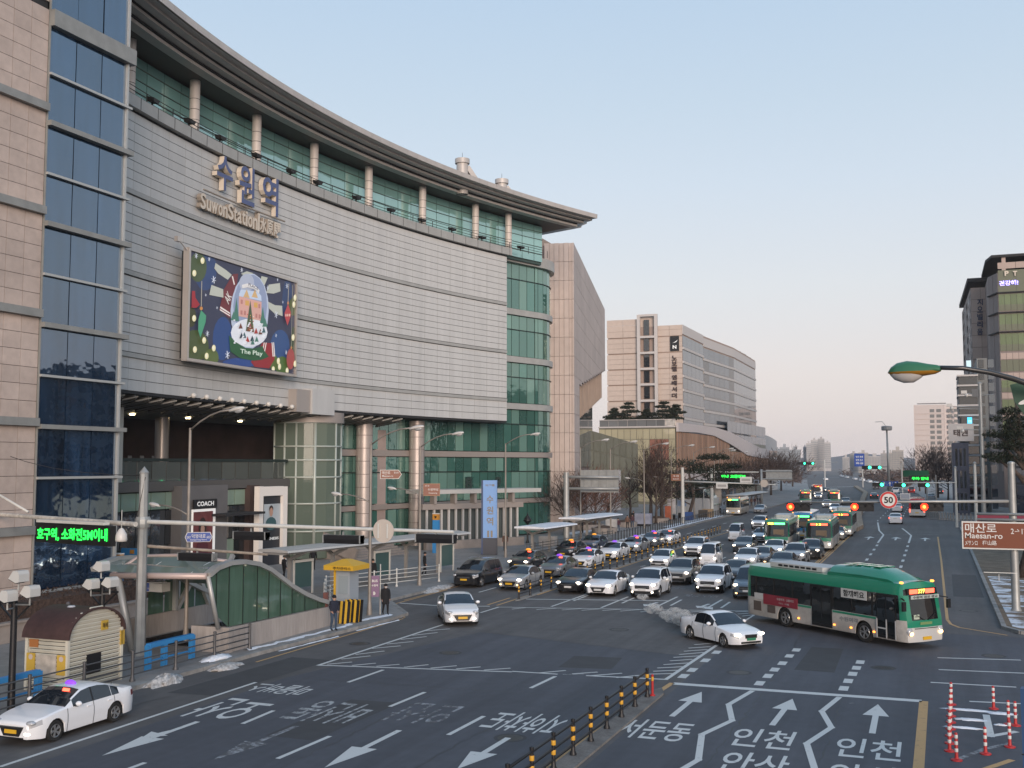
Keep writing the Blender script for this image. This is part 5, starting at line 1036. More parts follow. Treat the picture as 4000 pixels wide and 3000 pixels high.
for i, q in enumerate([(3138, 3152, 1745, 1500, 2, 'blue grey apartment block at the left flank of the arched towers'), (3150, 3170, 1731, 1480, 1, 'pale apartment tower, left of the tall arched cluster'), (3168, 3196, 1718, 1500, 1, 'tallest pale apartment tower with rounded top in the far cluster'), (3196, 3222, 1713, 1530, 0, 'grey apartment tower in the middle of the far cluster'), (3222, 3246, 1728, 1480, 1, 'pale slim apartment tower at the right end of the far cluster'),
        (3012, 3030, 1752, 900, 1, 'narrow white block beside the white annex'), (3030, 3046, 1758, 900, 2, 'glassy grey office block left of its wider twin'), (3046, 3084, 1746, 900, 2, 'wide glassy grey office block beyond the annex'), (3084, 3128, 1756, 930, 2, 'lower grey office block next to the wide glassy one'),
        (3320, 3350, 1772, 1150, 0, 'low grey housing row right of the hill'), (3352, 3392, 1768, 1120, 3, 'long beige housing block beyond the far signals'), (3392, 3440, 1782, 1000, 1, 'white lower housing block behind the far bridge lights'), (3440, 3468, 1770, 1050, 0, 'grey housing block left of the tall mast'), (3470, 3486, 1768, 1010, 3, 'beige housing block right behind the tall mast'), (3484, 3530, 1758, 800, 3, 'wide beige housing block next to the dark grey slab'), (3290, 3318, 1785, 1200, 1, 'small pale housing block at the foot of the hill')]):
    farblock(*q[:4], q[5], q[4], 5 if q[1]-q[0] < 30 else 8)
HILL = mat('hill', (.10, .105, .115), .95); mb = MB(); P = []
prof = [(2900, 1800), (2990, 1775), (3030, 1752), (3080, 1760), (3130, 1790), (3200, 1800), (3240, 1788), (3290, 1782), (3330, 1770), (3400, 1775), (3500, 1785), (3600, 1795), (4100, 1800)]
for x, y in prof: p = AD(x, y, 2350); q = AD(x, y, 2700); P += [(p.x, p.y, -1), (p.x*1.07, p.y*1.07, p.z*1.07), (q.x*1.07, q.y*1.07, -1)]
mb.add(P, [(3*i, 3*i+3, 3*i+4, 3*i+1) for i in range(len(prof)-1)]+[(3*i+1, 3*i+4, 3*i+5, 3*i+2) for i in range(len(prof)-1)], HILL).done('hill', kind='structure', smooth=True)
# ---- town across the road, mirrored in the station glass
for i, (x, y, w_, d_, h, c, lab) in enumerate([(26, 62, 26, 16, 20, (.20, .15, .13), 'brown brick office mirrored in the tower glass'), (44, 92, 20, 34, 27, (.30, .29, .28), 'grey office block mirrored in the tower glass'), (42, 132, 20, 40, 24, (.23, .19, .17), 'tan shop building mirrored in the station glass')]):
    t = thing('street_building', lab, 'building', (x, y, 0)); bpoly('wall', [(x, y), (x+w_, y), (x+w_, y+d_), (x, y+d_)], 0, h, mat('street_wall_%d' % i, c, .8), t)
    facade(t, (x, y+d_), (x, y), 3, h-1, 8, 6, HGD, 1.0, 1.4); facade(t, (x, y+d_-.5), (x, y+.5), .3, 3, 5, 1, mat('lit_shop', (.6, .5, .35), .5, emit=.5), .8, .3, name='shop_front')
GALV = mat('galvanised', (.33, .34, .335), .5, .4, nz=[(2, .12)]); POLEB = mat('pole_brown_grey', (.26, .235, .21), .55, .3, nz=[(1.5, .15)]); RUST = mat('rusty_arm', (.33, .28, .23), .7, .2, nz=[(1.6, .4), (6, .2)]); PAINTW = mat('painted_white', (.55, .55, .52), .5, nz=[(3, .06)])
FENB = mat('fence_black', (.014, .014, .016), .45, .2); FENY = mat('fence_yellow', (.62, .33, .03), .5); RAILG = mat('rail_grey', (.10, .10, .105), .5, .5); RAILBR = mat('rail_worn', (.11, .085, .07), .6, .3, nz=[(2, .3)]); BLUEP = mat('blue_paint', (.035, .22, .50), .5); LAMPW = mat('lamp_white', (.58, .56, .53), .4); LENS = mat('lamp_lens', (.36, .37, .38), .2)
def street_lamp(base, zt, hd, label, low=None, heads=((1, 0, 1.),), reach=2.6, group='street lamps along the station kerb', m=POLEB):
    """a tapered pole with a curved arm to each head; hd = direction of the high arm in plan (radians)"""
    t = thing('street_lamp', label, 'street lamp', (base[0], base[1], .15), 0, group)
    B = Vector((base[0], base[1], 0)); MB().tube([B+Vector((0, 0, z)) for z in (.15, .5, .9, zt)], [.16, .14, .10, .065], m, 10).done('pole', t, smooth=40)
    def arm(z, a, L, rise, s=1.0):
        u = Vector((cos(a), sin(a), 0)); pts = [B+u*L*k+Vector((0, 0, z+rise*(1-(1-k)**2))) for k in (0, .25, .5, .75, 1)]
        MB().tube(pts, .042*s, m, 8).done('arm', t, smooth=True); e = pts[-1]; ang = Euler((0, -.16, a)).to_matrix(); mb = MB(); mb.ell((0, 0, 0), (.50*s, .17*s, .13*s), LAMPW, 12, 7, -.3); mb.v = [tuple(e+u*.38*s+ang@Vector(v)) for v in mb.v]; h = mb.done('lamp_head', t, smooth=True)
        mb = MB(); mb.ell((0, 0, 0), (.26*s, .13*s, .12*s), LENS, 10, 6); mb.v = [tuple(e+u*.50*s+ang@(Vector(v)+Vector((0, 0, -.05*s)))) for v in mb.v]; mb.done('lens', h, smooth=True)
    arm(zt-.1, hd, reach, .9)
    if low: arm(low, hd+pi, 2.0, .45, .8)
    return t
street_lamp((-33.1, 42.3), 10.15, -.15, 'tall double lamp post in front of the subway mouth, blue street sign on it', low=6.0)
street_lamp((-29.2, 53.0), 9.6, -.1, 'tall double lamp post by the yellow booth, brown arrow sign on it', low=6.3)
street_lamp((-33.1, 67.1), 9.7, -.1, 'tall double lamp post behind the white railing, brown square sign on it', low=6.3)
for i, (px, y, lab) in enumerate([(1975, 90, 'tall lamp post just right of the blue pylon'), (2267, 114, 'tall lamp post in front of the pink ribbed wall'), (2384, 124, 'tall lamp post right of the sign gantry panel'), (2515, 137, 'tall lamp post beside the bare trees of the square'), (2622, 151, 'tall lamp post with a small brown sign by the pine clump'), (2710, 167, 'tall lamp post left of the snow-white tent'), (2790, 184, 'tall lamp post behind the cream coach'), (2806, 205, 'far lamp post above the parked coach'), (2862, 232, 'farthest curved lamp post before the white annex')]):
    d = ray(px, 1800); street_lamp((d[0]/d[1]*y, y), 10.3, -.1, lab, low=6.2 if i in (3, 4) else None)
def board(name, par, c, w_, h_, m, face=(0, -1, 0), th=.05): return piece(name, par, c, (w_, th, h_), m, (0, 0, atan2(face[1], face[0])+pi/2))
SBLUE = mat('sign_blue', (.012, .06, .30), .45); SBRN = mat('sign_brown', (.17, .045, .018), .45); SWH = mat('sign_white', (.62, .62, .60), .5)
def lettered(mb, s, c, w_, h_, face, m, bold=.015, lift=.031):
    f = Vector((face[0], face[1], 0)).normalized(); u = Vector((-f.y, f.x, 0)); text(mb, s, Vector(c)+f*lift, u, (0, 0, 1), w_, h_, m, bold)
def facing(x, y): return (-x, -y)
# street-name signs
def poly_sign(name, label, c, w_, h_, m, face, lines, rim=SWH, kind='hex', cat='sign'):
    t = thing(name, label, cat, tuple(c)); f = Vector((face[0], face[1], 0)).normalized(); u = Vector((-f.y, f.x, 0)); c = Vector(c)
    k = {'hex': [(-.5, 0), (-.42, -.5), (.42, -.5), (.5, 0), (.42, .5), (-.42, .5)], 'arrow': [(-.5, -.5), (.36, -.5), (.5, 0), (.36, .5), (-.5, .5)], 'box': [(-.5, -.5), (.5, -.5), (.5, .5), (-.5, .5)]}[kind]
    mb = MB(); mb.extr([c+u*a*w_+Vector((0, 0, b*h_)) for a, b in k][::-1], f*-.04, rim); mb.done('rim', t); mb = MB(); mb.add([c+u*a*w_*.955+Vector((0, 0, b*h_*.90))+f*.012 for a, b in k], [tuple(range(len(k)))], m); mb.done('face', t)
    mb = MB()
    for s, dx, dz, ww, hh in lines: lettered(mb, s, c+u*dx*w_+Vector((0, 0, dz*h_)), ww*w_, hh*h_, face, SWH, .004, .02)
    mb.done('lettering', t); return t
c = AD(776, 2098, hypot(33.1, 42.3)-.6); poly_sign('street_sign', 'blue hexagonal street name sign on the lamp post by the subway mouth', c, 1.25, .46, SBLUE, facing(*c.xy), [('덕영대로', 0, .1, .5, .42), ('Deogyeong-daero', 0, -.28, .6, .18), ('597', -.36, -.02, .14, .24), ('603', .36, -.02, .14, .24)])
c2 = AD(610, 2292, hypot(33.1, 42.3)-.3); poly_sign('info_sign', 'small blue rectangular sign low on the lamp post by the subway mouth', c2, .95, .42, SBLUE, facing(*c2.xy), [('수원역', -.05, .2, .5, .3), ('Suwon Station', -.05, -.15, .7, .17), ('AK', .38, 0, .12, .3)], kind='box')
for cc, zz in ((c, 6.0), (c2, 3.2)): pass
c = AD(1527, 1853, hypot(29.2, 53)); poly_sign('arrow_sign', 'brown arrow-shaped street sign on the lamp post by the yellow booth', c, 1.2, .5, SBRN, facing(*c.xy), [('매산로', -.22, .18, .38, .36), ('Maesan-ro', -.15, -.18, .5, .2), ('향교로', .25, .2, .22, .22)], kind='arrow')
c = AD(1686, 1913, hypot(33.1, 67.1)); poly_sign('square_sign', 'brown square direction sign on the lamp post behind the white railing', c, 1.15, .85, SBRN, facing(*c.xy), [('안내', -.28, .32, .25, .13), ('수원화성', .08, .02, .62, .2), ('Hwaseong', .08, -.28, .5, .14)], rim=mat('sign_rim_brown', (.28, .15, .07), .5), kind='box')
c = AD(2640, 1865, hypot(37, 151)*.985); poly_sign('square_sign', 'small brown sign on the lamp post by the pine clump', c, 1.35, .95, SBRN, facing(*c.xy), [('수원', 0, .2, .6, .25), ('Suwon', 0, -.2, .6, .2)], rim=mat('sign_rim_brown', (.28, .15, .07), .5), kind='box')
# --- left signal gantry
GP = Vector((-32.3, 38.2, 0))
lg_ = thing('signal_gantry', 'grey gantry pole with pyramid cap and long signal arm over the left lanes', 'signal gantry', (GP.x, GP.y, .15))
zc = ZAT(557, 1850, GP.x, GP.y); mb = MB(); mb.tube([GP+Vector((0, 0, z)) for z in (.15, 3, zc)], [.24, .22, .185], GALV, 8); mb.done('pole', lg_, smooth=30)
mb = MB(); mb.lathe([(.20, zc), (.21, zc+.05), (0, zc+.32)], GALV, (GP.x, GP.y, 0), 8); mb.done('pole_cap', lg_)
zA_ = ZAT(600, 2037, GP.x, GP.y); e = AY(1772, 2078, GP.y)
mb = MB(); mb.tube([GP+Vector((0, 0, zA_)), e], [.10, .065], PAINTW, 10); mb.done('arm', lg_, smooth=40)
zL = ZAT(565, 2134, GP.x, GP.y); e2 = AY(1045, 2166, GP.y+.2)
mb = MB(); mb.tube([GP+Vector((0, .2, zL)), e2], [.07, .055], RUST, 8); mb.done('lower_arm', lg_, smooth=40)
MB().lathe([(.30, zA_-.25), (.33, zA_-.1), (.33, zA_+.1), (.28, zA_+.22)], GALV, (GP.x, GP.y, 0), 10).done('arm_clamp', lg_)
def signal_back(c, w_, label):
    t = thing('traffic_signal', label, 'traffic light', tuple(c), 0, 'traffic lights seen from behind'); c = Vector(c)
    pr = [(-.17, 0), (-.13, -.18), (.13, -.18), (.17, 0), (.17, .16), (-.17, .16)]
    MB().extr([c+Vector((-w_/2, y, z)) for y, z in pr], (w_, 0, 0), FENB).done('housing', t)
    for k in range(3 if w_ < 1.3 else 4): MB().lathe([(.145, 0), (.15, .22), (.12, .25)], FENB, (c.x-w_/2+w_*(k+.5)/(3 if w_ < 1.3 else 4), c.y+.1, c.z-.01), 12, axis='y', a0=.0, a1=pi).done('visor', t)
    MB().box((c.x-w_/2+.0, c.y-.175, c.z-.15), (c.x-w_/2+.05, c.y+.17, c.z+.17), GALV).box((c.x+w_/2-.05, c.y-.175, c.z-.15), (c.x+w_/2, c.y+.17, c.z+.17), GALV).done('end_plate', t)
    MB().beam(c+Vector((0, 0, .16)), c+Vector((0, 0, .3)), .06, .06, GALV).done('hanger', t)
for px0, px1, py, lab in ((1268, 1415, 2106, 'black signal head seen from behind, second from the gantry pole'), (1628, 1778, 2103, 'black signal head seen from behind at the end of the long arm'), (918, 1045, 2092, 'black signal head seen from behind in front of the dark banner')):
    a, b = AY(px0, py, GP.y), AY(px1, py, GP.y); signal_back((a+b)/2, (b-a).length, lab)
a, b = AY(702, 2172, GP.y+.2), AY(840, 2178, GP.y+.2); signal_back((a+b)/2, (b-a).length, 'black signal head on the lower rusty arm seen from behind')
rs = AY(1497, 2074, GP.y-.2); t = thing('round_sign', 'blank cream back of a round road sign fixed to the long signal arm', 'road sign', tuple(rs)); MB().lathe([(0, -.0), (.46, -.0), (.46, .03), (0, .03)], mat('sign_back', (.48, .43, .38), .6), tuple(rs), 28, axis='y').done('disc', t)
for sx in (-.2, .2): MB().box((rs.x+sx-.03, rs.y-.05, rs.z-.28), (rs.x+sx+.03, rs.y-.01, rs.z+.28), PAINTW).done('bracket', t)
# left arm with the green lettered board
la = thing('display_arm', 'pale rust-stained arm reaching in from the left edge', 'arm', (-42, 39.3, 5.9)); p0, p1 = Vector((-46, 41.5, 5.95)), AD(530, 2048, 47.6)
mb = MB(); mb.tube([p0, p1], .105, mat('arm_stained', (.50, .48, .44), .55, nz=[(.9, .25), (4, .2)]), 10); mb.done('arm', la, smooth=40); q = AD(110, 2000, 54); MB().tube([AD(-60, 1900, 56), q], .06, PAINTW, 8).done('brace', la, smooth=True)
a, b = AD(138, 2084, 52.5), AD(430, 2090, 48.2); u = (b-a).normalized(); n = Vector((u.y, -u.x, 0))
lb = thing('message_board', 'black message board with glowing green Korean letters before the blue glass tower', 'display', tuple((a+b)/2)); zc2 = (a.z+b.z)/2; piece('case', lb, ((a+b)/2).to_3d()-n*.15, ((b-a).length, .28, .85), BLK, (0, 0, atan2(u.y, u.x)))
LG2 = mat('led_letters_green', (.02, .85, .08), .5, emit=1.9, ecol=(.02, 1, .08)); mb = MB(); text(mb, '호구역, 소화전5M이내', (a+b)/2+n*.02+Vector((0, 0, -.02)), u, (0, 0, 1), (b-a).length*.94, .56, LG2, .03); mb.done('letters', lb)
piece('light_hood', lb, (a+b)/2+Vector((0, 0, .52)), ((b-a).length*.9, .3, .12), PAINTW, (0, 0, atan2(u.y, u.x)))
gl = AD(474, 2088, 47); t = thing('globe_lamp', 'white acorn-shaped lamp hanging behind the gantry pole', 'lamp', tuple(gl)); MB().lathe([(.0, .28), (.10, .22), (.22, 0), (.24, -.2), (.22, -.28), (0, -.3)], LAMPW, tuple(gl), 14).done('shade', t, smooth=True); MB().tube([gl+Vector((0, 0, .25)), gl+Vector((0, 0, 1.0))], .02, GALV, 6).done('stem', t)
# --- rail along the foreground kerb
def railing(name, label, pts, hts, h, pm, rm, step, z0=.15, pr_=.05, rr_=.03, cat='railing', kind='round', bands=None, ends=True, group=None):
    t = thing(name, label, cat, (pts[0][0], pts[0][1], z0), 0, group); P = []
    for a, b in zip(pts, pts[1:]):
        a, b = Vector((*a, 0)), Vector((*b, 0)); n = max(1, round((b-a).length/step)); P += [a+(b-a)*i/n for i in range(n)]
    P.append(Vector((*pts[-1], 0)))
    for z in hts: MB().tube([p+Vector((0, 0, z0+z)) for p in P], rr_, rm, 6).done('rail', t, smooth=True)
    me = None
    for p in P:
        if me is None:
            mb = MB(); mb.lathe([(pr_*1.9, 0), (pr_*1.9, .05), (pr_*1.25, .12), (pr_, .3), (pr_, h), (pr_*1.15, h), (pr_*1.15, h+.07), (0, h+.09)], pm, n=10)
            me = mb.mesh('post', 40)
            if bands:
                bm_ = MB(); [bm_.lathe([(pr_*1.14, z-.065), (pr_*1.22, z-.05), (pr_*1.22, z+.05), (pr_*1.14, z+.065)], FENY, n=10) for z in bands]; me2 = bm_.mesh('band', 40)
        o = sub('post', me, t, p-Vector((pts[0][0], pts[0][1], 0)));
        if bands: sub('band', me2, o)
    return t
railing('guard_railing', 'grey four-bar guard railing along the near left kerb', [(-28.75, 21), (-28.75, 41.2)], (.25, .5, .75, 1.02), 1.08, RAILG, RAILG, 2.45, pr_=.06, rr_=.028)
railing('median_fence', 'black post fence with yellow bands on the near concrete median', [(-9.95, 25.1), (-9.85, 38.5)], (.28, .58, .90), .95, FENB, FENB, 1.72, z0=.07, pr_=.055, rr_=.042, bands=(.48, .74), cat='fence')
t = thing('flexible_post', 'red marker post at the tip of the near median', 'bollard', (-9.72, 38.75, .07)); MB().lathe([(.10, .07), (.10, .1), (.045, .14), (.045, .82), (0, .84)], mat('post_red', (.42, .02, .02), .5), (-9.72, 38.75, 0), 10).done('post', t, smooth=40); MB().lathe([(.047, .6), (.049, .62), (.049, .72), (.047, .74)], FENY, (-9.72, 38.75, 0), 10).done('band', t)
railing('taxi_lane_fence', 'low dark fence with yellow bands between taxis and waiting cars', [(-24.3, 63.2), (-24.4, 100), (-24.7, 133)], (.3, .55, .8), .9, FENB, FENB, 2.0, z0=.06, pr_=.05, bands=(.5, .72), cat='fence')
railing('white_railing', 'white four-bar railing behind the yellow booth', [(-30.6, 52.5), (-34.2, 56.5), (-36.2, 60), (-32.9, 69.8)], (.3, .58, .86, 1.12), 1.15, PAINTW, PAINTW, 2.0, pr_=.05, rr_=.03)
railing('dark_railing', 'dark grey railing beside the bus shelters with snowy roofs', [(-34.6, 92), (-33.4, 108), (-33.0, 114.5)], (.25, .5, .75, 1.0), 1.05, RAILG, RAILG, 1.8, pr_=.045)
bf = railing('kerb_fence', 'long dark picket fence on the kerb in front of the snowy square', [(-32.3, 113), (-32.6, 150), (-32.2, 178)], (.9,), .95, FENB, RAILG, 1.25, pr_=.055, cat='fence')
railing('side_street_barrier', 'low pale barrier curving round the side street corner', [(-1.2, 181), (.5, 177.5), (3.2, 174.5), (14, 174)], (.3, .6, .95), 1.1, mat('barrier_grey', (.25, .235, .22), .7), mat('barrier_grey', (.25, .235, .22), .7), .55, z0=0, pr_=.10, cat='barrier')
# --- kiosk
kx0, kx1, ky0, ky1 = -31.35, -29.45, 31.0, 33.75
KC = mat('kiosk_cream', (.56, .54, .46), .6, nz=[(.9, .06)]); KR = mat('kiosk_roof', (.055, .028, .026), .7, nz=[(5, .2)], bump=(40, .3, .01)); KY = mat('kiosk_yellow', (.50, .33, .05), .55)
ks = thing('kiosk', 'cream slatted ticket kiosk with a dark brown barrel roof by the guard railing', 'kiosk', (kx0, ky0, .15))
zW = 2.05; MB().box((kx0+.06, ky0+.06, .15), (kx1-.06, ky1-.06, 2.2), DARK).done('core', ks)
kc, kr = (ky0+ky1)/2, (ky1-ky0)/2+.12
for i in range(13): z = .28+i*.145; piece('slat', ks, ((kx0+kx1)/2, ky0, z), (kx1-kx0-.16, .05, .115), KC, (.5, 0, 0))
for i in range(21):
    z = .28+i*.145; lim = kr*1.0 if z < zW else sqrt(max(0, 1-((z-zW)/1.02)**2))*kr-.06
    if lim > .2: piece('slat', ks, (kx1, kc, z), (.05, min(2*lim, ky1-ky0-.16), .115), KC, (0, .5, 0))
for x, y in ((kx0, ky0), (kx1, ky0), (kx1, ky1)): piece('corner_post', ks, (x, y, 1.15), (.12, .12, 2.0), KC)
mb = MB(); n = 16; P = []
for x in (kx0-.18, kx1+.14):
    for i in range(n+1): a = pi*i/n; P.append((x, kc-kr*cos(a), zW+1.02*sin(a)))
    for i in range(n+1): a = pi*i/n; P.append((x, kc-(kr-.07)*cos(a), zW+.95*sin(a)))
m_ = n+1
F = [(i, i+1, 2*m_+i+1, 2*m_+i) for i in range(n)]+[(m_+i, 3*m_+i, 3*m_+i+1, m_+i+1) for i in range(n)]+[(2*m_+i, 2*m_+i+1, 3*m_+i+1, 3*m_+i) for i in range(n)]+[(i, m_+i, m_+i+1, i+1) for i in range(n)]
mb.add(P, F, KR).done('roof', ks, smooth=30); MB().add([(kx1-.05, kc-(kr-.08)*cos(pi*i/n), zW+.94*sin(pi*i/n)) for i in range(n+1)], [tuple(range(n+1))], KC).done('gable', ks); MB().lathe([(0, 0), (.16, 0), (.12, .05), (0, .06)], mat('roof_snow', (.5, .5, .52), .8), (kx0+.9, kc-.2, zW+1.0), 10).done('roof_snow', ks)
piece('hatch', ks, (kx1+.04, kc-.1, 1.02), (.04, .72, .72), FENB); piece('notice', ks, (kx1+.05, kc+.42, 2.35), (.03, .36, .36), KY); mb = MB(); lettered(mb, '폐쇄', (kx1+.05, kc+.42, 2.35), .26, .2, (1, 0), BLK); mb.done('notice_letters', ks)
piece('notice', ks, (kx1+.04, ky1+.02, 1.75), (.04, .22, .55), KY); piece('poster', ks, ((kx0+kx1)/2, ky0-.05, 1.12), (.95, .03, .72), mat('poster_faded', (.42, .38, .33), .7, nz=[(4, .25)]))
for x in ((kx0+kx1)/2-.72, (kx0+kx1)/2+.72):
    piece('notice', ks, (x, ky0-.05, 1.14), (.40, .03, .72), KY); MB().lathe([(0, 0), (.10, 0)], mat('notice_disc', (.5, .42, .38), .6), (x, ky0-.069, 1.36), 14, axis='y').done('notice_disc', ks)
piece('notice', ks, (kx0+.35, ky0-.05, 1.86), (.42, .03, .28), mat('kiosk_orange', (.36, .14, .04), .6))
# --- floodlight posts
FLW = mat('floodlight_white', (.50, .50, .48), .45)
def flood_post(px, py, dep, heads, label):
    b = Vector((px, py, 0)); zt5 = ZAT(heads[0][0], heads[0][1]+60, px, py)
    t = thing('floodlight_post', label, 'floodlight post', (px, py, .15)); MB().tube([b+Vector((0, 0, z)) for z in (.15, 1.2, zt5)], [.13, .115, .10], FENB, 10).done('post', t, smooth=40)
    for i, (hx, hy) in enumerate(heads):
        c = AD(hx, hy, dep); mb = MB(); prof = [(-.30, -.05), (-.05, .24), (.22, .24), (.28, .12), (.28, -.16), (.1, -.2)]
        mb.extr([c+Vector((x*.8, -.22, z*.9)) for x, z in prof], (0, .44, 0), FLW); h = mb.done('lamp_head', t); mb = MB(); mb.add([c+Vector((x*.8-.02, y, z*.9-.02)) for x, z, y in ((-.30, -.05, -.2), (.1, -.2, -.2), (.1, -.2, .2), (-.30, -.05, .2))], [(0, 1, 2, 3)], FENB); mb.done('lens', h)
        mb = MB(); mb.tube([c+Vector((0, 0, -.15)), c+Vector((0, 0, -.42)), Vector((px, py, c.z-.5))], .03, GALV, 6); mb.done('bracket', t)
    MB().beam((px-.75, py, zt5-.35), (px+.75, py, zt5-.35), .07, .07, FENB).beam((px-.7, py, zt5-.38), (px, py, zt5-.95), .05, .05, FENB).beam((px+.7, py, zt5-.38), (px, py, zt5-.95), .05, .05, FENB).done('cross_arm', t)
flood_post(-29.05, 28.1, 39.5, [(74, 2254), (30, 2330), (118, 2312)], 'black post with three white floodlights at the left edge')
flood_post(-30.1, 33.4, 44.2, [(396, 2214), (356, 2283), (430, 2276)], 'black post with three white floodlights right of the kiosk')
# --- blue barriers
def barrier(pts, label):
    t = thing('blue_barrier', label, 'barrier', (pts[0].x, pts[0].y, .15), 0, 'blue barriers behind the guard railing')
    for p in pts: piece('post', t, (p.x, p.y, .65), (.20, .20, 1.0), BLUEP)
    for a, b in zip(pts, pts[1:]):
        MB().beam((a.x, a.y, 1.12), (b.x, b.y, 1.12), .22, .18, BLUEP).done('top_bar', t); MB().beam((a.x, a.y, .5), (b.x, b.y, .5), .06, .06, BLUEP).done('rail', t)
barrier([ga(C4, 1275, 850), ga(C4, 1415, 808), ga(C4, 1655, 745)], 'blue barrier behind the railing right of the kiosk'); barrier([Vector((-29.6, 24.5, 0)), Vector((-29.6, 27.0, 0)), Vector((-29.6, 29.8, 0))], 'blue barrier behind the railing at the left edge')
# --- subway entrance
SX, SX2 = -29.15, -35.6
CONC = mat('subway_concrete', (.33, .30, .28), .8, nz=[(.5, .12), (3, .10)], streak=(3, 3, .4)); SRIM = mat('subway_rim', (.40, .405, .395), .45, .3, nz=[(1, .08)]); SGL = glass('subway_green_glass', (.068, .125, .092), 1.5, .6, (1, 1, 1), (.6, .12), vr=.14, nz=[(1.3, .16)], streak=(1, 2.5, .3)); SGL2 = glass('subway_roof_glass', (.16, .20, .17), 1.6, .6, (1, 1, 1), None, vr=.15); PIPE = mat('subway_pipe', (.50, .40, .37), .45, .2)
sw_ = thing('subway_entrance', 'subway entrance with an S-curved green glass side on a concrete wall', 'subway entrance', (SX, 45, .15))
wt0, wt1 = AX(1000, 2431, SX), AX(1282, 2371, SX); yE = AX(1342, 2442, SX).y
MB().add([(SX, 40.3, .15), (SX, yE, .15), (SX, yE, 1.0), (SX, wt1.y, wt1.z), (SX, wt0.y, wt0.z), (SX, 40.3, 1.22), (SX-.35, 40.3, .15), (SX-.35, yE, .15), (SX-.35, yE, 1.0), (SX-.35, wt1.y, wt1.z), (SX-.35, wt0.y, wt0.z), (SX-.35, 40.3, 1.22)],
         [(0, 1, 2, 3, 4, 5), (11, 10, 9, 8, 7, 6), (0, 5, 11, 6), (5, 4, 10, 11), (4, 3, 9, 10), (3, 2, 8, 9), (2, 1, 7, 8)], CONC).done('wall', sw_)
piece('wall', sw_, (SX-.9, 40.2, .7), (2.0, .3, 1.1), CONC); piece('wall', sw_, (SX2, 45, .65), (.3, 9.6, 1.0), CONC)
piece('stair_well', sw_, ((SX+SX2)/2, 45.3, .12), (5.6, 8.8, .06), DARK)
XG = SX-.12; prof = [AX(x, y, XG) for x, y in [(812, 2250), (845, 2222), (895, 2203), (950, 2198), (1005, 2207), (1050, 2228), (1095, 2262), (1140, 2296), (1190, 2325), (1240, 2346), (1284, 2358)]]
base_l = AX(852, 2462, XG); base_r = AX(1284, 2374, XG)
bot = lambda y: lerp(max(wt0.z, 1.2), wt1.z, (y-wt0.y)/(wt1.y-wt0.y))+.03
pz_ = lambda y: bot(y) if y >= base_l.y else lerp(prof[0].z, bot(base_l.y), (y-prof[0].y)/(base_l.y-prof[0].y))
for i, (a, b) in enumerate(zip(prof, prof[1:])): MB().add([(XG, a.y, pz_(a.y)), (XG, b.y, pz_(b.y)), (XG, b.y, max(b.z, pz_(b.y)+.02)), (XG, a.y, a.z)], [(0, 1, 2, 3)], SGL).done('glass_pane', sw_)
for sx, nm in ((XG, 'rim'), (SX2+.1, 'rim')):
    mb = MB()
    for a, b in zip(prof, prof[1:]): mb.beam((sx, a.y, a.z+.05), (sx, b.y, b.z+.05), .34, .20, SRIM)
    mb.done(nm, sw_, smooth=30)
for p in prof[1:-1]:
    if p.z-pz_(p.y) > .15: MB().beam((XG+.03, p.y, pz_(p.y)), (XG+.02, p.y, p.z), .02, .035, MULL).done('glazing_bar', sw_)
MB().tube([Vector((XG, base_l.y, bot(base_l.y))), Vector((XG, prof[0].y, prof[0].z))], .10, SRIM, 8).done('leaning_post', sw_, smooth=True)
for i, (a, b) in enumerate(zip(prof[:7], prof[1:8])): MB().add([(XG-.15, a.y, a.z), (XG-.15, b.y, b.z), (SX2+.2, b.y, b.z), (SX2+.2, a.y, a.z)], [(0, 1, 2, 3)], SGL2).done('roof_pane', sw_)
mz = prof[0]; pl_, pr2 = AY(436, 2248, mz.y-.1), Vector((XG, mz.y-.1, mz.z)); MB().tube([pl_, pr2+Vector((0, 0, 0))], .14, PIPE, 10).done('eave_pipe', sw_, smooth=True)
tl_, tr_ = AY(545, 2172, mz.y+1.6), AY(690, 2170, mz.y+1.6); MB().add([tuple(pl_), tuple(pr2), (XG-.2, mz.y+1.6, prof[2].z+.1), tuple(tr_), tuple(tl_)], [(0, 1, 2, 3, 4)], SGL2).done('roof_pane', sw_); MB().tube([pl_, tl_, tr_, Vector((XG-.2, mz.y+1.6, prof[2].z+.1))], .09, PIPE, 8).done('roof_frame', sw_, smooth=True)
for k in (.3, .55, .8): a = pl_.lerp(pr2, k); b = tl_.lerp(Vector((XG-.2, mz.y+1.6, prof[2].z+.1)), k); MB().tube([a, b+Vector((.3, 0, .03))], .04, PAINTW, 6).done('glazing_bar', sw_)
lp0 = AY(520, 2460, mz.y); MB().tube([pl_+Vector((.35, 0, 0)), Vector((lp0.x, mz.y, .2))], .16, SRIM, 8).done('leaning_post', sw_, smooth=True)
for y0, y1 in ((44.5, 44.5), (44.6, 46.6), (47.2, 45.6), (47.3, 47.3), (47.4, 49.2)): MB().beam((SX2+.1, y0, 1.15), (SX2+.1, y1, prof[3].z-.1 if y1 < 46 else prof[4].z-.25), .2, .2, SRIM).done('truss', sw_)
for i in range(5): MB().add([(SX2, 42.6+i*1.2, 1.15), (SX2, 43.7+i*1.2, 1.15), (SX2, 43.7+i*1.2, 2.7), (SX2, 42.6+i*1.2, 2.7)], [(0, 1, 2, 3)], SGL).done('glass_pane', sw_)
pc2 = AX(1272, 2340, SX-.1); piece('end_post', sw_, (SX-.15, pc2.y+.1, 1.4), (.2, .2, .9), mat('end_post_brown', (.17, .07, .06), .6))
MB().box((-34.6, 41.0, 2.5), (-33.5, 41.6, 2.9), PAINTW).done('sign_box', sw_)
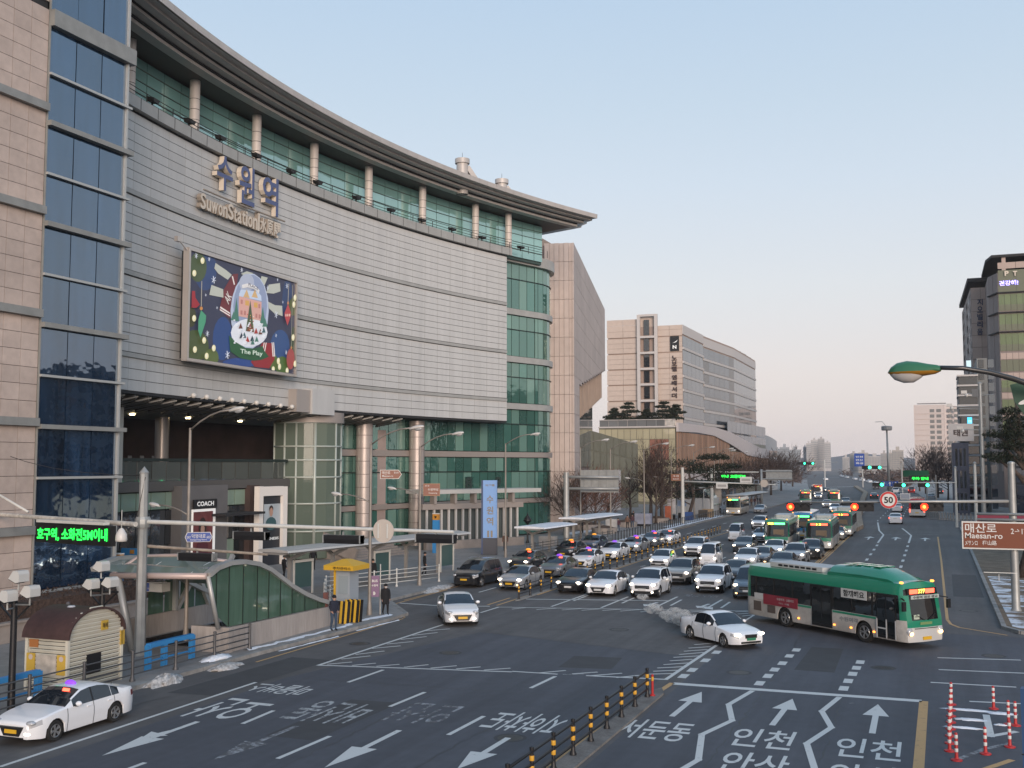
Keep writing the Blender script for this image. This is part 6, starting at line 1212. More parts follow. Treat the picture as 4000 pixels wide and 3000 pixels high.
# subway blue pillar and blue board
def info_pillar(c, w_, h_, label, top=.9):
    t = thing('info_pillar', label, 'sign pillar', tuple(c)); c = Vector(c); piece('body', t, (c.x, c.y, c.z+(h_-top)/2), (w_, w_*.5, h_-top), BLUEP); piece('head', t, (c.x, c.y, c.z+h_-top/2), (w_, w_*.52, top), mat('pillar_orange', (.48, .22, .03), .5)); piece('cap', t, (c.x, c.y, c.z+h_+.03), (w_*1.05, w_*.6, .06), SWH)
    m2 = MB(); m2.add([(c.x-.12*w_, c.y-w_*.27, c.z+h_-top*.7), (c.x+.12*w_, c.y-w_*.27, c.z+h_-top*.7), (c.x+.2*w_, c.y-w_*.27, c.z+h_-top*.35), (c.x-.2*w_, c.y-w_*.27, c.z+h_-top*.35)], [(0, 1, 2, 3)], BLK); m2.done('pictogram', t); return t
zz = AY(460, 2165, 50); info_pillar((zz.x, 50, zz.z-2.2), .62, 2.2, 'blue pillar sign with an orange head beside the subway mouth', .42); MB().tube([(zz.x, 50, .15), (zz.x, 50, zz.z-2.2)], .06, GALV, 6).done('stem', bpy.data.objects['info_pillar'])
zz = AY(1704, 2010, 92); info_pillar((zz.x, 92, .15), .62, zz.z-.1, 'blue pillar sign with an orange head before the white pavilion', .55)
zz = AY(520, 2155, 56); t = thing('blue_board', 'blue fascia board with an orange square behind the subway mouth', 'sign', tuple(zz)); piece('panel', t, zz, (1.7, .15, .42), BLUEP, (0, 0, .1)); piece('square', t, zz+Vector((.0, -.1, 0)), (.3, .05, .25), mat('pillar_orange', (.48, .22, .03), .5), (0, 0, .1))
# --- yellow booth with barricades
yb = thing('yellow_booth', 'small parking booth with a bright yellow hipped roof', 'booth', (-29.9, 51.6, .15)); YP_ = mat('booth_yellow', (.60, .36, .03), .5)
MB().add([(-30.75, 50.7, 2.75), (-28.95, 50.7, 2.75), (-28.95, 52.5, 2.75), (-30.75, 52.5, 2.75), (-30.75, 50.7, 3.0), (-28.95, 50.7, 3.0), (-28.95, 52.5, 3.0), (-30.75, 52.5, 3.0), (-30.0, 51.4, 3.3), (-29.7, 51.4, 3.3), (-29.7, 51.8, 3.3), (-30.0, 51.8, 3.3)],
         [(0, 1, 5, 4), (1, 2, 6, 5), (2, 3, 7, 6), (3, 0, 4, 7), (3, 2, 1, 0), (4, 5, 9, 8), (5, 6, 10, 9), (6, 7, 11, 10), (7, 4, 8, 11), (8, 9, 10, 11)], YP_).done('roof', yb)
mb = MB(); lettered(mb, '주차관리소', (-29.6, 50.68, 2.875), 1.1, .15, (0, -1), BLK); mb.done('lettering', yb)
piece('cabin', yb, (-29.85, 51.6, 1.45), (.95, .95, 2.6), mat('booth_grey', (.30, .34, .38), .5)); piece('window', yb, (-29.78, 51.11, 1.95), (.55, .04, .95), glass('booth_glass', (.28, .33, .36), 1.5, .6, (1, 1, 1), None)); piece('corner_strip', yb, (-30.28, 51.1, 1.45), (.12, .06, 2.6), YP_)
for i, (x, y, rot) in enumerate([(-28.95, 49.55, -.25), (-28.75, 50.15, .0), (-28.7, 50.45, .05)]):
    t = thing('barricade', ['striped barricade leaning on the end of the subway wall', 'black and yellow striped barricade in the middle of the leaning stack', 'outermost striped barricade of the leaning stack'][i], 'barricade', (x, y, .15), 0, 'barricades leaning by the yellow booth')
    for k in range(6): piece('stripe', t, (x-.36+k*.145, y-.0+.1, .72), (.143, .05, 1.15), (YP_, FENB)[k % 2], (-.14, 0, 0))
# purple bus-stop flag
t = thing('bus_stop_flag', 'purple bus stop flag on a thin post beside the lamp post', 'bus stop', (-28.75, 53.4, .15)); MB().tube([(-28.75, 53.4, .15), (-28.75, 53.4, 2.9)], .04, GALV, 6).done('post', t); c = AD(1464, 2290, hypot(28.7, 53.3)); PURP = mat('flag_purple', (.16, .085, .17), .5); piece('flag', t, (c.x, c.y, c.z), (.5, .05, 1.15), PURP, (0, 0, .45))
mb = MB(); f = facing(c.x, c.y); lettered(mb, 'BUS', c+Vector((0, 0, .3)), .3, .14, f, SWH, .02, .06); lettered(mb, '수원역', c+Vector((0, 0, .05)), .34, .12, f, SWH, .02, .06); mb.done('lettering', t); MB().lathe([(0, 0), (.1, 0)], SWH, tuple(c+Vector((-.02, -.06, -.38))), 12, axis='y').done('emblem', t)
# --- long bus shelter
SHM = mat('shelter_grey', (.30, .29, .275), .5, .3); SHR = mat('shelter_roof', (.50, .49, .47), .45, .2)
def shelter(p, q, z, w_, label, nposts, snow=False, group='bus shelters', back=True, zr=.12):
    p, q = Vector((*p, 0)), Vector((*q, 0)); u = (q-p).normalized(); n = Vector((u.y, -u.x, 0)); t = thing('bus_shelter', label, 'bus shelter', (p.x, p.y, .15), 0, group); L = (q-p).length; m_ = (p+q)/2
    MB().extr([p+n*w_*.5+Vector((0, 0, z-.1)), p+n*w_*.48+Vector((0, 0, z+.02)), p+Vector((0, 0, z+zr)), p-n*w_*.5+Vector((0, 0, z+.05)), p-n*w_*.5+Vector((0, 0, z-.1))], u*L, SNOW if snow else SHR).done('roof', t)
    MB().beam(p+Vector((0, 0, z-.18)), q+Vector((0, 0, z-.18)), w_*.7, .12, SHM).done('roof_beam', t)
    for i in range(nposts):
        c = p+u*L*(i+.5)/nposts-n*w_*.2; mb = MB(); mb.beam(c+Vector((0, 0, .15)), c+Vector((0, 0, z-.6)), .22, .22, SHM); mb.beam(c+Vector((0, 0, z-.7)), c+n*w_*.5+Vector((0, 0, z-.2)), .16, .2, SHM); mb.beam(c+Vector((0, 0, z-.7)), c-n*w_*.3+Vector((0, 0, z-.2)), .16, .2, SHM); mb.done('post', t)
        if back and i % 2 == 0: quadpanel('info_panel', t, c+u*.5, c+u*2.1, .6, 2.2, .12, mat('info_teal', (.05, .10, .10), .3)); MB().beam(c+u*.4+Vector((0, 0, 2.28)), c+u*2.2+Vector((0, 0, 2.28)), .2, .16, PAINTW).beam(c+u*.4+Vector((0, 0, .15)), c+u*.4+Vector((0, 0, 2.3)), .1, .1, PAINTW).beam(c+u*2.2+Vector((0, 0, .15)), c+u*2.2+Vector((0, 0, 2.3)), .1, .1, PAINTW).done('panel_frame', t)
    return t
a, b = G(*K(1000, 1900, 690, 1150, S6), .15), G(*K(1000, 1900, 2030, 935, S6), .15); u = (b-a).normalized()
shelter((a-u*4.5).xy, (b+u*2).xy, 3.15, 2.4, 'long grey bus shelter with a curved roof behind the white railing', 5)
shelter(G(2068, 2175, .15).xy, G(2200, 2150, .15).xy, 2.75, 3.0, 'short bus shelter with a snow-covered roof right of the blue pylon', 2, True, back=False); shelter(G(2235, 2130, .15).xy, G(2385, 2103, .15).xy, 2.9, 3.0, 'bus shelter with a snow-covered roof beside the sign gantry', 3, True, back=False)
# --- blue pylon
pb_ = Vector((-38.2, 92.0, 0)); zt6 = ZAT(1905, 1876, pb_.x, pb_.y); py_ = thing('station_pylon', 'tall sky blue pylon with vertical Korean letters and an arrow', 'pylon', (pb_.x, pb_.y, .15)); PYB = mat('pylon_blue', (.16, .32, .62), .45); f = Vector((-pb_.x-8, -pb_.y, 0)).normalized(); ang = atan2(f.y, f.x)+pi/2
piece('panel', py_, (pb_.x, pb_.y, (zt6+1.7)/2), (1.28, .5, zt6-1.7), PYB, (0, 0, ang)); piece('base', py_, (pb_.x, pb_.y, .93), (1.3, .52, 1.5), mat('pylon_base', (.03, .035, .05), .5), (0, 0, ang)); piece('side', py_, Vector((pb_.x, pb_.y, (zt6+.2)/2))-Vector((-f.y, f.x, 0))*.72-f*.1, (.16, .7, zt6-.2), mat('pylon_side', (.02, .045, .12), .5), (0, 0, ang))
PYO = mat('pylon_letters', (.20, .17, .13), .5); mb = MB()
for i, ch in enumerate('수원역'): lettered(mb, ch, (pb_.x, pb_.y, zt6-1.75-i*1.0), .62, .72, f, PYO, .02, .27)
lettered(mb, '地下鐵', (pb_.x, pb_.y, zt6-.45), .85, .2, f, PYO, .01, .27); lettered(mb, 'II', (pb_.x, pb_.y, zt6-4.9), .5, .6, f, PYO, .02, .27); mb.done('lettering', py_)
# --- white pavilion with columns (station gate)
pv_ = thing('gate_pavilion', 'white columned glass pavilion with a flat roof before the green curtain wall', 'pavilion', (-45, 98, .15)); a, b = G(1722, 2165, .15), G(1985, 2148, .15); a, b = Vector((-46.3, 94.5, 0)), Vector((-40.2, 105, 0)); u = (b-a).normalized(); n = Vector((u.y, -u.x, 0))
quadpanel('wall', pv_, a-n*.5, b-n*.5, .15, 4.0, .2, mat('pavilion_dark', (.07, .085, .085), .5)); L = (b-a).length
for i in range(14): c = a+u*L*(i+.5)/14; piece('column', pv_, (c.x, c.y, 2.1), (.20, .20, 3.9), mat('pavilion_white', (.46, .45, .43), .5), (0, 0, atan2(u.y, u.x)))
c = (a+b)/2; piece('lintel', pv_, (c.x, c.y, 4.3), (L+.4, .5, .55), BANDM, (0, 0, atan2(u.y, u.x))); piece('roof', pv_, (c.x-n.x*1.0+u.x, c.y-n.y+u.y, 5.75), (L+2.5, 3.4, .4), SHR, (0, 0, atan2(u.y, u.x))); piece('plinth', pv_, (c.x+n.x*.4, c.y+n.y*.4, .55), (L, .5, .85), STEP, (0, 0, atan2(u.y, u.x)))
for i in range(5): c = a+u*L*(i+.5)/5; piece('roof_bracket', pv_, (c.x, c.y, 5.05), (.3, .8, 1.0), BANDM, (0, 0, atan2(u.y, u.x)))
for i in range(3): c = a+u*(1.8+i*.75)+n*.75; piece('warning_sign', pv_, (c.x, c.y, 1.5), (.6, .05, .7), SWH, (0, 0, atan2(u.y, u.x))); MB().lathe([(.16, 0), (.25, 0)], mat('ring_red', (.5, .03, .03), .5), (c.x+n.x*.04, c.y+n.y*.04, 1.55), 14, axis='y').done('warning_ring', pv_)
t = thing('arch_canopy', 'small black lantern post in front of the green curtain wall', 'lamp', (-40.5, 103, .15)); c = G(*K(1900, 2000, 445, 335, S6), .15); t.location = c; WL[t.name] = Vector(c); MB().lathe([(.22, .15), (.10, .5), (.08, 2.1), (.45, 2.5), (.42, 2.65), (.08, 3.1), (0, 3.4)], FENB, (c.x, c.y, 0), 10).done('post', t, smooth=40); t.name = 'lantern_post'
# --- sign gantry with a blank back
gb = Vector((-36.0, 107.5, 0)); sgn = thing('sign_gantry', 'grey gantry holding the blank back of a big direction sign above the shelters', 'sign gantry', (gb.x, gb.y, .15)); zt7 = ZAT(2219, 1845, gb.x, gb.y); MB().tube([gb+Vector((0, 0, .15)), gb+Vector((0, 0, zt7))], [.34, .28], GALV, 12).done('pole', sgn, smooth=40)
for y in (1863, 1908): z = ZAT(2219, y, gb.x, gb.y); e = AY(2418, y+2, gb.y+.5); MB().tube([Vector((gb.x-.4, gb.y, z)), e], .14, GALV, 8).done('arm', sgn, smooth=True)
p0, p1 = AY(2268, 1836, gb.y+.8), AY(2416, 1924, gb.y+.8); piece('sign_back', sgn, ((p0.x+p1.x)/2, gb.y+.85, (p0.z+p1.z)/2), (p1.x-p0.x, .08, p0.z-p1.z), GALV)
for k in range(5): piece('stiffener', sgn, (p0.x+(p1.x-p0.x)*(k+.5)/5, gb.y+.77, (p0.z+p1.z)/2), (.08, .06, p0.z-p1.z), GALV)
shelter((-33.6, 196), (-33.2, 224), 2.9, 3.2, 'long dark bus shelter far along the left kerb behind the cream coach', 6, back=False)
for y_, px_, lab in ((232, 3030, 'distant sign gantry with a pale panel back over the far left kerb'),):
    x_ = ray(px_, 1815); x_ = x_[0]/x_[1]*y_; t = thing('sign_gantry', lab, 'sign gantry', (x_-3, y_, 0)); MB().tube([(x_-3, y_, .1), (x_-3, y_, 7.4)], .24, GALV, 8).done('pole', t, smooth=True)
    for z in (5.4, 7.0): MB().tube([(x_-3.3, y_, z), (x_+3.4, y_, z)], .12, GALV, 6).done('arm', t)
    piece('sign_back', t, (x_+.6, y_+.2, 6.2), (5.4, .1, 2.2), GALV)
# --- far left gantry with green display and boards
fg_ = thing('signal_gantry', 'white gantry pole with a long arm of boards and signs before the dark trees', 'signal gantry', (-33.1, 150.3, .15)); b = Vector((-33.1, 150.3, 0)); MB().tube([b+Vector((0, 0, .15)), b+Vector((0, 0, ZAT(2667, 1826, b.x, b.y)))], [.28, .22], PAINTW, 10).done('pole', fg_, smooth=40); z = ZAT(2667, 1880, b.x, b.y); e = AY(3030, 1893, b.y); MB().tube([b+Vector((0, 0, z)), e], [.12, .07], PAINTW, 8).done('arm', fg_, smooth=True)
b2 = Vector((-33.2, 172, 0)); t = thing('white_pole', 'plain white pole right of the white gantry pole', 'pole', (b2.x, b2.y, .15)); MB().tube([b2+Vector((0, 0, .15)), b2+Vector((0, 0, ZAT(2742, 1826, b2.x, b2.y)))], [.25, .2], PAINTW, 10).done('pole', t, smooth=40)
c = AY(2866, 1861, 176); t = thing('green_display', 'green lit message board over the dark trees on the left', 'display', tuple(c)); piece('case', t, c, (5.2, .4, 1.0), BLK); mb = MB(); text(mb, '안내 교통정보', c+Vector((0, -.22, 0)), (1, 0, 0), (0, 0, 1), 3.9, .5, LG2, .03); mb.done('letters', t); MB().tube([c+Vector((-7, 0, .7)), c+Vector((4, 0, .7))], .1, PAINTW, 6).done('arm', t)
for px, py, w_, h_, lab in ((2820, 1897, 1.6, .8, 'white sign panel hanging under the white gantry arm'), (2914, 1874, 1.6, .8, 'white lettered box on top of the white gantry arm')):
    c = AY(px, py, 150.2); t = thing('road_sign', lab, 'sign', tuple(c), 0, 'panels on the far white gantry'); piece('panel', t, c, (w_, .1, h_), SWH); piece('print', t, c+Vector((0, -.06, 0)), (w_*.75, .02, h_*.4), mat('print_grey', (.35, .34, .33), .6))
for px, py, lab, m_ in ((2985, 1888, 'round sign back on the far white gantry arm', mat('sign_back', (.48, .43, .38), .6)), ): c = AY(px, py, 150.1); t = thing('round_sign', lab, 'road sign', tuple(c)); MB().lathe([(0, 0), (.52, 0), (.52, .04), (0, .04)], m_, tuple(c), 20, axis='y').done('disc', t)
c = AY(2955, 1882, 150.1); t = thing('camera_box', 'small grey camera box on the far white gantry arm', 'camera', tuple(c)); piece('housing', t, c, (.7, .3, .55), mat('box_slate', (.16, .19, .24), .5)); piece('lens_plate', t, c+Vector((0, -.17, 0)), (.45, .03, .35), BLK)
# --- right: signal pole, arm, red lights, round 50 sign, brown street sign
SP = Vector((4.1, 68.0, 0)); rg_ = thing('signal_gantry', 'grey pole at the right verge carrying red signals, the 50 sign and the brown sign', 'signal gantry', (SP.x, SP.y, .13)); zp2 = ZAT(3940, 1812, SP.x, SP.y); MB().tube([SP+Vector((0, 0, z)) for z in (.13, .3, 3, zp2)], [.30, .23, .22, .19], GALV, 12).done('pole', rg_, smooth=40); MB().lathe([(.22, zp2), (.2, zp2+.1), (0, zp2+.16)], GALV, (SP.x, SP.y, 0), 12).done('pole_cap', rg_)
zS = ZAT(3940, 1958, SP.x, SP.y); eS = AY(3085, 1962, SP.y); MB().tube([SP+Vector((0, 0, zS)), eS], [.10, .055], GALV, 10).done('arm', rg_, smooth=True)
REDON = mat('signal_red', (1, .12, .03), .4, emit=5, ecol=(1, .015, .004)); REDC = mat('signal_red_core', (1, .75, .15), .4, emit=3, ecol=(1, .40, .04)); GRNON = mat('signal_green', (.05, .9, .35), .4, emit=6, ecol=(.03, 1, .38)); LOFF = mat('signal_off', (.02, .02, .022), .3)
def signal_front(c, w_, h_, label, n=3, lit=0, m=REDON, core=None, group='lit traffic lights', par=None):
    t = thing('traffic_signal', label, 'traffic light', tuple(c), 0, group); c = Vector(c); MB().box((c.x-w_/2, c.y-.12, c.z-h_/2), (c.x+w_/2, c.y+.12, c.z+h_/2), FENB).done('housing', t)
    for k in range(n):
        x = c.x-w_/2+w_*(k+.5)/n; r = h_*.40; MB().lathe([(0, -.135), (r, -.128)], m if k == lit else LOFF, (x, c.y, c.z), 16, axis='y').done('lens_lit' if k == lit else 'lens', t)
        if k == lit and core: MB().lathe([(0, -.142), (r*.42, -.138)], core, (x, c.y, c.z), 14, axis='y').done('lens_core', t)
        MB().lathe([(r*1.05, -.13), (r*1.1, -.34), (r*1.14, -.34), (r*1.12, -.13)], FENB, (x, c.y, c.z), 14, axis='y', a0=.0, a1=pi).done('visor', t)
for px, lab in ((3098, 'leftmost red traffic light hanging before the queueing buses'), (3348, 'middle red traffic light left of the round speed sign'), (3620, 'right red traffic light in front of the departing red bus')):
    a = AY(px-24, 1980, SP.y-.15); b = AY(px+66, 1980, SP.y-.15); signal_front((a+b)/2, (b-a).length, .52, lab, core=REDC)
c = AY(3471, 1953, SP.y-.3); t = thing('speed_sign', 'round white 50 speed sign with a red ring on the signal arm', 'road sign', tuple(c)); MB().lathe([(0, .03), (.50, .03), (.50, 0), (0, 0)], SWH, tuple(c), 32, axis='y').done('disc', t); MB().lathe([(.37, -.006), (.485, -.006)], mat('ring_red', (.42, .025, .03), .5), tuple(c), 32, axis='y').done('ring', t); mb = MB(); text(mb, '50', c+Vector((0, -.01, 0)), (1, 0, 0), (0, 0, 1), .50, .38, BLK, .03); mb.done('numerals', t)
c = AY(3536, 1939, SP.y-.25); t = thing('camera_box', 'small framed grey box beside the round speed sign', 'camera', tuple(c)); piece('frame', t, c, (.56, .1, .36), mat('frame_pale', (.38, .40, .42), .5)); piece('screen', t, c+Vector((0, -.06, 0)), (.48, .02, .28), mat('box_slate', (.10, .12, .16), .4))
zb0, zb1 = AY(3880, 2008, SP.y-.35), AY(3880, 2030, SP.y-.35)
for z in (zb0.z, zb1.z): MB().tube([(AY(3750, 1, SP.y).x, SP.y-.3, z), (9.5, SP.y-.3, z)], .075, GALV, 8).done('sign_bar', rg_, smooth=True)
a, b = AY(3756, 2036, SP.y-.45), AY(3756, 2143, SP.y-.45); x1 = 8.7; ms = thing('street_sign', 'brown Maesan-ro street sign with white Korean letters at the right edge', 'street sign', (a.x, SP.y-.45, b.z)); hS = a.z-b.z
piece('rim', ms, ((a.x+x1)/2, SP.y-.42, (a.z+b.z)/2), (x1-a.x, .06, hS), SWH); piece('face', ms, ((a.x+x1)/2, SP.y-.46, (a.z+b.z)/2), (x1-a.x-.16, .03, hS-.16), SBRN); mb = MB()
def mst(s, px0, px1, py0, py1, bold=.008): p, q = AY(px0, py1, SP.y-.48), AY(px1, py0, SP.y-.48); text(mb, s, ((p.x+q.x)/2, SP.y-.479, (p.z+q.z)/2), (1, 0, 0), (0, 0, 1), q.x-p.x, q.z-p.z, SWH, bold)
mst('매산로', 3770, 3892, 2046, 2080, .012); mst('Maesan-ro', 3770, 3916, 2083, 2102, .012); mst('メサンロ', 3770, 3818, 2112, 2129); mst('梅山路', 3838, 3893, 2112, 2129); mst('2→17', 3949, 4012, 2066, 2086, .012); mb.box((AY(3770, 1, SP.y-.48).x, SP.y-.478, AY(1, 2108, SP.y-.48).z), (AY(3896, 1, SP.y-.48).x, SP.y-.477, AY(1, 2106, SP.y-.48).z), SWH); mb.box((AY(3826, 1, SP.y-.48).x, SP.y-.478, AY(1, 2129, SP.y-.48).z), (AY(3828, 1, SP.y-.48).x, SP.y-.477, AY(1, 2111, SP.y-.48).z), SWH); mb.done('lettering', ms)
for i, (px, by, yt, r, lab) in enumerate([(3738, 2060, 1828, .17, 'white pole with a green signal arm beside the side street barrier'), (3816, 2090, 1812, .2, 'white pole with rounded cap left of the tall camera mast'), (3846, 2075, 1500, .26, 'tall grey camera mast with several side arms')]):
    p = G(px, by); t = thing('pole', lab, 'pole', (p.x, p.y, 0)); z = ZAT(px, yt, p.x, p.y); MB().tube([(p.x, p.y, 0), (p.x, p.y, z*.5), (p.x, p.y, z)], [r*1.2, r, r*.8], GALV if i == 2 else PAINTW, 10).done('shaft', t, smooth=40); MB().lathe([(r*1.0, z-.05), (r, z+.15), (0, z+.28)], GALV, (p.x, p.y, 0), 10).done('cap', t)
    if i == 2:
        for yy_, L_, s in ((1540, -1.6, 1), (1590, -3.4, 1), (1598, -2.6, 0), (1680, -2.2, 1), (1545, 1.5, 0), (1640, -1.0, 0)):
            z = ZAT(px, yy_, p.x, p.y); MB().tube([(p.x, p.y, z), (p.x+L_, p.y-.3, z+.1)], .06, GALV, 6).done('side_arm', t);
            if s: mb = MB(); mb.ell((p.x+L_, p.y-.4, z-.1), (.24, .24, .26), LAMPW, 8, 6); mb.ob((p.x+L_-.3, p.y-.4, z+.3), (.7, .35, .4), LAMPW); mb.done('camera', t, smooth=40)
        MB().ob((p.x-.6, p.y-.3, ZAT(px, 1535, p.x, p.y)), (.7, .4, 1.0), mat('cabinet_grey', (.12, .125, .13), .5)).done('cabinet', t)
# green signals at the next crossing
gp = G(3738, 2060); z = ZAT(3738, 1885, gp.x, gp.y); t = thing('signal_gantry', 'thin white arm carrying green signals across the far lanes', 'signal gantry', (gp.x, gp.y-.2, z)); MB().tube([(gp.x, gp.y-.25, z), (AY(3420, 1, gp.y).x, gp.y-.25, z-.1)], .07, PAINTW, 8).done('arm', t, smooth=True)
for i, (px, py, Y_, w_, lab) in enumerate([(3430, 1893, gp.y-.4, 1.5, 'green traffic light left of the blue lane signs'), (3515, 1895, gp.y-.4, 1.5, 'green traffic light right of the blue lane signs'), (3608, 1895, gp.y-.4, 1.5, 'green traffic light under the green message board'), (3131, 1810, 420, 3.2, 'left one of the two teal signals before the arched towers'), (3164, 1810, 420, 3.2, 'right one of the two teal signals before the arched towers'), (3385, 1826, 330, 2.6, 'left green signal beside the far mast'), (3424, 1826, 330, 2.6, 'right green signal beside the far mast')]):
    c = AY(px, py, Y_); signal_front(c, w_, .55 if Y_ < 300 else 1.0, lab, 3, 2, GRNON)
for Y_, x0p, x1p, yp, base, lab in ((420.5, 3120, 3270, 1806, 3182, 'far white signal pole with an arm to the blue road sign'), (330.5, 3370, 3470, 1823, 3473, 'signal arm fixed to the tall far mast')):
    t = thing('signal_pole', lab, 'pole', tuple(AY(base, 1850, Y_))); z = AY(base, yp, Y_).z; MB().tube([AY(x0p, yp, Y_), AY(x1p, yp, Y_)], .12, GALV, 6).done('arm', t); x = AY(base, 1, Y_).x; MB().tube([(x, Y_, 0), (x, Y_, z+1)], .2, PAINTW, 8).done('shaft', t)
c = AY(3357, 1797, 419); t = thing('road_sign', 'blue road sign on the far signal pole', 'road sign', tuple(c)); piece('panel', t, c, (3.6, .2, 4.8), SBLUE); mb = MB(); [text(mb, s, c+Vector((0, -.13, dz)), (1, 0, 0), (0, 0, 1), 2.6, .7, SWH, .02) for s, dz in (('인천', 1.2), ('안산', 0), ('화성', -1.2))]; mb.done('lettering', t); MB().tube([(c.x+1, 419.3, 0), (c.x+1, 419.3, c.z-2)], .25, GALV, 8).done('post', t)
c = AY(3476, 1890, gp.y-.3); t = thing('lane_signs', 'row of small blue lane arrow signs between the green signals', 'road sign', tuple(c))
for k in range(3): piece('panel', t, c+Vector((-.75+k*.75, 0, 0)), (.68, .06, .68), SBLUE); mb = MB(); q = c+Vector((-.75+k*.75, -.04, 0)); mb.add([q+Vector((x, 0, z)) for x, z in ((-.05, -.25), (.05, -.25), (.05, .05), (.18, .05), (0, .28), (-.18, .05), (-.05, .05))], [(0, 1, 2, 6), (3, 4, 5)], SWH); mb.done('arrow', t)
c = AY(3594, 1869, 196); t = thing('green_display', 'green lit message board above the side street on the right', 'display', tuple(c)); piece('case', t, c, (3.6, .4, 1.0), BLK); mb = MB(); text(mb, '주차 안내', c+Vector((0, -.22, 0)), (1, 0, 0), (0, 0, 1), 2.6, .5, LG2, .03); mb.done('letters', t); MB().tube([(c.x+2.5, 196, 0), (c.x+2.5, 196, c.z+.6)], .12, GALV, 8).done('post', t)
c = AY(3578, 1850, 240); t = thing('green_banner', 'green overhead sign panel behind the green message board', 'sign', tuple(c)); piece('panel', t, c, (5.0, .2, 1.3), mat('panel_green', (.02, .16, .07), .5)); MB().tube([(c.x+2, 240.2, 0), (c.x+2, 240.2, c.z)], .15, GALV, 8).done('post', t)
mbase = AY(3473, 1872, 330); t = thing('light_mast', 'very tall slim lighting mast with a ring of lamps by the far bend', 'mast', (mbase.x, 330, 0)); zm = AY(3467, 1668, 330).z; MB().tube([(mbase.x, 330, 0), (mbase.x-.3, 330, zm)], [.42, .22], GALV, 8).done('shaft', t, smooth=True); MB().lathe([(1.3, zm-1), (1.5, zm-.8), (1.5, zm+.1), (1.3, zm+.3), (.2, zm+.3)], mat('mast_ring', (.25, .25, .25), .5), (mbase.x-.3, 330, 0), 12).done('lamp_ring', t); MB().tube([(mbase.x-.3, 330, zm), (mbase.x-1.5, 330, zm+1.6), (mbase.x-3.4, 330, zm+1.5)], .09, GALV, 6).done('arm', t)
# --- red and white posts
me1 = MB(); me1.lathe([(.16, 0), (.16, .03), (.06, .06), (.048, .1), (.045, .75), (.03, .78), (0, .78)], mat('post_red', (.42, .02, .02), .5), n=12); me1 = me1.mesh('post', 40); mW = MB(); [mW.lathe([(.047, z), (.051, z+.01), (.051, z+.09), (.047, z+.10)], mat('post_white', (.62, .62, .60), .5), n=12) for z in (.24, .44, .62)]; mW = mW.mesh('white_band', 40)
RP = [(1570, 1515, 'nearest post of the dense red and white row'), (1630, 1595, 'red and white post standing in front of the dense row'), (1880, 1540, 'red and white post at the corner of the white island line'), (2090, 1480, 'red and white post at the right end of the island line'), (1950, 1150, 'lone red and white post at the back of the island'), (2080, 1285, 'left one of the pair of red and white posts'), (2140, 1295, 'right one of the pair of red and white posts')]
spots = [(ga(C6, x, y), l) for x, y, l in RP]; p0 = spots[0][0]
for k in range(1, 8): spots.append((p0+Vector((.02*k, .95*k, 0)), '%s post of the dense red and white row, counted from the nearest' % ORD[k]))
for p, lab in spots: t = thing('delineator_post', lab, 'bollard', (p.x, p.y, .004), 0, 'red and white posts on the right island'); o = sub('post', me1, t); sub('white_band', mW, o)
# --- nearest street lamp, green and amber head, and the blue column
nl = thing('street_lamp', 'large nearby lamp head with a green top and amber rim on a dark arm', 'street lamp', (6.3, 20.6, 0)); hc = AD(3562, 1452, 20.5); ex = AD(3655, 1433, 20.4); u = (ex-hc); u.z = 0; u.normalize(); v = Vector((-u.y, u.x, 0))
def half(name, prof, m, s=1.0, par=nl):
    mb = MB(); P = []; n = 14
    for x, w_, zt8, zb_ in prof:
        for k in range(n): a = 2*pi*k/n; zz = zt8 if sin(a) >= 0 else zb_; P.append(hc+u*x+v*w_*cos(a)+Vector((0, 0, abs(sin(a))*zz if sin(a) >= 0 else -abs(sin(a))*zb_)))
    k_ = len(prof); mb.add(P, [(i*n+k, (i+1)*n+k, (i+1)*n+(k+1) % n, i*n+(k+1) % n) for i in range(k_-1) for k in range(n)]+[tuple(range(n)), tuple(range((k_-1)*n+n-1, (k_-1)*n-1, -1))], m); return mb.done(name, par, smooth=50)
LGR = mat('lamp_green', (.03, .14, .065), .4, coat=.3); LAM = mat('lamp_amber', (.36, .17, .02), .4)
half('hood', [(-.42, .02, .01, .0), (-.36, .10, .10, .0), (-.25, .15, .17, .0), (-.08, .165, .20, .0), (.1, .145, .175, .0), (.28, .10, .13, .0), (.44, .075, .10, .02), (.49, .06, .07, .02)], LGR); half('rim', [(-.42, .02, .0, .01), (-.34, .115, .0, .06), (-.2, .165, .0, .075), (0, .17, .0, .075), (.2, .13, .0, .085), (.4, .08, .0, .06), (.49, .05, .0, .02)], LAM); half('lens', [(-.38, .05, .0, .05), (-.3, .12, .0, .14), (-.15, .15, .0, .20), (.02, .14, .0, .20), (.14, .10, .0, .13), (.2, .05, .0, .08)], mat('lens_pale', (.46, .44, .42), .25))
ar = [AD(x, y, d) for x, y, d in ((3655, 1436, 20.4), (3760, 1438, 20.5), (3870, 1456, 20.7), (3960, 1480, 20.9), (4060, 1515, 21.2))]; MB().tube([hc+u*.45+Vector((0, 0, .02))]+ar+[Vector((6.3, 20.6, 8.5)), Vector((6.3, 20.6, 0))], [.04, .04, .042, .045, .05, .055, .09, .13], mat('arm_dark', (.06, .06, .06), .35, .5), 10).done('arm', nl, smooth=True)
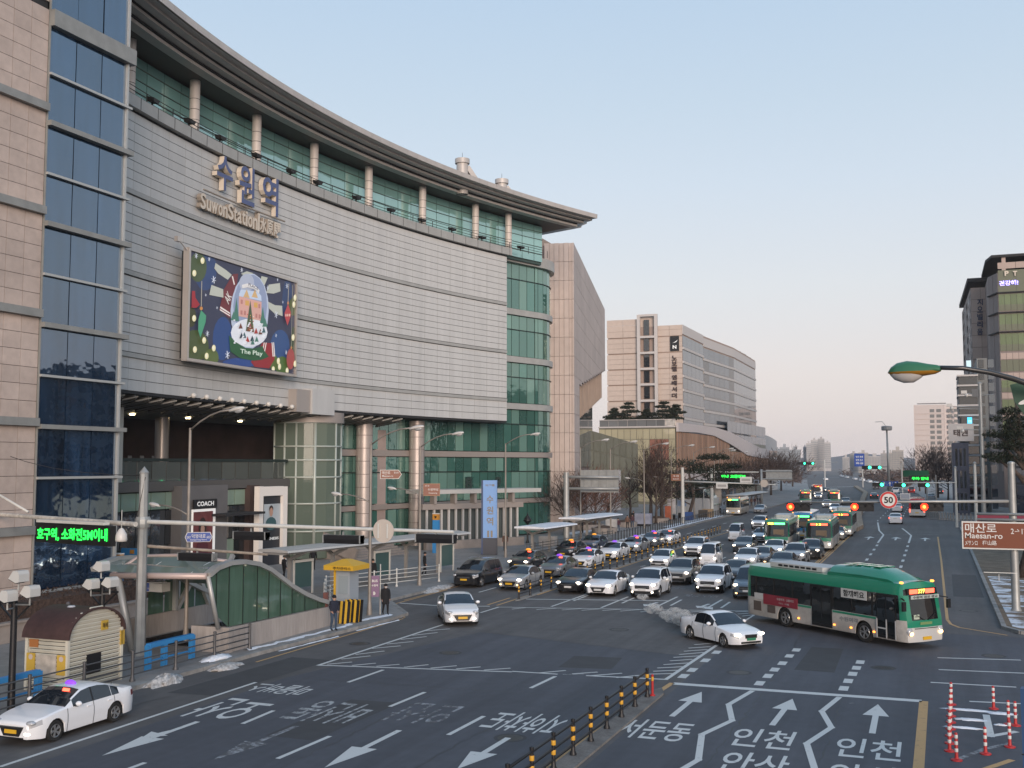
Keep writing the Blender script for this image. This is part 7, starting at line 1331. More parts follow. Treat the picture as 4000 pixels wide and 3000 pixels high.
gl2 = AD(3985, 1545, 21.5); t = thing('green_sign', 'dark green sign board with a white emblem under the nearby lamp arm', 'sign', tuple(gl2)); MB().extr([gl2+Vector((x, 0, z)) for x, z in ((-.16, .2), (.5, .34), (.5, -.5), (.1, -.42), (-.1, -.1))], (0, .05, 0), mat('board_green', (.010, .055, .03), .45)).done('panel', t); mb = MB(); mb.add([gl2+Vector((.12+.12*cos(a)*1.3, -.01, -.1+.045*sin(a)+.05*cos(a))) for a in np.linspace(0, 2*pi, 14)[:-1]], [tuple(range(13))], SWH); mb.done('emblem', t); MB().tube([gl2+Vector((.4, .03, .3)), Vector((6.3, 20.6, gl2.z+.4))], .03, FENB, 6).done('bracket', t)
bpz = AD(3985, 2700, 30); t = thing('blue_column', 'blue painted steel column at the bottom right corner', 'column', (bpz.x, bpz.y, 0)); pA = G(3962, 3010); p1_ = AD(3985, 2690, 28); MB().prism([(p1_.x, p1_.y), (p1_.x+1.2, p1_.y-.2), (p1_.x+1.2, p1_.y+.4), (p1_.x+.05, p1_.y+.3)], 0, p1_.z, mat('column_blue', (.03, .075, .17), .5)).done('shaft', t); MB().prism([(p1_.x-.02, p1_.y-.02), (p1_.x+1.22, p1_.y-.22), (p1_.x+1.22, p1_.y+.42), (p1_.x+.03, p1_.y+.32)], p1_.z-1.5, p1_.z-1.47, BLK).done('joint', t)
# --- stalls, planters and market tents in the square
def tent(px, y, w_, h_, lab, m_): d = ray(px, 1900); x = d[0]/d[1]*y; t = thing('tent', lab, 'tent', (x, y, .15)); n = 10; P = []; [P.extend([(x-w_/2+w_*i/n, y, .15+h_*(.35+.65*sin(pi*i/n)**.6)), (x-w_/2+w_*i/n, y+6, .15+h_*(.35+.65*sin(pi*i/n)**.6))]) for i in range(n+1)]; MB().add(P, [(2*i, 2*i+2, 2*i+3, 2*i+1) for i in range(n)], m_).done('roof', t, smooth=True); MB().box((x-w_/2+.1, y+.3, .15), (x+w_/2-.1, y+5.7, .15+h_*.6), mat('tent_side', (.38, .39, .40), .7)).done('wall', t); [piece('rib', t, (x-w_/2+w_*k/4, y-.02, .15+h_*.45), (.08, .08, h_*.9), PAINTW) for k in range(5)]
tent(2712, 176, 6.2, 4.6, 'arched pale glass shelter over a second subway stair in the square', SGL2)
for px, y, w_, h_, z, c_, lab in [(2622, 158, 1.2, 2.2, 1.6, (.45, .44, .45), 'white and red banner board beside the square'), (2608, 156, .9, 1.9, .9, (.45, .13, .07), 'orange red banner board beside the square'), (2663, 166, 1.4, .9, 2.4, (.25, .36, .55), 'pale blue banner above the stalls'), (2690, 160, 1.1, 1.2, .6, (.03, .08, .24), 'blue tarpaulin bundle beside the fence'), (2764, 170, 1.6, 1.3, .6, (.33, .24, .15), 'tan crate stack beside the fence'), (2745, 168, 1.3, 1.2, .6, (.06, .055, .05), 'dark bin by the tan crates'), (2792, 186, 2.2, 4.2, 1.8, (.40, .36, .32), 'beige canvas stall behind the cream coach'), (2512, 142, 2.2, 1.4, .9, (.26, .28, .36), 'grey blue stall counter with posters near the bare trees'), (2140, 104, 1.7, 1.0, .6, (.35, .33, .31), 'grey ticket box by the dark railing'), (2390, 128, 1.4, 1.4, .8, (.42, .42, .42), 'white utility box in the snowy square')]:
    d = ray(px, 1900); x = d[0]/d[1]*y; t = thing({'b': 'banner'}.get('', 'stall' if 'stall' in lab else 'banner' if 'banner' in lab else 'box'), lab, 'stall' if 'stall' in lab else 'banner' if 'banner' in lab else 'box', (x, y, .15)); m_ = mat('item_%d' % px, c_, .7, nz=[(1.2, .2)]); piece('panel' if 'banner' in lab else 'body', t, (x, y, .15+z+h_/2-.6 if z > .7 else .15+h_/2), (w_, .08 if 'banner' in lab else .9, h_), m_); piece('frame', t, (x, y+.1, .15+.4), (w_*.9, .1, .8), FENB)
for px, y, r, lab in [(2560, 152, 1.9, 'round stone planter with a mound of bare soil under the trees'), (2360, 126, 1.5, 'low stone planter beside the snow-roofed shelter'), (2290, 133, 2.2, 'stone planter at the foot of the bare reddish trees'), (2440, 140, 1.6, 'square planter with snow behind the walking people')]:
    d = ray(px, 1900); x = d[0]/d[1]*y; t = thing('planter', lab, 'planter', (x, y, .15)); MB().lathe([(r, .15), (r*1.05, .8), (r*.92, .8), (r*.9, .7)], PLANT, (x, y, 0), 18).done('wall', t); MB().lathe([(r*.9, .7), (r*.5, 1.0), (0, 1.1)], mat('soil', (.09, .06, .045), .95), (x, y, 0), 14).done('soil', t)
# overhead wires across the left foreground
t = thing('overhead_wire', 'thin dark wires sagging from the gantry pole cap to the left edge', 'wire', (-33, 38, 7)); pA = GP+Vector((.1, 0, zc-.1)); pB = Vector((-52, 44, 11)); MB().tube([pA.lerp(pB, k/8)-Vector((0, 0, .9*sin(pi*k/8))) for k in range(9)], .014, FENB, 4).done('wire', t); MB().tube([GP+Vector((.15, -.1, zc-.15)), GP+Vector((-.1, -.25, zA_+.25))], .02, FENB, 5).done('cable', t)
BARK = mat('bark', (.085, .065, .055), .9, nz=[(6, .3)]); TWIG = mat('twig', (.085, .058, .050), .9, nz=[(3, .35)]); TWIGR = mat('twig_reddish', (.15, .075, .055), .9, nz=[(2, .35)]); NEED = mat('pine_needles', (.020, .030, .018), .9, nz=[(2.5, .5)])
def bare_tree(x, y, h, r, label, seed, m=TWIG, n=900, z0=.15, group='bare winter trees', name='bare_tree', low=.35):
    rd = random.Random(seed); t = thing(name, label, 'tree', (x, y, z0), 0, group); B = Vector((x, y, z0)); tr = MB(); tr.tube([B, B+Vector((rd.uniform(-.1, .1), 0, h*.25)), B+Vector((rd.uniform(-.2, .2), 0, h*.5)), B+Vector((0, 0, h*.9))], [.028*h, .02*h, .013*h, .003*h], BARK, 7)
    tips = []
    for k in range(14):
        a, z = rd.uniform(0, 2*pi), h*rd.uniform(low*.6, .65); L = r*rd.uniform(.6, 1.05); p = B+Vector((0, 0, z)); q = p+Vector((cos(a)*L*.5, sin(a)*L*.5, h*.16)); e = p+Vector((cos(a)*L, sin(a)*L, h*rd.uniform(.22, .38))); tr.tube([p, q, e], [.010*h, .006*h, .002*h], BARK, 5); tips += [p.lerp(q, .6), q, q.lerp(e, .5), e]
    tr.done('trunk', t, smooth=True); cr_ = MB()
    for k in range(n):
        p = rd.choice(tips)+Vector((rd.gauss(0, .16), rd.gauss(0, .16), rd.gauss(0, .16)))*r; d = (p-B-Vector((0, 0, h*.3))).normalized()+Vector((rd.uniform(-.7, .7), rd.uniform(-.7, .7), rd.uniform(-.2, .8))); d = d.normalized()*rd.uniform(.35, 1.1)*r*.36; s = d.cross(Vector((rd.random(), rd.random(), rd.random()))).normalized()*.008*r*rd.uniform(.7, 1.6); e = p+d; f = p+d*.55+s*14*rd.uniform(-1, 1)
        cr_.add([p-s, p+s, e], [(0, 1, 2)], m); cr_.add([p+d*.3-s*.7, p+d*.3+s*.7, f+d*.25], [(0, 1, 2)], m)
    cr_.done('crown', t); return t
def pine(x, y, z0, h, pads, label, seed, s=.20, dens=420, group='pines'):
    """a leaning trunk with flat needle pads; pads = (dx, dy, z, rx, rz)"""
    rd = random.Random(seed); t = thing('pine_tree', label, 'tree', (x, y, z0), 0, group); B = Vector((x, y, z0)); tr = MB(); tr.tube([B, B+Vector((.1*h, 0, h*.35)), B+Vector((.03*h, 0, h*.7)), B+Vector((0, 0, h))], [.03*h, .025*h, .018*h, .006*h], BARK, 7); cr_ = MB()
    for dx, dy, z, rx, rz in pads:
        c = B+Vector((dx, dy, z)); tr.tube([B+Vector((.03*h, 0, max(.1*h, z-.12*h))), c-Vector((0, 0, rz*.3))], [.012*h, .006*h], BARK, 5)
        for k in range(dens):
            a, q = rd.uniform(0, 2*pi), rd.random()**.5; p = c+Vector((cos(a)*q*rx, sin(a)*q*rx*.8, rz*(rd.uniform(-.5, 1)*(1-q*q)**.5+rd.uniform(-.12, .12)))); d = Vector((rd.uniform(-1, 1), rd.uniform(-1, 1), rd.uniform(-.1, 1.0))).normalized()*s*rd.uniform(.6, 1.3); w_ = d.cross(Vector((rd.random(), rd.random(), rd.random()))).normalized()*s*.30
            cr_.add([p-w_, p+w_, p+d], [(0, 1, 2)], NEED)
    tr.done('trunk', t, smooth=True); cr_.done('crown', t); return t
def at(px, y): d = ray(px, 1815); return d[0]/d[1]*y
for px, y, h, r, m_, lab, n in [(2205, 121, 8.0, 3.2, TWIG, 'bare pale-twigged tree before the pink ribbed strip', 1300), (2270, 128, 7.5, 3.4, TWIGR, 'bare reddish bushy tree under the sign gantry panel', 1700), (2325, 132, 7.0, 3.2, TWIGR, 'bare reddish tree right of the gantry panel foot', 1500), (2375, 138, 5.5, 2.8, TWIG, 'low bare tree behind the walking people', 1100), (2540, 150, 11.5, 3.2, TWIG, 'tall dense bare tree in the middle of the square', 2200), (2585, 152, 12.0, 3.4, TWIG, 'tall dense bare tree beside the pine clump', 2300), (2560, 148, 8.0, 2.6, TWIG, 'shorter bare tree between the two tall dense ones', 1500),
        (2460, 160, 8, 3.2, TWIG, 'bare tree in front of the beige podium', 1300), (2840, 212, 9, 4.5, TWIG, 'bare tree left of the white annex', 1400), (2905, 240, 10, 5, TWIG, 'dark bare tree under the white annex', 1500), (2950, 262, 10, 5.5, TWIG, 'dark bare tree at the foot of the far left kerb', 1500), (3010, 300, 11, 6, TWIG, 'bare tree behind the far left signs', 1400), (3050, 350, 12, 7, TWIG, 'broad bare tree at the left of the bend', 1500), (3095, 420, 11, 8, TWIG, 'bare tree where the far road bends away', 1300), (3615, 330, 14, 6, TWIG, 'bare tree in front of the white apartment slab', 1500), (3660, 290, 12, 6, TWIG, 'bare tree right of the white apartment slab', 1400), (3700, 260, 9, 5, TWIG, 'small bare tree beside the navy building', 1100), (3590, 360, 10, 6, TWIG, 'low bare tree left of the white apartment slab foot', 1100), (3690, 110, 3.0, 1.6, TWIG, 'leafless shrub by the side street', 10)][:-1]:
    bare_tree(at(px, y), y, h, r, lab, int(px), m_, int(n*.7))
rd = random.Random(2)
pads1 = [(-4, 0, 6.5, 3.4, .8), (-1, 0, 8.2, 3.8, .9), (3, .5, 7.2, 3.6, .9), (5.5, 0, 5.4, 3.2, .9), (0, -.5, 5.2, 4.4, 1.0), (-5, 0, 4.2, 3.0, .8), (4, 0, 9.2, 2.6, .7), (-2, 1, 3.4, 4, .9)]
pine(at(2685, 163), 163, .15, 9.5, pads1, 'broad dark pine clump behind the small brown lamp sign', 1, .35, 620); pine(at(2760, 186), 186, .15, 8, [(a*.9, b, c*.85, d, e) for a, b, c, d, e in pads1[1:]], 'second dark pine clump behind the white pole', 2, .38, 520)
zr = AY(2500, 1645, 224).z
for px, k, lab in ((2395, .8, 'left low spreading pine on the podium roof'), (2448, 1.15, 'taller layered pine on the podium roof, left of the stair tower'), (2522, .7, 'small pine on the podium roof in front of the stair tower'), (2585, 1.15, 'layered pine on the podium roof, right of the stair tower'), (2635, .95, 'round topped pine on the podium roof near its right corner')):
    pine(at(px, 224.5), 224.5, zr-.2, 3.4*k, [(-.9*k, 0, 1.3*k, 1.9*k, .55), (.9*k, 0, 1.9*k, 1.8*k, .5), (.2*k, 0, 2.7*k, 1.4*k, .45), (0, 0, .6*k, 2.3*k, .5), (.5*k, 0, 3.4*k, .9*k, .35)], lab, px, .40, 420, 'pines on the podium roof')
x, y = at(3975, 88), 88
pine(x, y, .13, 13.5, [(-.8, 0, ZAT(3900, yy, x, y)-.2, rx, .55) for yy, rx in ()]+[(AY(px, yy, y).x-x, 0, ZAT(px, yy, x, y)-.13, rx, rz) for px, yy, rx, rz in ((3950, 1612, 1.0, .45), (3935, 1640, 1.25, .45), (3965, 1668, 1.1, .45), (3905, 1700, 1.3, .42), (3950, 1705, 1.4, .5), (3990, 1690, 1.2, .6), (3930, 1745, 1.5, .5), (3975, 1750, 1.4, .6), (3895, 1785, 1.1, .42), (3940, 1800, 1.3, .45), (3995, 1730, 1.3, .6))], 'dark layered pine at the right edge above the brown street sign', 8, .17, 520)
# distant brown scrub that reads as one mass
sc_ = MB(); rd = random.Random(12)
for k in range(9000):
    px = rd.uniform(3060, 3560); y = rd.uniform(480, 900) if px < 3330 else rd.uniform(430, 700); x = at(px, y)
    if (lambda e: e[0]-3 < x < e[1]+3)((pw_(EDGE, y))): continue
    c = Vector((x, y, rd.uniform(0, 5.5)*rd.random())); s = rd.uniform(.7, 1.8); a = Vector((rd.uniform(-1, 1), rd.uniform(-1, 1), rd.uniform(0, 1)))*s; b = Vector((rd.uniform(-1, 1), rd.uniform(-1, 1), rd.uniform(.2, 1)))*s; sc_.add([c, c+a, c+b], [(0, 1, 2)], TWIG)
sc_.done('scrub', kind='stuff')
def cpaint(name, c, metal=0., rough=.28): return mat('paint_'+name, c, rough, metal, coat=.8)
PAINT = dict(white=cpaint('white', (.76, .77, .79)), black=cpaint('black', (.008, .008, .010)), silver=cpaint('silver', (.36, .375, .40), .35), dark=cpaint('dark', (.045, .050, .060), .2), blue=cpaint('blue', (.045, .065, .11), .2),
             grey=cpaint('grey', (.16, .17, .19), .35), beige=cpaint('beige', (.33, .315, .29), .25), red=cpaint('red', (.35, .02, .02)), starex=cpaint('bluegrey', (.10, .135, .175), .3), cream=cpaint('cream', (.52, .49, .43)))
WIN = glass('car_glass', (.012, .016, .022), 1.6, .7, (.9, .95, 1), None, .05); TYRE = mat('tyre', (.012, .012, .012), .85); RIM = mat('rim', (.38, .39, .40), .35, .7); RIMD = mat('rim_dark', (.035, .035, .038), .5, .4)
TRIM = mat('car_trim', (.010, .010, .011), .45); CHROME = mat('chrome', (.42, .43, .44), .2, .9); HLG = mat('headlamp_glass', (.42, .43, .45), .15, .2); HON = mat('headlamp_lit', (1, .90, .74), .3, emit=5.5, ecol=(1, .86, .66)); HOFF = mat('headlamp_off', (.50, .51, .53), .12, .3)
FOG = mat('fog_lit', (1, .62, .25), .3, emit=4, ecol=(1, .58, .22)); TAIL = mat('tail_red', (.20, .008, .008), .25); TAILON = mat('tail_lit', (.8, .05, .03), .3, emit=3.5, ecol=(1, .10, .05)); PLW = mat('plate_white', (.55, .56, .56), .5); PLY = mat('plate_yellow', (.62, .36, .02), .5); PLG = mat('plate_green', (.02, .17, .09), .5)
SEAM = mat('door_seam', (.03, .03, .033), .6)
def pw(tab, x):
    if x <= tab[0][0]: return tab[0][1]
    for (x0, y0), (x1, y1) in zip(tab, tab[1:]):
        if x <= x1: return lerp(y0, y1, (x-x0)/(x1-x0) if x1 > x0 else 1)
    return tab[-1][1]
SPEC = {
 'sedan': dict(L=4.85, W=1.86, H=1.47, fx=.94, wb=2.80, wr=.335, gc=.20, cowl=1.40, rf=2.22, rr=3.38, deck=4.22, wins=[(1.72, 2.62), (2.70, 3.55)], q=(3.57, 3.92), T=[(0, .66), (.06, .74), (.3, .84), (.8, .93), (1.40, 1.00), (1.8, 1.23), (2.22, 1.42), (2.6, 1.47), (3.0, 1.465), (3.38, 1.40), (3.85, 1.22), (4.22, 1.09), (4.70, 1.06), (4.85, .98)], bl=.93),
 'classic': dict(L=4.72, W=1.82, H=1.42, fx=.92, wb=2.70, wr=.31, gc=.20, cowl=1.45, rf=2.15, rr=3.10, deck=3.72, wins=[(1.74, 2.45), (2.53, 3.25)], q=None, T=[(0, .58), (.06, .66), (.3, .76), (.8, .84), (1.45, .92), (1.8, 1.17), (2.15, 1.37), (2.5, 1.42), (2.85, 1.415), (3.10, 1.36), (3.45, 1.16), (3.72, .99), (4.55, .95), (4.72, .84)], bl=.87),
 'hatch': dict(L=3.6, W=1.6, H=1.49, fx=.70, wb=2.38, wr=.28, gc=.17, cowl=.95, rf=1.65, rr=2.95, deck=3.45, wins=[(1.25, 1.98), (2.05, 2.75)], q=None, T=[(0, .66), (.06, .74), (.3, .86), (.95, 1.00), (1.3, 1.26), (1.65, 1.44), (2.1, 1.49), (2.95, 1.45), (3.2, 1.25), (3.45, 1.0), (3.6, .8)], bl=.92),
 'suv': dict(L=4.72, W=1.89, H=1.70, fx=.93, wb=2.72, wr=.37, gc=.25, cowl=1.28, rf=2.05, rr=3.85, deck=4.48, wins=[(1.62, 2.50), (2.58, 3.42)], q=(3.50, 4.0), T=[(0, .78), (.06, .90), (.3, 1.0), (.8, 1.08), (1.28, 1.14), (1.7, 1.44), (2.05, 1.63), (2.5, 1.70), (3.85, 1.66), (4.2, 1.42), (4.48, 1.12), (4.66, 1.05), (4.72, .9)], bl=1.06),
 'van': dict(L=5.1, W=1.92, H=1.93, fx=.85, wb=3.2, wr=.36, gc=.22, cowl=.95, rf=1.75, rr=4.80, deck=5.0, wins=[(1.35, 2.15), (2.25, 3.45)], q=(3.55, 4.6), T=[(0, .80), (.06, .92), (.3, 1.02), (.95, 1.16), (1.35, 1.56), (1.75, 1.84), (2.3, 1.93), (4.80, 1.90), (4.92, 1.5), (5.0, 1.1), (5.1, .9)], bl=1.10),
 'mpv': dict(L=5.1, W=1.96, H=1.78, fx=.95, wb=3.06, wr=.36, gc=.20, cowl=1.05, rf=2.05, rr=4.45, deck=4.95, wins=[(1.55, 2.45), (2.55, 3.55)], q=(3.62, 4.4), T=[(0, .78), (.06, .88), (.3, .98), (1.05, 1.12), (1.5, 1.44), (2.05, 1.70), (2.7, 1.78), (4.45, 1.72), (4.75, 1.35), (4.95, 1.05), (5.1, .85)], bl=1.04),
 'microvan': dict(L=3.48, W=1.44, H=1.92, fx=.55, wb=1.84, wr=.27, gc=.18, cowl=.22, rf=.72, rr=3.25, deck=3.40, wins=[(.50, 1.25), (1.35, 2.15)], q=(2.25, 3.05), T=[(0, .84), (.05, .98), (.12, 1.03), (.22, 1.09), (.45, 1.50), (.72, 1.82), (1.1, 1.91), (3.25, 1.89), (3.34, 1.5), (3.40, 1.1), (3.48, .9)], bl=1.03),
}
WHEELS = {}
def wheel_meshes(r):
    k = round(r, 3)
    if k in WHEELS: return WHEELS[k]
    t = MB(); t.lathe([(r*.62, -.09), (r*.9, -.105), (r, -.07), (r, .07), (r*.9, .105), (r*.62, .09), (r*.60, .0), (r*.62, -.09)], TYRE, n=20, axis='y')
    m = MB(); m.lathe([(r*.63, .085), (r*.60, .10), (r*.56, .085), (r*.54, .03), (0, .03)], RIMD, n=20, axis='y'); m.lathe([(r*.64, .088), (r*.62, .104), (r*.57, .09)], RIM, n=20, axis='y')
    for i in range(5):
        a = 2*pi*i/5
        for da in (-.16, .16): p = Vector((cos(a)*r*.12, .075, sin(a)*r*.12)); q = Vector((cos(a+da)*r*.60, .085, sin(a+da)*r*.60)); m.beam(p, q, .035, .03, RIM, up=(0, 1, 0))
    m.lathe([(r*.16, .05), (r*.16, .09), (0, .095)], RIM, n=10, axis='y')
    WHEELS[k] = (t.mesh('tyre', 40), m.mesh('rim')); return WHEELS[k]
def wheels(root, xs_, hy, r, pairs=True):
    tm, rm = wheel_meshes(r)
    for x in xs_:
        for s in (-1, 1):
            w_ = sub('wheel', tm, root, (x, s*hy, r), (0, 0, 0 if s > 0 else pi)); sub('rim', rm, w_)
def car(kind, col, plate='w', lights=1, taxi=None, redbox=False, lights_off=False, fog=False, tail=False, sporty=0):
    """root Empty at the car's centre on the ground, nose towards +x"""
    S = SPEC[kind]; L, W, H, gc = S['L'], S['W'], S['H'], S['gc']; P = PAINT[col]; hw0 = W/2; ra = S['wr']+.055; fx, rx = S['fx'], S['fx']+S['wb']
    X = {0, .03, .10, .22, .40, .62, L-.5, L-.3, L-.14, L-.04, L, S['cowl'], S['rf'], S['rr'], S['deck']}|{x for x, _ in S['T']}
    for a, b in S['wins']+([S['q']] if S['q'] else []): X |= {a, b}
    for c in (fx, rx):
        X = {x for x in X if not (abs(x-c) < ra+.05 and x not in (S['cowl'], S['rf'], S['rr'], S['deck']) and not any(x in w_ for w_ in S['wins']+([S['q']] if S['q'] else [])))}
        X |= {c+ra*cos(t) for t in np.linspace(0, pi, 9)}|{c-ra-.012, c+ra+.012}
    X = sorted(x for x in X if 0 <= x <= L); Xs = [X[0]]
    for x in X[1:]:
        if x-Xs[-1] > .006: Xs.append(x)
    X = Xs; bl = S['bl']; Tc = pw(S['T'], S['cowl'])
    def hw(x):
        f = 1.0
        if x < .75: f -= .30*(1-x/.75)**2.6
        if x > L-.65: f -= .22*((x-(L-.65))/.65)**2.4
        return hw0*f
    def section(x):
        T = pw(S['T'], x); h = hw(x); s = max(0, min(1, (T-Tc-.02)/(H-Tc-.02))) if S['cowl']-.02 < x < S['deck']+.02 else 0
        b = min(T-.055, bl+.02*(x/L)); zb = gc+.04*max(0, 1-x/.4)
        arch = 0
        for c in (fx, rx):
            if abs(x-c) <= ra+1e-6: arch = S['wr']+sqrt(max(0, ra*ra-(x-c)**2))
        zl = max(zb, arch); mid = max(zb+.45*(b-zb), zl+.02*(b-zl)); up = max(zb+.74*(b-zb), zl+.4*(b-zl))
        return [(0, zb+.02), (h*.955, zl), (h*1.0, max(mid, zl+.01)), (h*.995, up), (h*lerp(.965, .945, s), b), (h*lerp(.90, .76, s), T-lerp(.012, .075, s)), (h*lerp(.84, .68, s), T-lerp(.004, .03, s)), (h*.38, T+.012), (0, T+.018)]
    secs = [section(x) for x in X]; nj = 9
    parts = {k: MB() for k in ('body', 'windscreen', 'rear_window', 'window_l', 'window_r', 'hl_l', 'hl_r', 'tl_l', 'tl_r', 'door_fl', 'door_fr', 'door_rl', 'door_rr', 'bonnet')}
    wins = S['wins']+([S['q']] if S['q'] else [])
    dsplit = (S['wins'][0][1]+S['wins'][1][0])/2; d0, d1 = max(fx+ra+.03, S['cowl']+.05), min(rx-ra*.2, S['wins'][1][1]+.15)
    P3 = lambda i, j, s: (L/2-X[i], s*secs[i][j][0], secs[i][j][1])
    for i in range(len(X)-1):
        xm = (X[i]+X[i+1])/2
        for j in range(nj-1):
            for s in (1, -1):
                q = [P3(i, j, s), P3(i+1, j, s), P3(i+1, j+1, s), P3(i, j+1, s)]
                if s > 0: q = q[::-1]
                k, m_ = 'body', P; sd_ = 'l' if s > 0 else 'r'
                if j == 0: m_ = TRIM
                elif j == 4 and any(a <= xm <= b for a, b in wins): k, m_ = 'window_'+sd_, WIN
                elif j in (6, 7) and S['cowl'] < xm < S['rf']: k, m_ = 'windscreen', WIN
                elif j in (6, 7) and S['rr'] < xm < S['deck']: k, m_ = 'rear_window', WIN
                elif j == 5 and S['cowl'] < xm < S['cowl']+.25: m_ = TRIM
                elif j == 4 and dsplit-.06 < xm < dsplit+.06: m_ = TRIM
                elif j == 3 and .03 < xm < .44: k, m_ = 'hl_'+sd_, HLG
                elif j == 3 and L-.36 < xm < L-.03: k, m_ = 'tl_'+sd_, (TAILON if tail else TAIL)
                elif j in (5, 6, 7) and xm < S['cowl']: k = 'bonnet'
                elif j in (1, 2, 3) and d0 < xm < dsplit: k = 'door_f'+sd_
                elif j in (1, 2, 3) and dsplit <= xm < d1: k = 'door_r'+sd_
                elif j == 1 and xm < .35 and kind in ('suv', 'mpv'): m_ = TRIM
                elif j == 1 and kind == 'suv': m_ = TRIM
                parts[k].add(q, [(0, 1, 2, 3)], m_)
    for i, f in ((0, -1), (len(X)-1, 1)):
        for j in range(nj-1):
            q = [P3(i, j, 1), P3(i, j+1, 1), P3(i, j+1, -1), P3(i, j, -1)]; parts['body'].add(q if f < 0 else q[::-1], [(0, 1, 2, 3)], TRIM if j == 0 else P)
    root = bpy.data.objects.new('car', None); root.empty_display_size = .3; link(root)
    names = dict(window_l='side_windows', window_r='side_windows', hl_l='headlight', hl_r='headlight', tl_l='tail_light', tl_r='tail_light', door_fl='door', door_fr='door', door_rl='door', door_rr='door')
    for k, mb in parts.items():
        if mb.v:
            me = mb.mesh(names.get(k, k)); bm = bmesh.new(); bm.from_mesh(me); bmesh.ops.remove_doubles(bm, verts=bm.verts, dist=.0008); bm.to_mesh(me); bm.free()
            me.polygons.foreach_set('use_smooth', [True]*len(me.polygons)); me.set_sharp_from_angle(angle=R(34)); o = sub(names.get(k, k), me, root)
    wheels(root, (L/2-fx, L/2-rx), hw0-.115, S['wr'])
    F_ = L/2
    def nb(name, a, b, m_, sm=None, par=root): return MB().box(a, b, m_).done(name, par, local=True)
    zg = pw(S['T'], 0)
    gw = .42 if kind in ('sedan', 'classic') else .46
    if kind == 'microvan': nb('bumper', (F_-.04, -.68, .30), (F_+.05, .68, .50), PAINT['white'])
    elif kind == 'classic':
        nb('grille', (F_-.02, -.32, .50), (F_+.025, .32, .66), TRIM); nb('grille_bar', (F_+.01, -.34, .645), (F_+.035, .34, .675), CHROME); nb('intake', (F_-.02, -.55, .27), (F_+.015, .55, .36), TRIM)
    elif kind == 'sedan':
        g = MB(); g.add([(F_-.03, -.34, .30), (F_-.03, .34, .30), (F_-.03, .52, .60), (F_-.03, -.52, .60), (F_+.03, -.30, .31), (F_+.03, .30, .31), (F_+.03, .46, .58), (F_+.03, -.46, .58)], [(4, 5, 6, 7), (0, 4, 7, 3), (1, 2, 6, 5), (3, 7, 6, 2), (0, 1, 5, 4)], TRIM); g.done('grille', root, local=True)
        nb('grille_bar', (F_-.01, -.50, .595), (F_+.035, .50, .625), CHROME); nb('intake', (F_-.02, -.5, .24), (F_+.02, .5, .285), TRIM)
    else:
        nb('grille', (F_-.03, -gw, .60*zg/.78), (F_+.025, gw, .80*zg/.78), TRIM); nb('grille_bar', (F_-.0, -gw-.02, .69*zg/.78), (F_+.035, gw+.02, .72*zg/.78), CHROME); nb('intake', (F_-.03, -.58, .30), (F_+.02, .58, .46), TRIM)
    pz = .40 if kind in ('sedan', 'classic', 'hatch') else .50
    nb('number_plate', (F_+.02, -.24, pz), (F_+.05, .24, pz+.12), {'w': PLW, 'y': PLY, 'g': PLG}[plate]); nb('rear_plate', (-F_-.02, -.24, pz+.32), (-F_+.03, .24, pz+.44), {'w': PLW, 'y': PLY, 'g': PLG}[plate])
    zl = (bl if kind != 'microvan' else .92)-.235
    for s in (-1, 1):
        b = MB(); yy = hw(.16)*.86; ll = HON if lights else HOFF
        b.ell((F_-.12, s*yy, zl+.03), (.13, .17, .075), ll, 10, 6); b.done('lamp', root, local=True, smooth=True)
        if fog: b = MB(); b.ell((F_-.07, s*hw(.06)*.84, .40), (.10, .12, .07), FOG if fog == 1 else HON, 8, 5); b.done('fog_lamp', root, local=True, smooth=True)
        b = MB(); mx = L/2-(S['cowl']+.42 if kind != 'microvan' else .5); b.ell((mx, s*(hw0+.10), bl+.10), (.085, .12, .085), P, 8, 6); b.box((mx-.04, s*(hw0+.0)-.05, bl+.0), (mx+.02, s*(hw0+.0)+.05, bl+.06), TRIM); b.done('mirror', root, local=True, smooth=40)
        sm = MB()
        for x in (d0, dsplit, d1):
            i = min(range(len(X)), key=lambda i: abs(X[i]-x)); pts = [Vector((L/2-x, s*(secs[i][j][0]+.004), secs[i][j][1])) for j in (1, 2, 3, 4)]
            for p, q in zip(pts, pts[1:]): sm.beam(p, q, .014, .014, SEAM)
        for x in (dsplit-.22, d1-.22): sm.ob((L/2-x, s*(hw0-.004), bl-.10), (.18, .045, .03), P)
        i0 = min(range(len(X)), key=lambda i: abs(X[i]-wins[0][0])); sm.done('door_trim', root, local=True)
    if kind in ('suv', 'mpv'):
        for s in (-1, 1): MB().tube([(L/2-x, s*hw0*.72, pw(S['T'], x)+.04) for x in np.linspace(S['rf']+.3, S['rr']-.2, 6)], .022, CHROME, 6).done('roof_rail', root, local=True, smooth=True)
    if kind == 'suv': MB().box((F_-.04, -.45, .24), (F_+.03, .45, .29), CHROME).done('skid_plate', root, local=True)
    if taxi:
        tm = mat('taxi_sign_'+taxi, {'purple': (.16, .04, .45), 'orange': (.75, .32, .03)}[taxi], .4, emit={'purple': 1.3, 'orange': .7}[taxi]); b = MB(); b.ell((L/2-2.55, 0, H+.005), (.10, .24, .13), tm, 12, 6, 0.); b.done('taxi_sign', root, local=True, smooth=True)
    if redbox:
        x = (S['cowl']+S['rf'])/2+.25; MB().ob((L/2-x+.02, .28, pw(S['T'], x)+.035), (.04, .26, .10), TAILON, (0, -.5, 0)).done('vacancy_light', root, local=True)
    if kind == 'sedan':
        MB().tube([(-F_+.3, 0, 1.08), (-F_+.28, 0, 1.2)], .01, TRIM, 4).done('aerial', root, local=True)
    return root
PROTO = {}
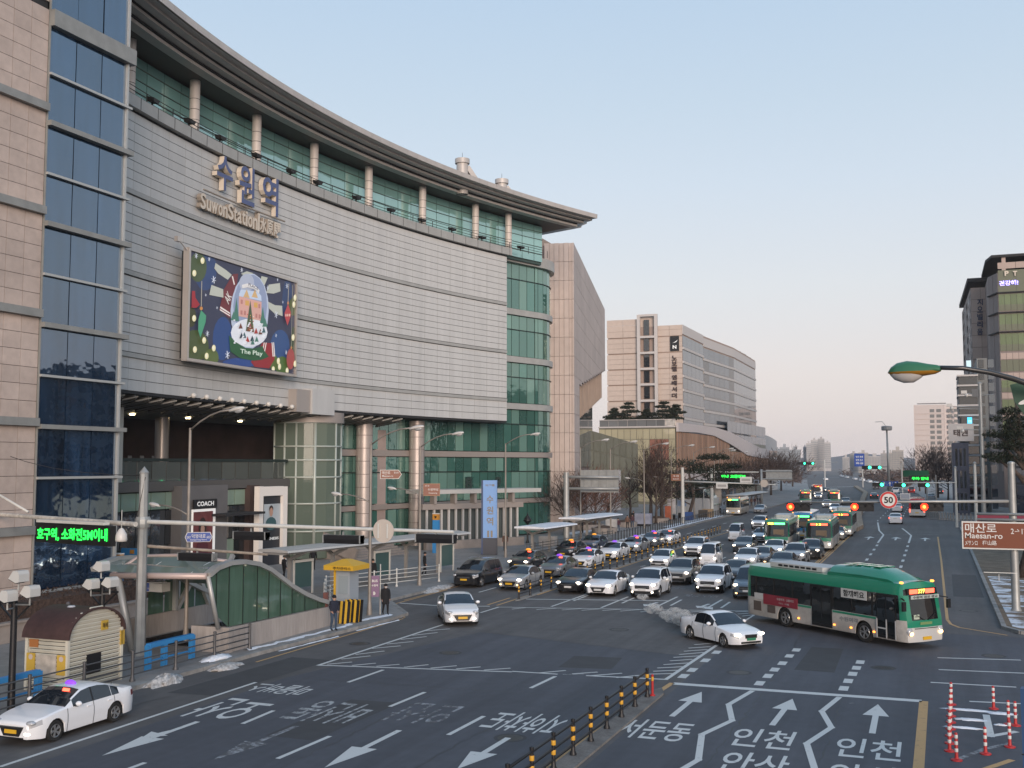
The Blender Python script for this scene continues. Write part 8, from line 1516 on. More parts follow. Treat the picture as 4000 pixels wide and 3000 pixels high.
def put(kind, col, front, th, label, group='cars waiting in the left carriageway', cat='car', name=None, **kw):
    """front: ground point under the middle of the nose; th: heading, 0 = towards the viewer along the road, positive turns to the right edge"""
    key = (kind, col, tuple(sorted(kw.items()))); L = SPEC[kind]['L']; h = Vector((sin(th), -cos(th), 0)); c = Vector(front)-h*L/2
    if key not in PROTO: o = PROTO[key] = car(kind, col, **kw)
    else: o = copy_tree(PROTO[key])
    o.name = name or {'suv': 'suv', 'van': 'van', 'mpv': 'minivan', 'microvan': 'small_van', 'hatch': 'hatchback'}.get(kind, 'taxi' if kw.get('taxi') else 'car')
    o.location = (c.x, c.y, 0.011); o.rotation_euler = (0, 0, th-pi/2); tag(o, label, cat, group); return o
V8 = lambda x, y: G(1700+x*1200/2212, 2000+y*1200/2212)
V1 = lambda x, y: G(2550+x*800/2212, 1950+y*800/2212)
TX = 'taxis waiting in the taxi lane'
o = put('sedan', 'white', (-25.95, 25.0, 0), 0.02, 'white taxi with purple roof light, leftmost car in the foreground lane', 'taxis on the road', 'taxi', plate='y', lights=0, taxi='purple', redbox=True, fog=2); o.scale = (.94, .94, .94)
put('sedan', 'white', G(1808, 2449), R(31), 'white taxi with bright fog lamps, driving alone out of the taxi lane', 'taxis on the road', 'taxi', plate='y', lights=0, fog=2)
put('classic', 'white', (-8.0, 50.3, 0), R(46), 'old white saloon with a green number plate, turning with a steaming exhaust', None, plate='g', lights=1)
put('mpv', 'black', V8(205, 548), 0, 'glossy black people carrier with a yellow plate at the taxi lane kerb', TX, 'minivan', plate='y', lights=0)
put('sedan', 'silver', V8(530, 568), 0, 'silver taxi with orange fog lamps, first at the taxi lane stop line', TX, 'taxi', plate='y', lights=1, fog=1)
put('sedan', 'black', V8(590, 425), 0, 'black taxi with orange roof light behind the black people carrier', TX, 'taxi', plate='y', lights=1, taxi='orange', redbox=True)
put('sedan', 'grey', V8(815, 478), 0, 'grey taxi with purple roof light, second behind the silver one', TX, 'taxi', plate='y', lights=0, taxi='purple', redbox=True)
put('sedan', 'white', V8(1035, 412), 0, 'white taxi with red vacancy light, third in the row beside the fence', TX, 'taxi', plate='y', lights=0, taxi='purple', redbox=True)
put('sedan', 'black', V8(915, 338), 0, 'black taxi with a domed orange roof light in the kerb row', TX, 'taxi', plate='y', lights=0, taxi='orange', redbox=True)
put('sedan', 'blue', V8(1090, 285), 0, 'dark blue taxi with orange roof light, farthest of the kerb row', TX, 'taxi', plate='y', lights=0, taxi='orange')
put('sedan', 'white', V8(1235, 350), 0, 'white taxi with dark grille, fourth in the row beside the fence', TX, 'taxi', plate='y', lights=1, taxi='purple')
put('sedan', 'silver', V8(1395, 300), 0, 'silver blue taxi with red vacancy light, fifth beside the fence', TX, 'taxi', plate='y', lights=1, taxi='purple', redbox=True)
put('sedan', 'grey', V8(1530, 258), 0, 'grey taxi second from the far end of the taxi row', TX, 'taxi', plate='y', lights=1, taxi='purple', redbox=True)
put('sedan', 'white', V8(1640, 240), 0, 'white taxi, farthest of the row beside the fence', TX, 'taxi', plate='y', lights=1, redbox=True)
W_ = 'cars waiting at the stop line and behind'
put('sedan', 'black', V8(955, 592), 0, 'black saloon with lit headlights, leftmost at the stop line', W_, lights=1)
put('sedan', 'white', V8(1170, 614), 0, 'white saloon with chrome grille bar, second from left at the stop line', W_, lights=1, fog=False)
put('suv', 'white', V8(1490, 624), 0, 'white off-roader with steam before its bumper at the stop line', W_, 'suv', lights=1, fog=2)
put('suv', 'beige', V8(1735, 528), 0, 'silver beige off-roader between two white off-roaders', W_, 'suv', lights=1)
put('hatch', 'white', V8(1605, 415), 0, 'small white hatchback with round lamps behind the silver beige off-roader', W_, lights=1)
put('suv', 'white', V8(1850, 325), 0, 'white off-roader with amber fog lamps ahead of the white microvan', W_, 'suv', lights=1, fog=1)
put('microvan', 'white', V8(1960, 398), 0, 'small boxy white van with round headlights', W_, 'van', lights=1, fog=1)
put('suv', 'white', V8(1960, 590), 0, 'white compact off-roader with four lit lamps, lettering on the road before it', W_, 'suv', lights=1, fog=2, plate='w')
put('sedan', 'dark', V1(845, 908), 0, 'dark grey saloon squeezed between white off-roader and blue-grey van', W_, lights=1, fog=1)
put('van', 'starex', V1(1015, 1092), 0, 'blue-grey van with chrome grille beside the rear of the turning bus', W_, 'van', lights=1, fog=1)
put('sedan', 'white', V1(985, 745), 0, 'white saloon with dark windscreen behind the blue-grey van', W_, lights=1)
put('sedan', 'grey', V1(1130, 725), 0, 'grey saloon with a glowing amber indicator', W_, lights=0, fog=1)
put('sedan', 'dark', V1(1370, 800), 0, 'dark car whose roof shows above the turning bus', W_, lights=0)
put('suv', 'silver', V1(1520, 712), 0, 'silver compact off-roader in front of the black off-roader', W_, 'suv', lights=1)
put('suv', 'black', V1(1690, 655), 0, 'black off-roader with bright headlights beside the double yellow line', W_, 'suv', lights=1)
put('sedan', 'white', V1(1290, 630), 0, 'white saloon right in front of the green and white bus with green display', W_, lights=1)
put('sedan', 'dark', V1(955, 585), 0, 'dark grey saloon following the white pickup van', W_, lights=1)
put('microvan', 'white', V1(880, 458), 0, 'white pickup van with amber lamps, alone on the open road', W_, 'van', lights=0, fog=1)
put('suv', 'white', V1(1135, 328), 0, 'white off-roader left of the white-roofed bus', W_, 'suv', lights=1)
put('hatch', 'white', V1(1150, 470), 0, 'white hatchback half hidden by the white-roofed bus', W_, lights=1)
put('sedan', 'beige', V1(1975, 445), 0, 'beige car between the two buses at the double yellow line', W_, lights=1)
put('sedan', 'silver', V1(1140, 155), 0, 'silver blue car parked at the kerb behind the cream coach', 'cars along the far kerb', lights=0)
C5 = lambda x, y: G(3000+x*1000/2212, 1500+y*1000/2212); Z7 = lambda x, y: G(2900+x*600/2212, 1600+y*600/2212)
RWD = 'cars driving away on the right carriageway'
def away(kind, col, rear, label, th=pi, **kw):
    h = Vector((sin(th), -cos(th), 0)); return put(kind, col, Vector(rear)+h*SPEC[kind]['L'], th, label, RWD, **kw)
away('sedan', 'white', C5(1100, 1212), 'white saloon with lit tail lamps, nearest car driving away', lights=0, tail=True)
away('sedan', 'white', C5(1113, 1106), 'white car ahead of the nearest departing saloon', lights=0, tail=True)
away('sedan', 'dark', C5(920, 992), 'dark car with red tail lamps left of the round speed sign', lights=0, tail=True, th=pi+.1)
away('hatch', 'white', C5(1140, 985), 'white hatchback behind the round speed sign', lights=0)
away('suv', 'white', C5(1105, 945), 'white off-roader beyond the speed sign, under the green signals', lights=0, th=pi+.1)
away('sedan', 'dark', C5(940, 912), 'black car just beyond the curved median', lights=0, th=pi+.15)
away('van', 'dark', C5(1062, 912), 'dark van beneath the blue lane signs', 'lights' and pi+.12, lights=0)
away('van', 'red', C5(1240, 945), 'dark red van with bright brake lamps ahead of the red bus', lights=0, tail=True)
away('sedan', 'silver', C5(1410, 1000), 'silver car beside the side street barrier', lights=0)
away('van', 'black', C5(1485, 955), 'black van with red lamps at the far right kerb', lights=0, tail=True)
FARC = 'cars far along the bend'
for q, kind, lab in [((1165, 1018), 'sedan', 'white car alone on the far dark road'), ((1405, 972), 'suv', 'farthest white car of the line round the bend'), ((1478, 988), 'sedan', 'second farthest white car of the line round the bend'), ((1590, 1012), 'sedan', 'white car in the middle of the line round the bend'), ((1690, 1036), 'van', 'white box van in the line round the bend'), ((1790, 1055), 'sedan', 'second nearest white car of the line round the bend'), ((1880, 1082), 'sedan', 'nearest white car of the line round the bend')]:
    p = Z7(*q); put(kind, 'white', p+Vector((0, 6, 0)), pi+.35, lab, FARC, lights=0)
for q, c, lab in [((1215, 1412), 'white', 'white car behind the blue bus'), ((1330, 1480), 'white', 'white car between the blue bus and the middle bus'), ((1490, 1370), 'grey', 'grey car right of the far bus with red display'), ((1165, 1190), 'dark', 'dark car near the red and white bus'), ((1090, 1285), 'white', 'white car beside the far green bus')]:
    put('sedan', c, Z7(*q), .05, lab, W_, lights=1)
BGREEN = cpaint('bus_green', (.012, .20, .115)); BWHITE = cpaint('bus_white', (.50, .50, .49)); BDIRT = mat('bus_lower', (.42, .40, .37), .45, nz=[(.8, .18), (5, .10)], coat=.2); BBLUE = cpaint('bus_blue', (.03, .20, .42)); BRED = cpaint('bus_red', (.42, .02, .03)); BCREAM = cpaint('bus_cream', (.46, .41, .33))
BGL = glass('bus_glass', (.010, .012, .013), 1.6, .6, (1, 1, 1), (.8, .1)); BCURT = mat('bus_interior', (.16, .12, .08), .8)
LEDR = mat('led_red', (.9, .06, .03), .5, emit=3.0, ecol=(1, .10, .05)); LEDY = mat('led_yellow', (.95, .75, .1), .5, emit=3.2, ecol=(1, .80, .10)); LEDG = mat('led_green', (.1, .9, .2), .5, emit=2.6, ecol=(.10, 1, .25)); ORA = mat('marker_orange', (1, .35, .05), .4, emit=3, ecol=(1, .33, .05))
ACW = mat('roof_unit', (.50, .50, .49), .6, nz=[(1.2, .08)])
def bus(body=BDIRT, top=BGREEN, mid=None, roofunit='white', led='r', cover=False, low=0.33, hero=False, rear_view=False, curtain=True, L=10.95):
    H = 3.0; hw = 1.245; root = bpy.data.objects.new('bus', None); link(root); F = L/2; fxw, rxw = 2.55, 2.55+5.45; wr = .48; ra = wr+.07
    def sh(z): return -.02-.16*max(0, z-1.15)**1.15          # windscreen leans back
    levels = [(1.20, low), (1.235, low+.12), (hw, .98), (hw, 1.30), (1.225, 2.42), (1.20, 2.68), (1.06, 2.93), (.55, 3.0), (0, 3.02)]
    X = [0, .12, .35, .8]+[x for c in (fxw, rxw) for x in [c+ra*cos(t) for t in np.linspace(0, pi, 11)]+[c-ra-.01, c+ra+.01]]+[1.35, 4.0, 5.4, 6.6, L-.8, L-.3, L-.08, L]; X = sorted(X)
    def sec(x):
        f = 1-.10*max(0, 1-x/.5)**2-.05*max(0, 1-(L-x)/.3)**2; out_ = []
        arch = 0
        for c in (fxw, rxw):
            if abs(x-c) <= ra+1e-6: arch = wr+sqrt(max(0, ra*ra-(x-c)**2))
        for k, (y, z) in enumerate(levels):
            if k < 3: z = max(z, arch+.001*k)
            out_.append((y*f, z))
        return out_
    S = [sec(x) for x in X]; M = {k: MB() for k in ('body', 'side_glass', 'roof')}
    rearw = rear_view
    def pt(i, k, s):
        x = F-X[i]
        if X[i] < .5: x += sh(S[i][k][1])*(1-X[i]/.5)
        return (x, s*S[i][k][0], S[i][k][1])
    for i in range(len(X)-1):
        xm = (X[i]+X[i+1])/2
        for k in range(8):
            for s in (1, -1):
                q = [pt(i, k, s), pt(i+1, k, s), pt(i+1, k+1, s), pt(i, k+1, s)]
                if s > 0: q = q[::-1]
                if k < 3: M['body'].add(q, [(0, 1, 2, 3)], body)
                elif k == 3: M['side_glass' if .25 < xm < L-.25 else 'body'].add(q, [(0, 1, 2, 3)], BGL if .25 < xm < L-.25 else (mid or top))
                else: M['roof'].add(q, [(0, 1, 2, 3)], top)
    # front and back faces, bowed
    def cap(i, f):
        for k in range(7):
            a, b = S[i][k], S[i][k+1]; n = 8; R0 = []
            for (y, z) in (a, b):
                R0.append([(f*(F+(sh(z) if f > 0 else 0))+f*.10*(1-(t/y)**2 if y else 0), t, z) for t in [y*(-1+2*j/n) for j in range(n+1)]])
            for j in range(n):
                q = [R0[0][j], R0[0][j+1], R0[1][j+1], R0[1][j]]; c = (j in (0, n-1))
                m_ = BWHITE if k < 2 else ((top if hero or body is BDIRT else body) if k == 2 else (BGL if k == 3 and not (c and f > 0 and hero) else (BGL if k == 4 and f > 0 else top)))
                if f < 0 and k == 3: m_ = BGL if not c else top
                key = 'windscreen' if (f > 0 and m_ is BGL) else ('rear_window' if m_ is BGL else 'front_panel' if f > 0 else 'rear_panel')
                M.setdefault(key, MB()).add(q if f > 0 else q[::-1], [(0, 1, 2, 3)], m_)
    cap(0, 1); cap(len(X)-1, -1)
    M['body'].box((-F+.4, -1.1, low), (F-.4, 1.1, low+.05), TRIM)
    for k, mb in M.items():
        me = mb.mesh(k); bm = bmesh.new(); bm.from_mesh(me); bmesh.ops.remove_doubles(bm, verts=bm.verts, dist=.001); bm.to_mesh(me); bm.free(); me.polygons.foreach_set('use_smooth', [True]*len(me.polygons)); me.set_sharp_from_angle(angle=R(38)); sub(k, me, root)
    wheels(root, (F-fxw, F-rxw), 1.10, wr)
    def nb(name, a, b, m_): return MB().box(a, b, m_).done(name, root, local=True)
    def fs(z, y=0): return F+sh(z)+.10*(1-(y/hw)**2)           # front skin
    if not rear_view:
        z = 2.56; mb = MB(); nb('display_case', (fs(z)-.1, -.95, 2.44), (fs(z)+.01, .95, 2.72), BLK)
        colr = {'r': LEDR, 'g': LEDG, 'y': LEDY}[led]
        if led == 'r': nb('display', (fs(z)-.02, -.80, 2.48), (fs(z)+.02, -.28, 2.68), LEDR); nb('display', (fs(z)-.02, .22, 2.48), (fs(z)+.02, .80, 2.68), LEDR); t = MB(); text(t, '777' if hero else '13', (fs(z)+.03, -.03, 2.58), (0, 1, 0), (0, 0, 1), .44, .19, LEDY, .03); t.done('route_number', root, local=True)
        else: nb('display', (fs(z)-.02, -.82, 2.48), (fs(z)+.02, -.30, 2.68), LEDY); nb('display', (fs(z)-.02, -.22, 2.48), (fs(z)+.02, .82, 2.68), LEDG)
        if curtain: nb('dashboard_view', (fs(1.6)-.30, -.30, 1.42), (fs(1.6)+.004, .72, 2.02), BCURT)
        for s in (-1, 1):
            b = MB(); b.ell((fs(.85, .98)-.05, s*.98, .80), (.12, .17, .20), HLG, 10, 6); hl = b.done('headlight', root, local=True, smooth=True)
            b = MB(); b.ell((fs(.8, .95)+.0, s*.95, .72), (.12, .12, .10), HON if not hero else FOG, 8, 5); b.done('lamp', hl, local=True, smooth=True)
            b = MB(); b.beam((F-.25, s*1.2, 2.3), (F+.12, s*1.42, 2.25), .05, .05, TRIM); b.ob((F+.10, s*1.44, 1.98), (.10, .20, .42), TRIM); b.done('mirror', root, local=True)
            b = MB(); b.ell((F-.42, s*1.0, 2.98), (.12, .07, .055), ORA, 8, 5); b.done('marker_lamp', root, local=True)
            b = MB(); b.beam((fs(1.34)+.02, s*.1, 1.30), (fs(1.7)+.04, s*.62, 1.55), .03, .03, TRIM); b.done('wiper', root, local=True)
        nb('number_plate', (F+.07, -.26, .42), (F+.13, .26, .56), PLY); nb('bumper_line', (F+.02, -.72, .92), (F+.095, .72, .95), TRIM)
    else:
        for s in (-1, 1): nb('tail_light', (-F-.03, s*1.05-.13, .85), (-F+.05, s*1.05+.13, 1.35), TAILON)
        nb('number_plate', (-F-.14, -.26, .7), (-F-.05, .26, .84), PLY)
    if roofunit:
        m_ = ACW if roofunit == 'white' else top; b = MB(); b.prism([(-F+1.4, -.8), (-.2, -.8), (.0, -.6), (.0, .6), (-.2, .8), (-F+1.4, .8)], 2.98, 3.22, m_); ru = b.done('roof_unit', root, local=True, smooth=30)
        b = MB()
        for k in range(7): b.ob((-F+2.2+k*.42, -.805, 3.1), (.30, .02, .10), TRIM)
        tag(b.done('vent_slots', ru, local=True), kind='stuff')
    if cover:
        P = []; F_ = []; prof = [(.30, 0, 2.95), (.42, .1, 3.42), (2.6, .14, 3.52), (3.6, .12, 3.46), (4.25, .06, 3.22), (4.75, -.15, 2.97)]
        b = MB(); n = 8
        for x, g, z in prof:
            for j in range(n+1): t = -1+2*j/n; y = .98*t*(1+g*.2); P.append((x-.02, y, z-(z-2.92)*abs(t)**5*.9-.05*abs(t)**2))
        F_ = [(i*(n+1)+j, (i+1)*(n+1)+j, (i+1)*(n+1)+j+1, i*(n+1)+j+1) for i in range(len(prof)-1) for j in range(n)]
        b.add(P, F_, top); cv = b.done('gas_tank_cover', root, local=True, smooth=35)
        for s in (-1, 1): MB().add([(.3, s*.985, 2.9), (4.7, s*.96, 2.9), (4.25, s*1.0, 3.06), (2.6, s*1.02, 3.12), (.42, s*1.01, 3.1)], [(0, 1, 2, 3, 4)], top).done('cover_side', cv, local=True)
        for i in range(4):
            for j in range(2): MB().box((1.0+i*.62, -.5+j*.55, 3.50), (1.45+i*.62, -.05+j*.55, 3.535), top).done('cover_hatch', cv, local=True)
    # side fittings (doors on the right flank)
    def door(x0, x1, name):
        d = MB(); d.box((F-x1, -hw-.012, low+.06), (F-x0, -hw+.03, 2.40), TRIM); dr_ = d.done(name, root, local=True)
        for a, b_ in ((x0+.06, (x0+x1)/2-.03), ((x0+x1)/2+.03, x1-.06)): MB().box((F-b_, -hw-.022, low+.2), (F-a, -hw-.01, 2.3), BGL).done('door_glass', dr_, local=True)
        return dr_
    fd = door(.55, 1.72, 'front_door'); door(4.6, 6.0, 'middle_door')
    for x in (.57, 1.12, 1.70): MB().box((F-x-.03, -hw-.04, low+.06), (F-x+.03, -hw-.02, 1.25), BWHITE).done('door_edge', fd, local=True)
    MB().box((F-1.68, -hw-.04, .80), (F-1.14, -hw-.02, .86), BWHITE).done('door_edge', fd, local=True)
    for x in (2.0, 3.3, 4.55, 6.05, 7.4, 8.8, 10.2):
        for s in (-1, 1): nb('window_post', (F-x-.03, s*hw-.02 if s < 0 else hw-.015, 1.34), (F-x+.03, s*hw+.015 if s < 0 else hw+.02, 2.40), TRIM)
    if hero:
        t = MB(); nb('side_banner', (F-3.95, -hw-.03, 1.98), (F-2.3, -hw-.01, 2.42), mat('banner_white', (.50, .50, .48), .6)); text(t, '함께해요', (F-3.12, -hw-.034, 2.2), (1, 0, 0), (0, 0, 1), 1.35, .32, TRIM, .03); t.done('banner_letters', root, local=True)
        nb('advert', (F-9.6, -hw-.03, 1.02), (F-7.0, -hw-.008, 1.55), mat('advert_red', (.22, .025, .04), .5)); nb('advert_end', (F-10.3, -hw-.03, 1.22), (F-9.62, -hw-.008, 1.55), BWHITE)
        t = MB(); text(t, '수원여객 · 교통카드', (F-7.9, -hw-.035, 1.38), (1, 0, 0), (0, 0, 1), 1.3, .13, BWHITE, .01); text(t, '카드 사용', (F-8.0, -hw-.035, 1.18), (1, 0, 0), (0, 0, 1), .8, .09, BWHITE); t.done('advert_letters', root, local=True)
        nb('green_stripe', (F-4.55, -hw-.012, 1.18), (F-1.75, -hw+.01, 1.28), BGREEN); nb('green_stripe', (F-7.0, -hw-.012, 1.18), (F-6.05, -hw+.01, 1.28), BGREEN)
        nb('vent_grille', (F-10.4, -hw-.012, .62), (F-9.8, -hw+.01, 1.12), mat('grille_brown', (.09, .07, .06), .7)); nb('vent_grille', (F-9.3, -hw-.012, .60), (F-8.7, -hw+.01, 1.0), mat('grille_brown', (.09, .07, .06), .7))
        t = MB(); text(t, '수원여객', (F-3.5, -hw-.012, .95), (1, 0, 0), (0, 0, 1), 1.2, .22, mat('side_letters', (.20, .21, .22), .6), .02); t.done('side_letters', root, local=True)
        for x in (3.35, 4.45, 6.95, 1.9): nb('side_marker', (F-x-.06, -hw-.03, .55), (F-x+.06, -hw-.005, .62), ORA)
        nb('windscreen_banner', (fs(2.3)-.03, -.75, 2.24), (fs(2.3)+.012, 1.05, 2.40), mat('banner_pale', (.40, .46, .44), .6)); t = MB(); text(t, '수원역 경유 광교', (fs(2.3)+.03, .15, 2.32), (0, 1, 0), (0, 0, 1), 1.6, .12, BLK, .02); t.done('banner_letters', root, local=True)
        nb('route_card', (fs(1.45)-.03, -.75, 1.36), (fs(1.45)+.012, -.42, 1.56), mat('card_green', (.45, .52, .42), .6)); t = MB(); text(t, '777', (fs(1.45)+.02, -.585, 1.46), (0, 1, 0), (0, 0, 1), .24, .10, BLK, .02); t.done('card_number', root, local=True)
        nb('badge', (fs(1.15)-.02, -.4, 1.10), (fs(1.15)+.012, .35, 1.22), mat('badge_gold', (.16, .25, .10), .5))
    return root
def putbus(front, th, label, group='city buses queueing beside the double yellow line', L=10.95, name='bus', **kw):
    o = bus(L=L, **kw); h = Vector((sin(th), -cos(th), 0)); c = Vector(front)-h*L/2; o.name = name; o.location = (c.x, c.y, .011); o.rotation_euler = (0, 0, th-pi/2); return tag(o, label, 'bus', group)
th = R(49); h = Vector((sin(th), -cos(th), 0)); lf = Vector((cos(th), sin(th), 0)); fw = G(3387, 2510)
putbus(fw+h*2.5+lf*1.1, th, 'green and white city bus with red display, turning across the junction', None, hero=True, cover=True, curtain=False)
putbus(G(3034, 2149), .02, 'bus with a white roof unit and green and yellow display', roofunit='white', led='g', body=BDIRT)
putbus(G(3201, 2154), .02, 'bus with orange red display right behind the black off-roader', led='r')
putbus(G(3287, 2098), .02, 'bus with red display behind the other two front buses', led='r')
putbus(G(3133, 2108), .02, 'blue bus with a green and yellow display', top=BBLUE, roofunit=None, led='g')
putbus(G(3260, 1974), .1, 'bus with bright red display farther back under the signals', led='r')
putbus(G(3148, 1973), .1, 'farthest green bus at the left kerb behind the red signal', led='r', roofunit=None)
putbus(G(3196, 1938), .15, 'white and red bus beyond the far green bus', top=BRED, body=BWHITE, roofunit=None, led='r')
o = putbus(G(2864, 2014)+Vector((0, 0, 0)), .03, 'cream coach with a dark sloping windscreen parked at the far kerb', 'coaches', name='coach', body=BCREAM, top=BCREAM, roofunit=None, led='y', curtain=False)
hh = Vector((0, 1, 0)); p = G(3583, 2022)
putbus(p+hh*10.95, pi, 'red and white bus seen from behind with lit tail lamps', 'buses driving away', body=BWHITE, top=BRED, roofunit=None, rear_view=True)
putbus((15.2, 128, 0), R(82), 'red and white bus standing behind the road sign at the right', 'buses at the side street', body=BWHITE, top=BRED, roofunit=None)
def person(name, loc, face, label, coat, legs, hair, pose, skin=SKIN, hat=None, long_coat=False, mask=False, h=1.72, group=None):
    """one continuous figure grown over a posed skeleton; face: heading angle of the chest (radians, 0 = +x)"""
    s = h/1.72; st_, sw = pose.get('step', 0), pose.get('swing', 0)
    J = {'pelvis': (0, 0, .95), 'waist': (0, 0, 1.10), 'chest': (.01, 0, 1.32), 'neckb': (.015, 0, 1.46), 'neck': (.03, 0, 1.53), 'head': (.045, 0, 1.60), 'top': (.04, 0, 1.70)}
    E = [('pelvis', 'waist'), ('waist', 'chest'), ('chest', 'neckb'), ('neckb', 'neck'), ('neck', 'head'), ('head', 'top')]
    rad = {'pelvis': .15, 'waist': .145, 'chest': .165, 'neckb': .095, 'neck': .055, 'head': .095, 'top': .075}
    for sd, sg_ in (('l', 1), ('r', -1)):
        f = st_*sg_
        J.update({sd+'hip': (.0, .095*sg_, .88), sd+'knee': (.16*f+.03, .10*sg_, .50), sd+'ankle': (.30*f-.02-(.06 if f < 0 else 0), .10*sg_, .09+(.05 if f < 0 else 0)), sd+'toe': (.30*f+.14, .115*sg_, .04+(.0 if f < 0 else 0)),
                  sd+'sh': (.0, .185*sg_, 1.40), sd+'el': (-.02-.12*sw*sg_+pose.get(sd+'e', 0)*.5, (.25-pose.get(sd+'in', 0)*.3)*sg_, 1.13), sd+'wr': (.06-.22*sw*sg_+pose.get(sd+'e', 0), (.25-pose.get(sd+'in', 0))*sg_, .90+pose.get(sd+'up', 0)), sd+'hd': (.09-.24*sw*sg_+pose.get(sd+'e', 0)*1.1, (.25-pose.get(sd+'in', 0)*1.1)*sg_, .83+pose.get(sd+'up', 0))})
        E += [('pelvis', sd+'hip'), (sd+'hip', sd+'knee'), (sd+'knee', sd+'ankle'), (sd+'ankle', sd+'toe'), ('chest', sd+'sh'), (sd+'sh', sd+'el'), (sd+'el', sd+'wr'), (sd+'wr', sd+'hd')]
        rad.update({sd+'hip': .105, sd+'knee': .072, sd+'ankle': .050, sd+'toe': .042, sd+'sh': .085, sd+'el': .062, sd+'wr': .045, sd+'hd': .042})
    names = list(J); me = bpy.data.meshes.new('skeleton'); me.from_pydata([J[n] for n in names], [(names.index(a), names.index(b)) for a, b in E], [])
    o = bpy.data.objects.new('p', me); link(o); md = o.modifiers.new('s', 'SKIN'); md.use_smooth_shade = True
    for i, n in enumerate(names): me.skin_vertices[0].data[i].radius = (rad[n], rad[n]*(1.18 if n in ('chest', 'pelvis', 'waist') else 1)); me.skin_vertices[0].data[i].use_root = n == 'pelvis'
    o.modifiers.new('ss', 'SUBSURF').levels = 1
    dg = bpy.context.evaluated_depsgraph_get(); m2 = bpy.data.meshes.new_from_object(o.evaluated_get(dg)); bpy.data.objects.remove(o)
    for m_ in (coat, legs, skin, BLK): m2.materials.append(m_)
    for p in m2.polygons:
        c = p.center; k = 0
        if c.z > 1.50 and abs(c.y) < .15: k = 2
        elif c.z < .10: k = 3
        elif c.z < .90 and abs(c.y) < .19: k = 1
        elif c.z < .885+min(pose.get('lup', 0), pose.get('rup', 0)) and abs(c.y) >= .19-max(pose.get('lin', 0), pose.get('rin', 0)): k = 2
        p.material_index = k; p.use_smooth = True
    m2.name = 'body'; body = bpy.data.objects.new(name, m2); link(body); body.location = loc; body.rotation_euler = (0, 0, face); body.scale = (s, s, s)
    tag(body, label, 'person', group)
    def part(nm, mb): return mb.done(nm, body, local=True, smooth=True)
    hb = MB(); hb.ell((.02, 0, 1.64), (.118, .108, .125), hat or hair, 12, 7, -.25); part('hat' if hat else 'hair', hb)
    fc = MB(); fc.ell((.142, 0, 1.595), (.022, .016, .022), skin, 6, 4)
    for sg_ in (-1, 1): fc.ell((.120, .038*sg_, 1.625), (.016, .014, .010), BLK, 6, 4); fc.ell((.04, .105*sg_, 1.60), (.022, .014, .03), skin, 6, 4)
    tag(part('face', fc), kind='stuff')
    if mask: mk = MB(); mk.ell((.10, 0, 1.56), (.055, .068, .05), mat('mask_white', (.6, .6, .6), .7), 8, 5); part('mask', mk)
    if long_coat:
        cb = MB(); prof = [(.155, .60), (.175, .62), (.17, .85), (.172, 1.08), (.19, 1.30), (.17, 1.42), (.10, 1.49)]; cb.lathe(prof, coat, n=14); cb.v = [(x*.95, y*1.22, z) for x, y, z in cb.v]; part('coat', cb)
    for sd, sg_ in (('l', 1), ('r', -1)):                       # hands with curled fingers
        w0, h0 = Vector(J[sd+'wr']), Vector(J[sd+'hd']); d = (h0-w0).normalized(); hm = MB()
        for k in range(4): b = h0+d*.03+Vector((.028-.018*k, 0, 0)); hm.tube([h0+Vector((.02-.013*k, 0, 0)), b, b+d*(.032-.004*abs(k-1))+Vector((0, -.012*sg_, 0)), b+d*.045+Vector((.0, -.03*sg_, 0))], [.011, .010, .009, .007], skin, 5)
        hm.tube([h0-d*.02+Vector((.02, 0, 0)), h0+Vector((.05, -.01*sg_, 0)), h0+d*.03+Vector((.055, -.02*sg_, 0))], [.012, .011, .008], skin, 5); tag(part('fingers', hm), kind='stuff')
    return body
CBLK = mat('cloth_black', (.010, .010, .012), .9); CNAVY = mat('cloth_navy', (.014, .018, .035), .9); JEAN = mat('cloth_denim', (.035, .06, .10), .9); CBRN = mat('cloth_brown', (.13, .075, .055), .9); CMAR = mat('cloth_maroon', (.06, .025, .035), .9); HAIRB = mat('hair_black', (.012, .010, .009), .6); CGRY = mat('cloth_grey', (.10, .10, .11), .9)

def at6(x, y, z=.15): return G(1000+x*S6, 1900+y*S6, z)
person('person', at6(838, 1560), R(-28), 'person in a black jacket, knit cap and blue jeans standing at the kerb', CNAVY, JEAN, HAIRB, dict(step=.12, rup=.08, lup=.12, lin=.02, rin=.10), hat=CBLK, h=1.74)
person('person', at6(1398, 1388), R(-48), 'person in a long black hooded coat and white mask walking by the yellow kerb line', CBLK, CBLK, HAIRB, dict(step=.5, swing=.35), hat=CBLK, long_coat=True, mask=True, h=1.68)
person('person', at6(615, 905, .15), R(120), 'bald person in a dark coat walking away near the lift tower', CBLK, CBLK, SKIN, dict(step=.5, swing=.4), h=1.74)
person('person', at6(300, 1010, .15), R(60), 'person in black half hidden behind the bus shelter', CBLK, CBLK, HAIRB, dict(step=.3), hat=CBLK)
person('person', G(*K(0, 2250, 1680, 640), .15)+Vector((0, 1.5, -.5)), R(-40), 'person in a black hood and white mask coming up the subway stairs', CBLK, CBLK, HAIRB, dict(step=.3, swing=.2), hat=CBLK, mask=True)
person('person', G(250, 2500, .15)+Vector((0, .2, 0)), R(150), 'person in a grey cap and dark jacket behind the brown-roofed kiosk', CGRY, CBLK, HAIRB, dict(step=.2), hat=CGRY, h=1.72)

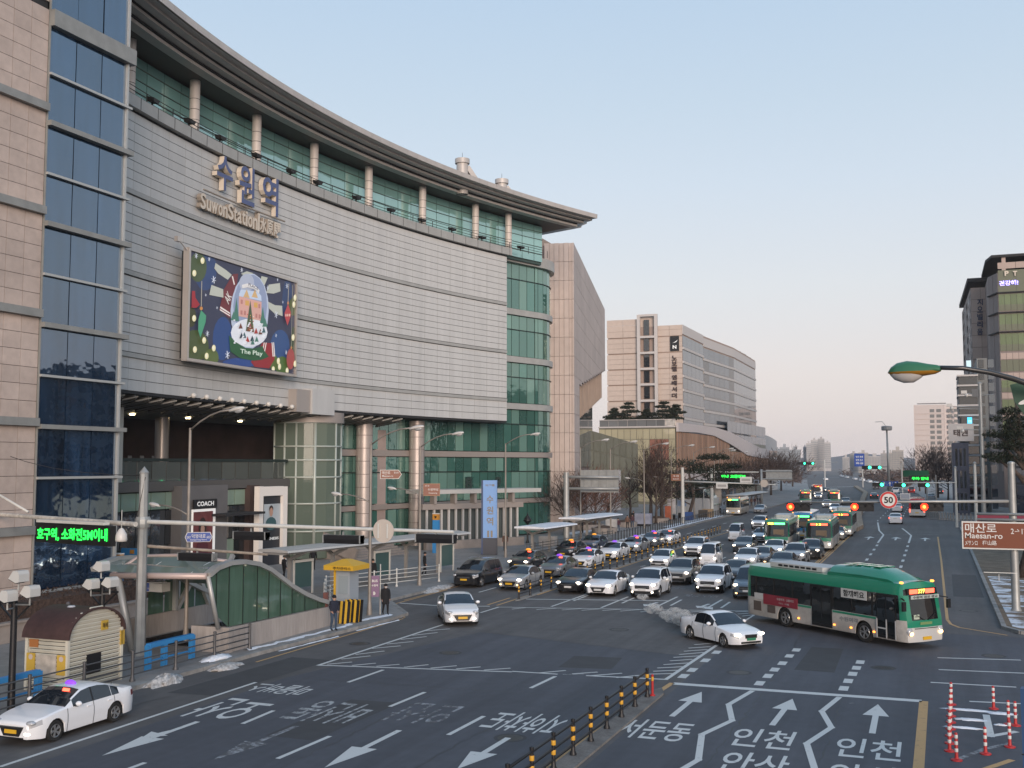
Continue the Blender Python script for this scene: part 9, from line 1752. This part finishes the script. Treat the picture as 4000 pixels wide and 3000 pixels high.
def at7(x, y): return G(2000+x*S7, 1700+y*S7, .15)
person('person', at7(1425, 1155), R(-70), 'person in a brown padded coat walking beside the roadside fence', CBRN, CBLK, HAIRB, dict(step=.4, swing=.3), group='people walking past the square')
person('person', at7(1487, 1140), R(-65), 'person in a maroon coat and jeans walking beside the brown coat', CMAR, JEAN, HAIRB, dict(step=.5, swing=.3), group='people walking past the square')
person('person', at7(1500, 1085), R(-75), 'person in black walking behind the pair in brown and maroon', CBLK, CBLK, HAIRB, dict(step=.4), group='people walking past the square')
person('person', at7(1600, 1115), R(-20), 'person in a dark coat standing by the lamp post near the fence', CBLK, CBLK, HAIRB, dict(step=.2), group='people walking past the square')
person('person', at7(870, 1215), R(200), 'person in dark clothes waiting under the snowy bus shelter', CBLK, CBLK, HAIRB, dict(step=.1))

far_p = [o for o in COL.objects if o.get('category') == 'person' and o.get('group') == 'people walking past the square']
rd = random.Random(21)
for k in range(12):
    o = copy_tree(far_p[k % 4]); o.location = (-33.0-rd.random()*1.8, 193+k*2.9+rd.random(), .15); o.rotation_euler = (0, 0, rd.uniform(-2, 2)); tag(o, 'person in dark clothes waiting at the far bus shelter behind the cream coach', 'person', 'people waiting at the far bus shelter')
for x, y, r, lab in [(-36.2, 128, -1.2, 'person in a maroon coat walking alone towards the snow-roofed shelter'), (-38.5, 96.5, 2.0, 'person in a brown coat standing near the blue pylon'), (-35.6, 73, .6, 'person in black standing under the long grey bus shelter'), (-36.4, 66.5, -.6, 'person in a dark coat waiting at the near end of the long shelter')]:
    o = copy_tree(far_p[1 if 'maroon' in lab else 0 if 'brown' in lab else 2]); o.location = (x, y, .15); o.rotation_euler = (0, 0, r); tag(o, lab, 'person', 'people on the forecourt')
STM = bpy.data.materials.new('steam'); STM.use_nodes = True; t_ = STM.node_tree; t_.nodes.remove(t_.nodes['Principled BSDF']); pv_n = t_.nodes.new('ShaderNodeVolumePrincipled'); pv_n.inputs['Color'].default_value = (.95, .92, .88, 1); g_ = t_.nodes.new('ShaderNodeNewGeometry'); n_s = t_.nodes.new('ShaderNodeTexNoise'); n_s.inputs['Scale'].default_value = 2.6; n_s.inputs['Detail'].default_value = 5; n_s.inputs['Distortion'].default_value = 1.2
m_r = t_.nodes.new('ShaderNodeMapRange'); m_r.inputs['From Min'].default_value = .50; m_r.inputs['From Max'].default_value = .70; m_r.inputs['To Max'].default_value = 14; t_.links.new(g_.outputs['Position'], n_s.inputs['Vector']); t_.links.new(n_s.outputs[0], m_r.inputs[0]); t_.links.new(m_r.outputs[0], pv_n.inputs['Density']); t_.links.new(pv_n.outputs[0], t_.nodes['Material Output'].inputs['Volume'])
for i, (x, y, r) in enumerate([(1500, 452, .75), (1420, 425, .85), (1345, 395, .5), (1225, 345, .6), (1205, 300, .35), (1130, 225, .4)]):
    c = ga(C3, x, y); mb = MB(); rd = random.Random(i); mb.ell((c.x, c.y, .12+r*.45), (r, r*.8, r*.5), STM, 14, 9); mb.done('exhaust_steam', kind='stuff', smooth=True)
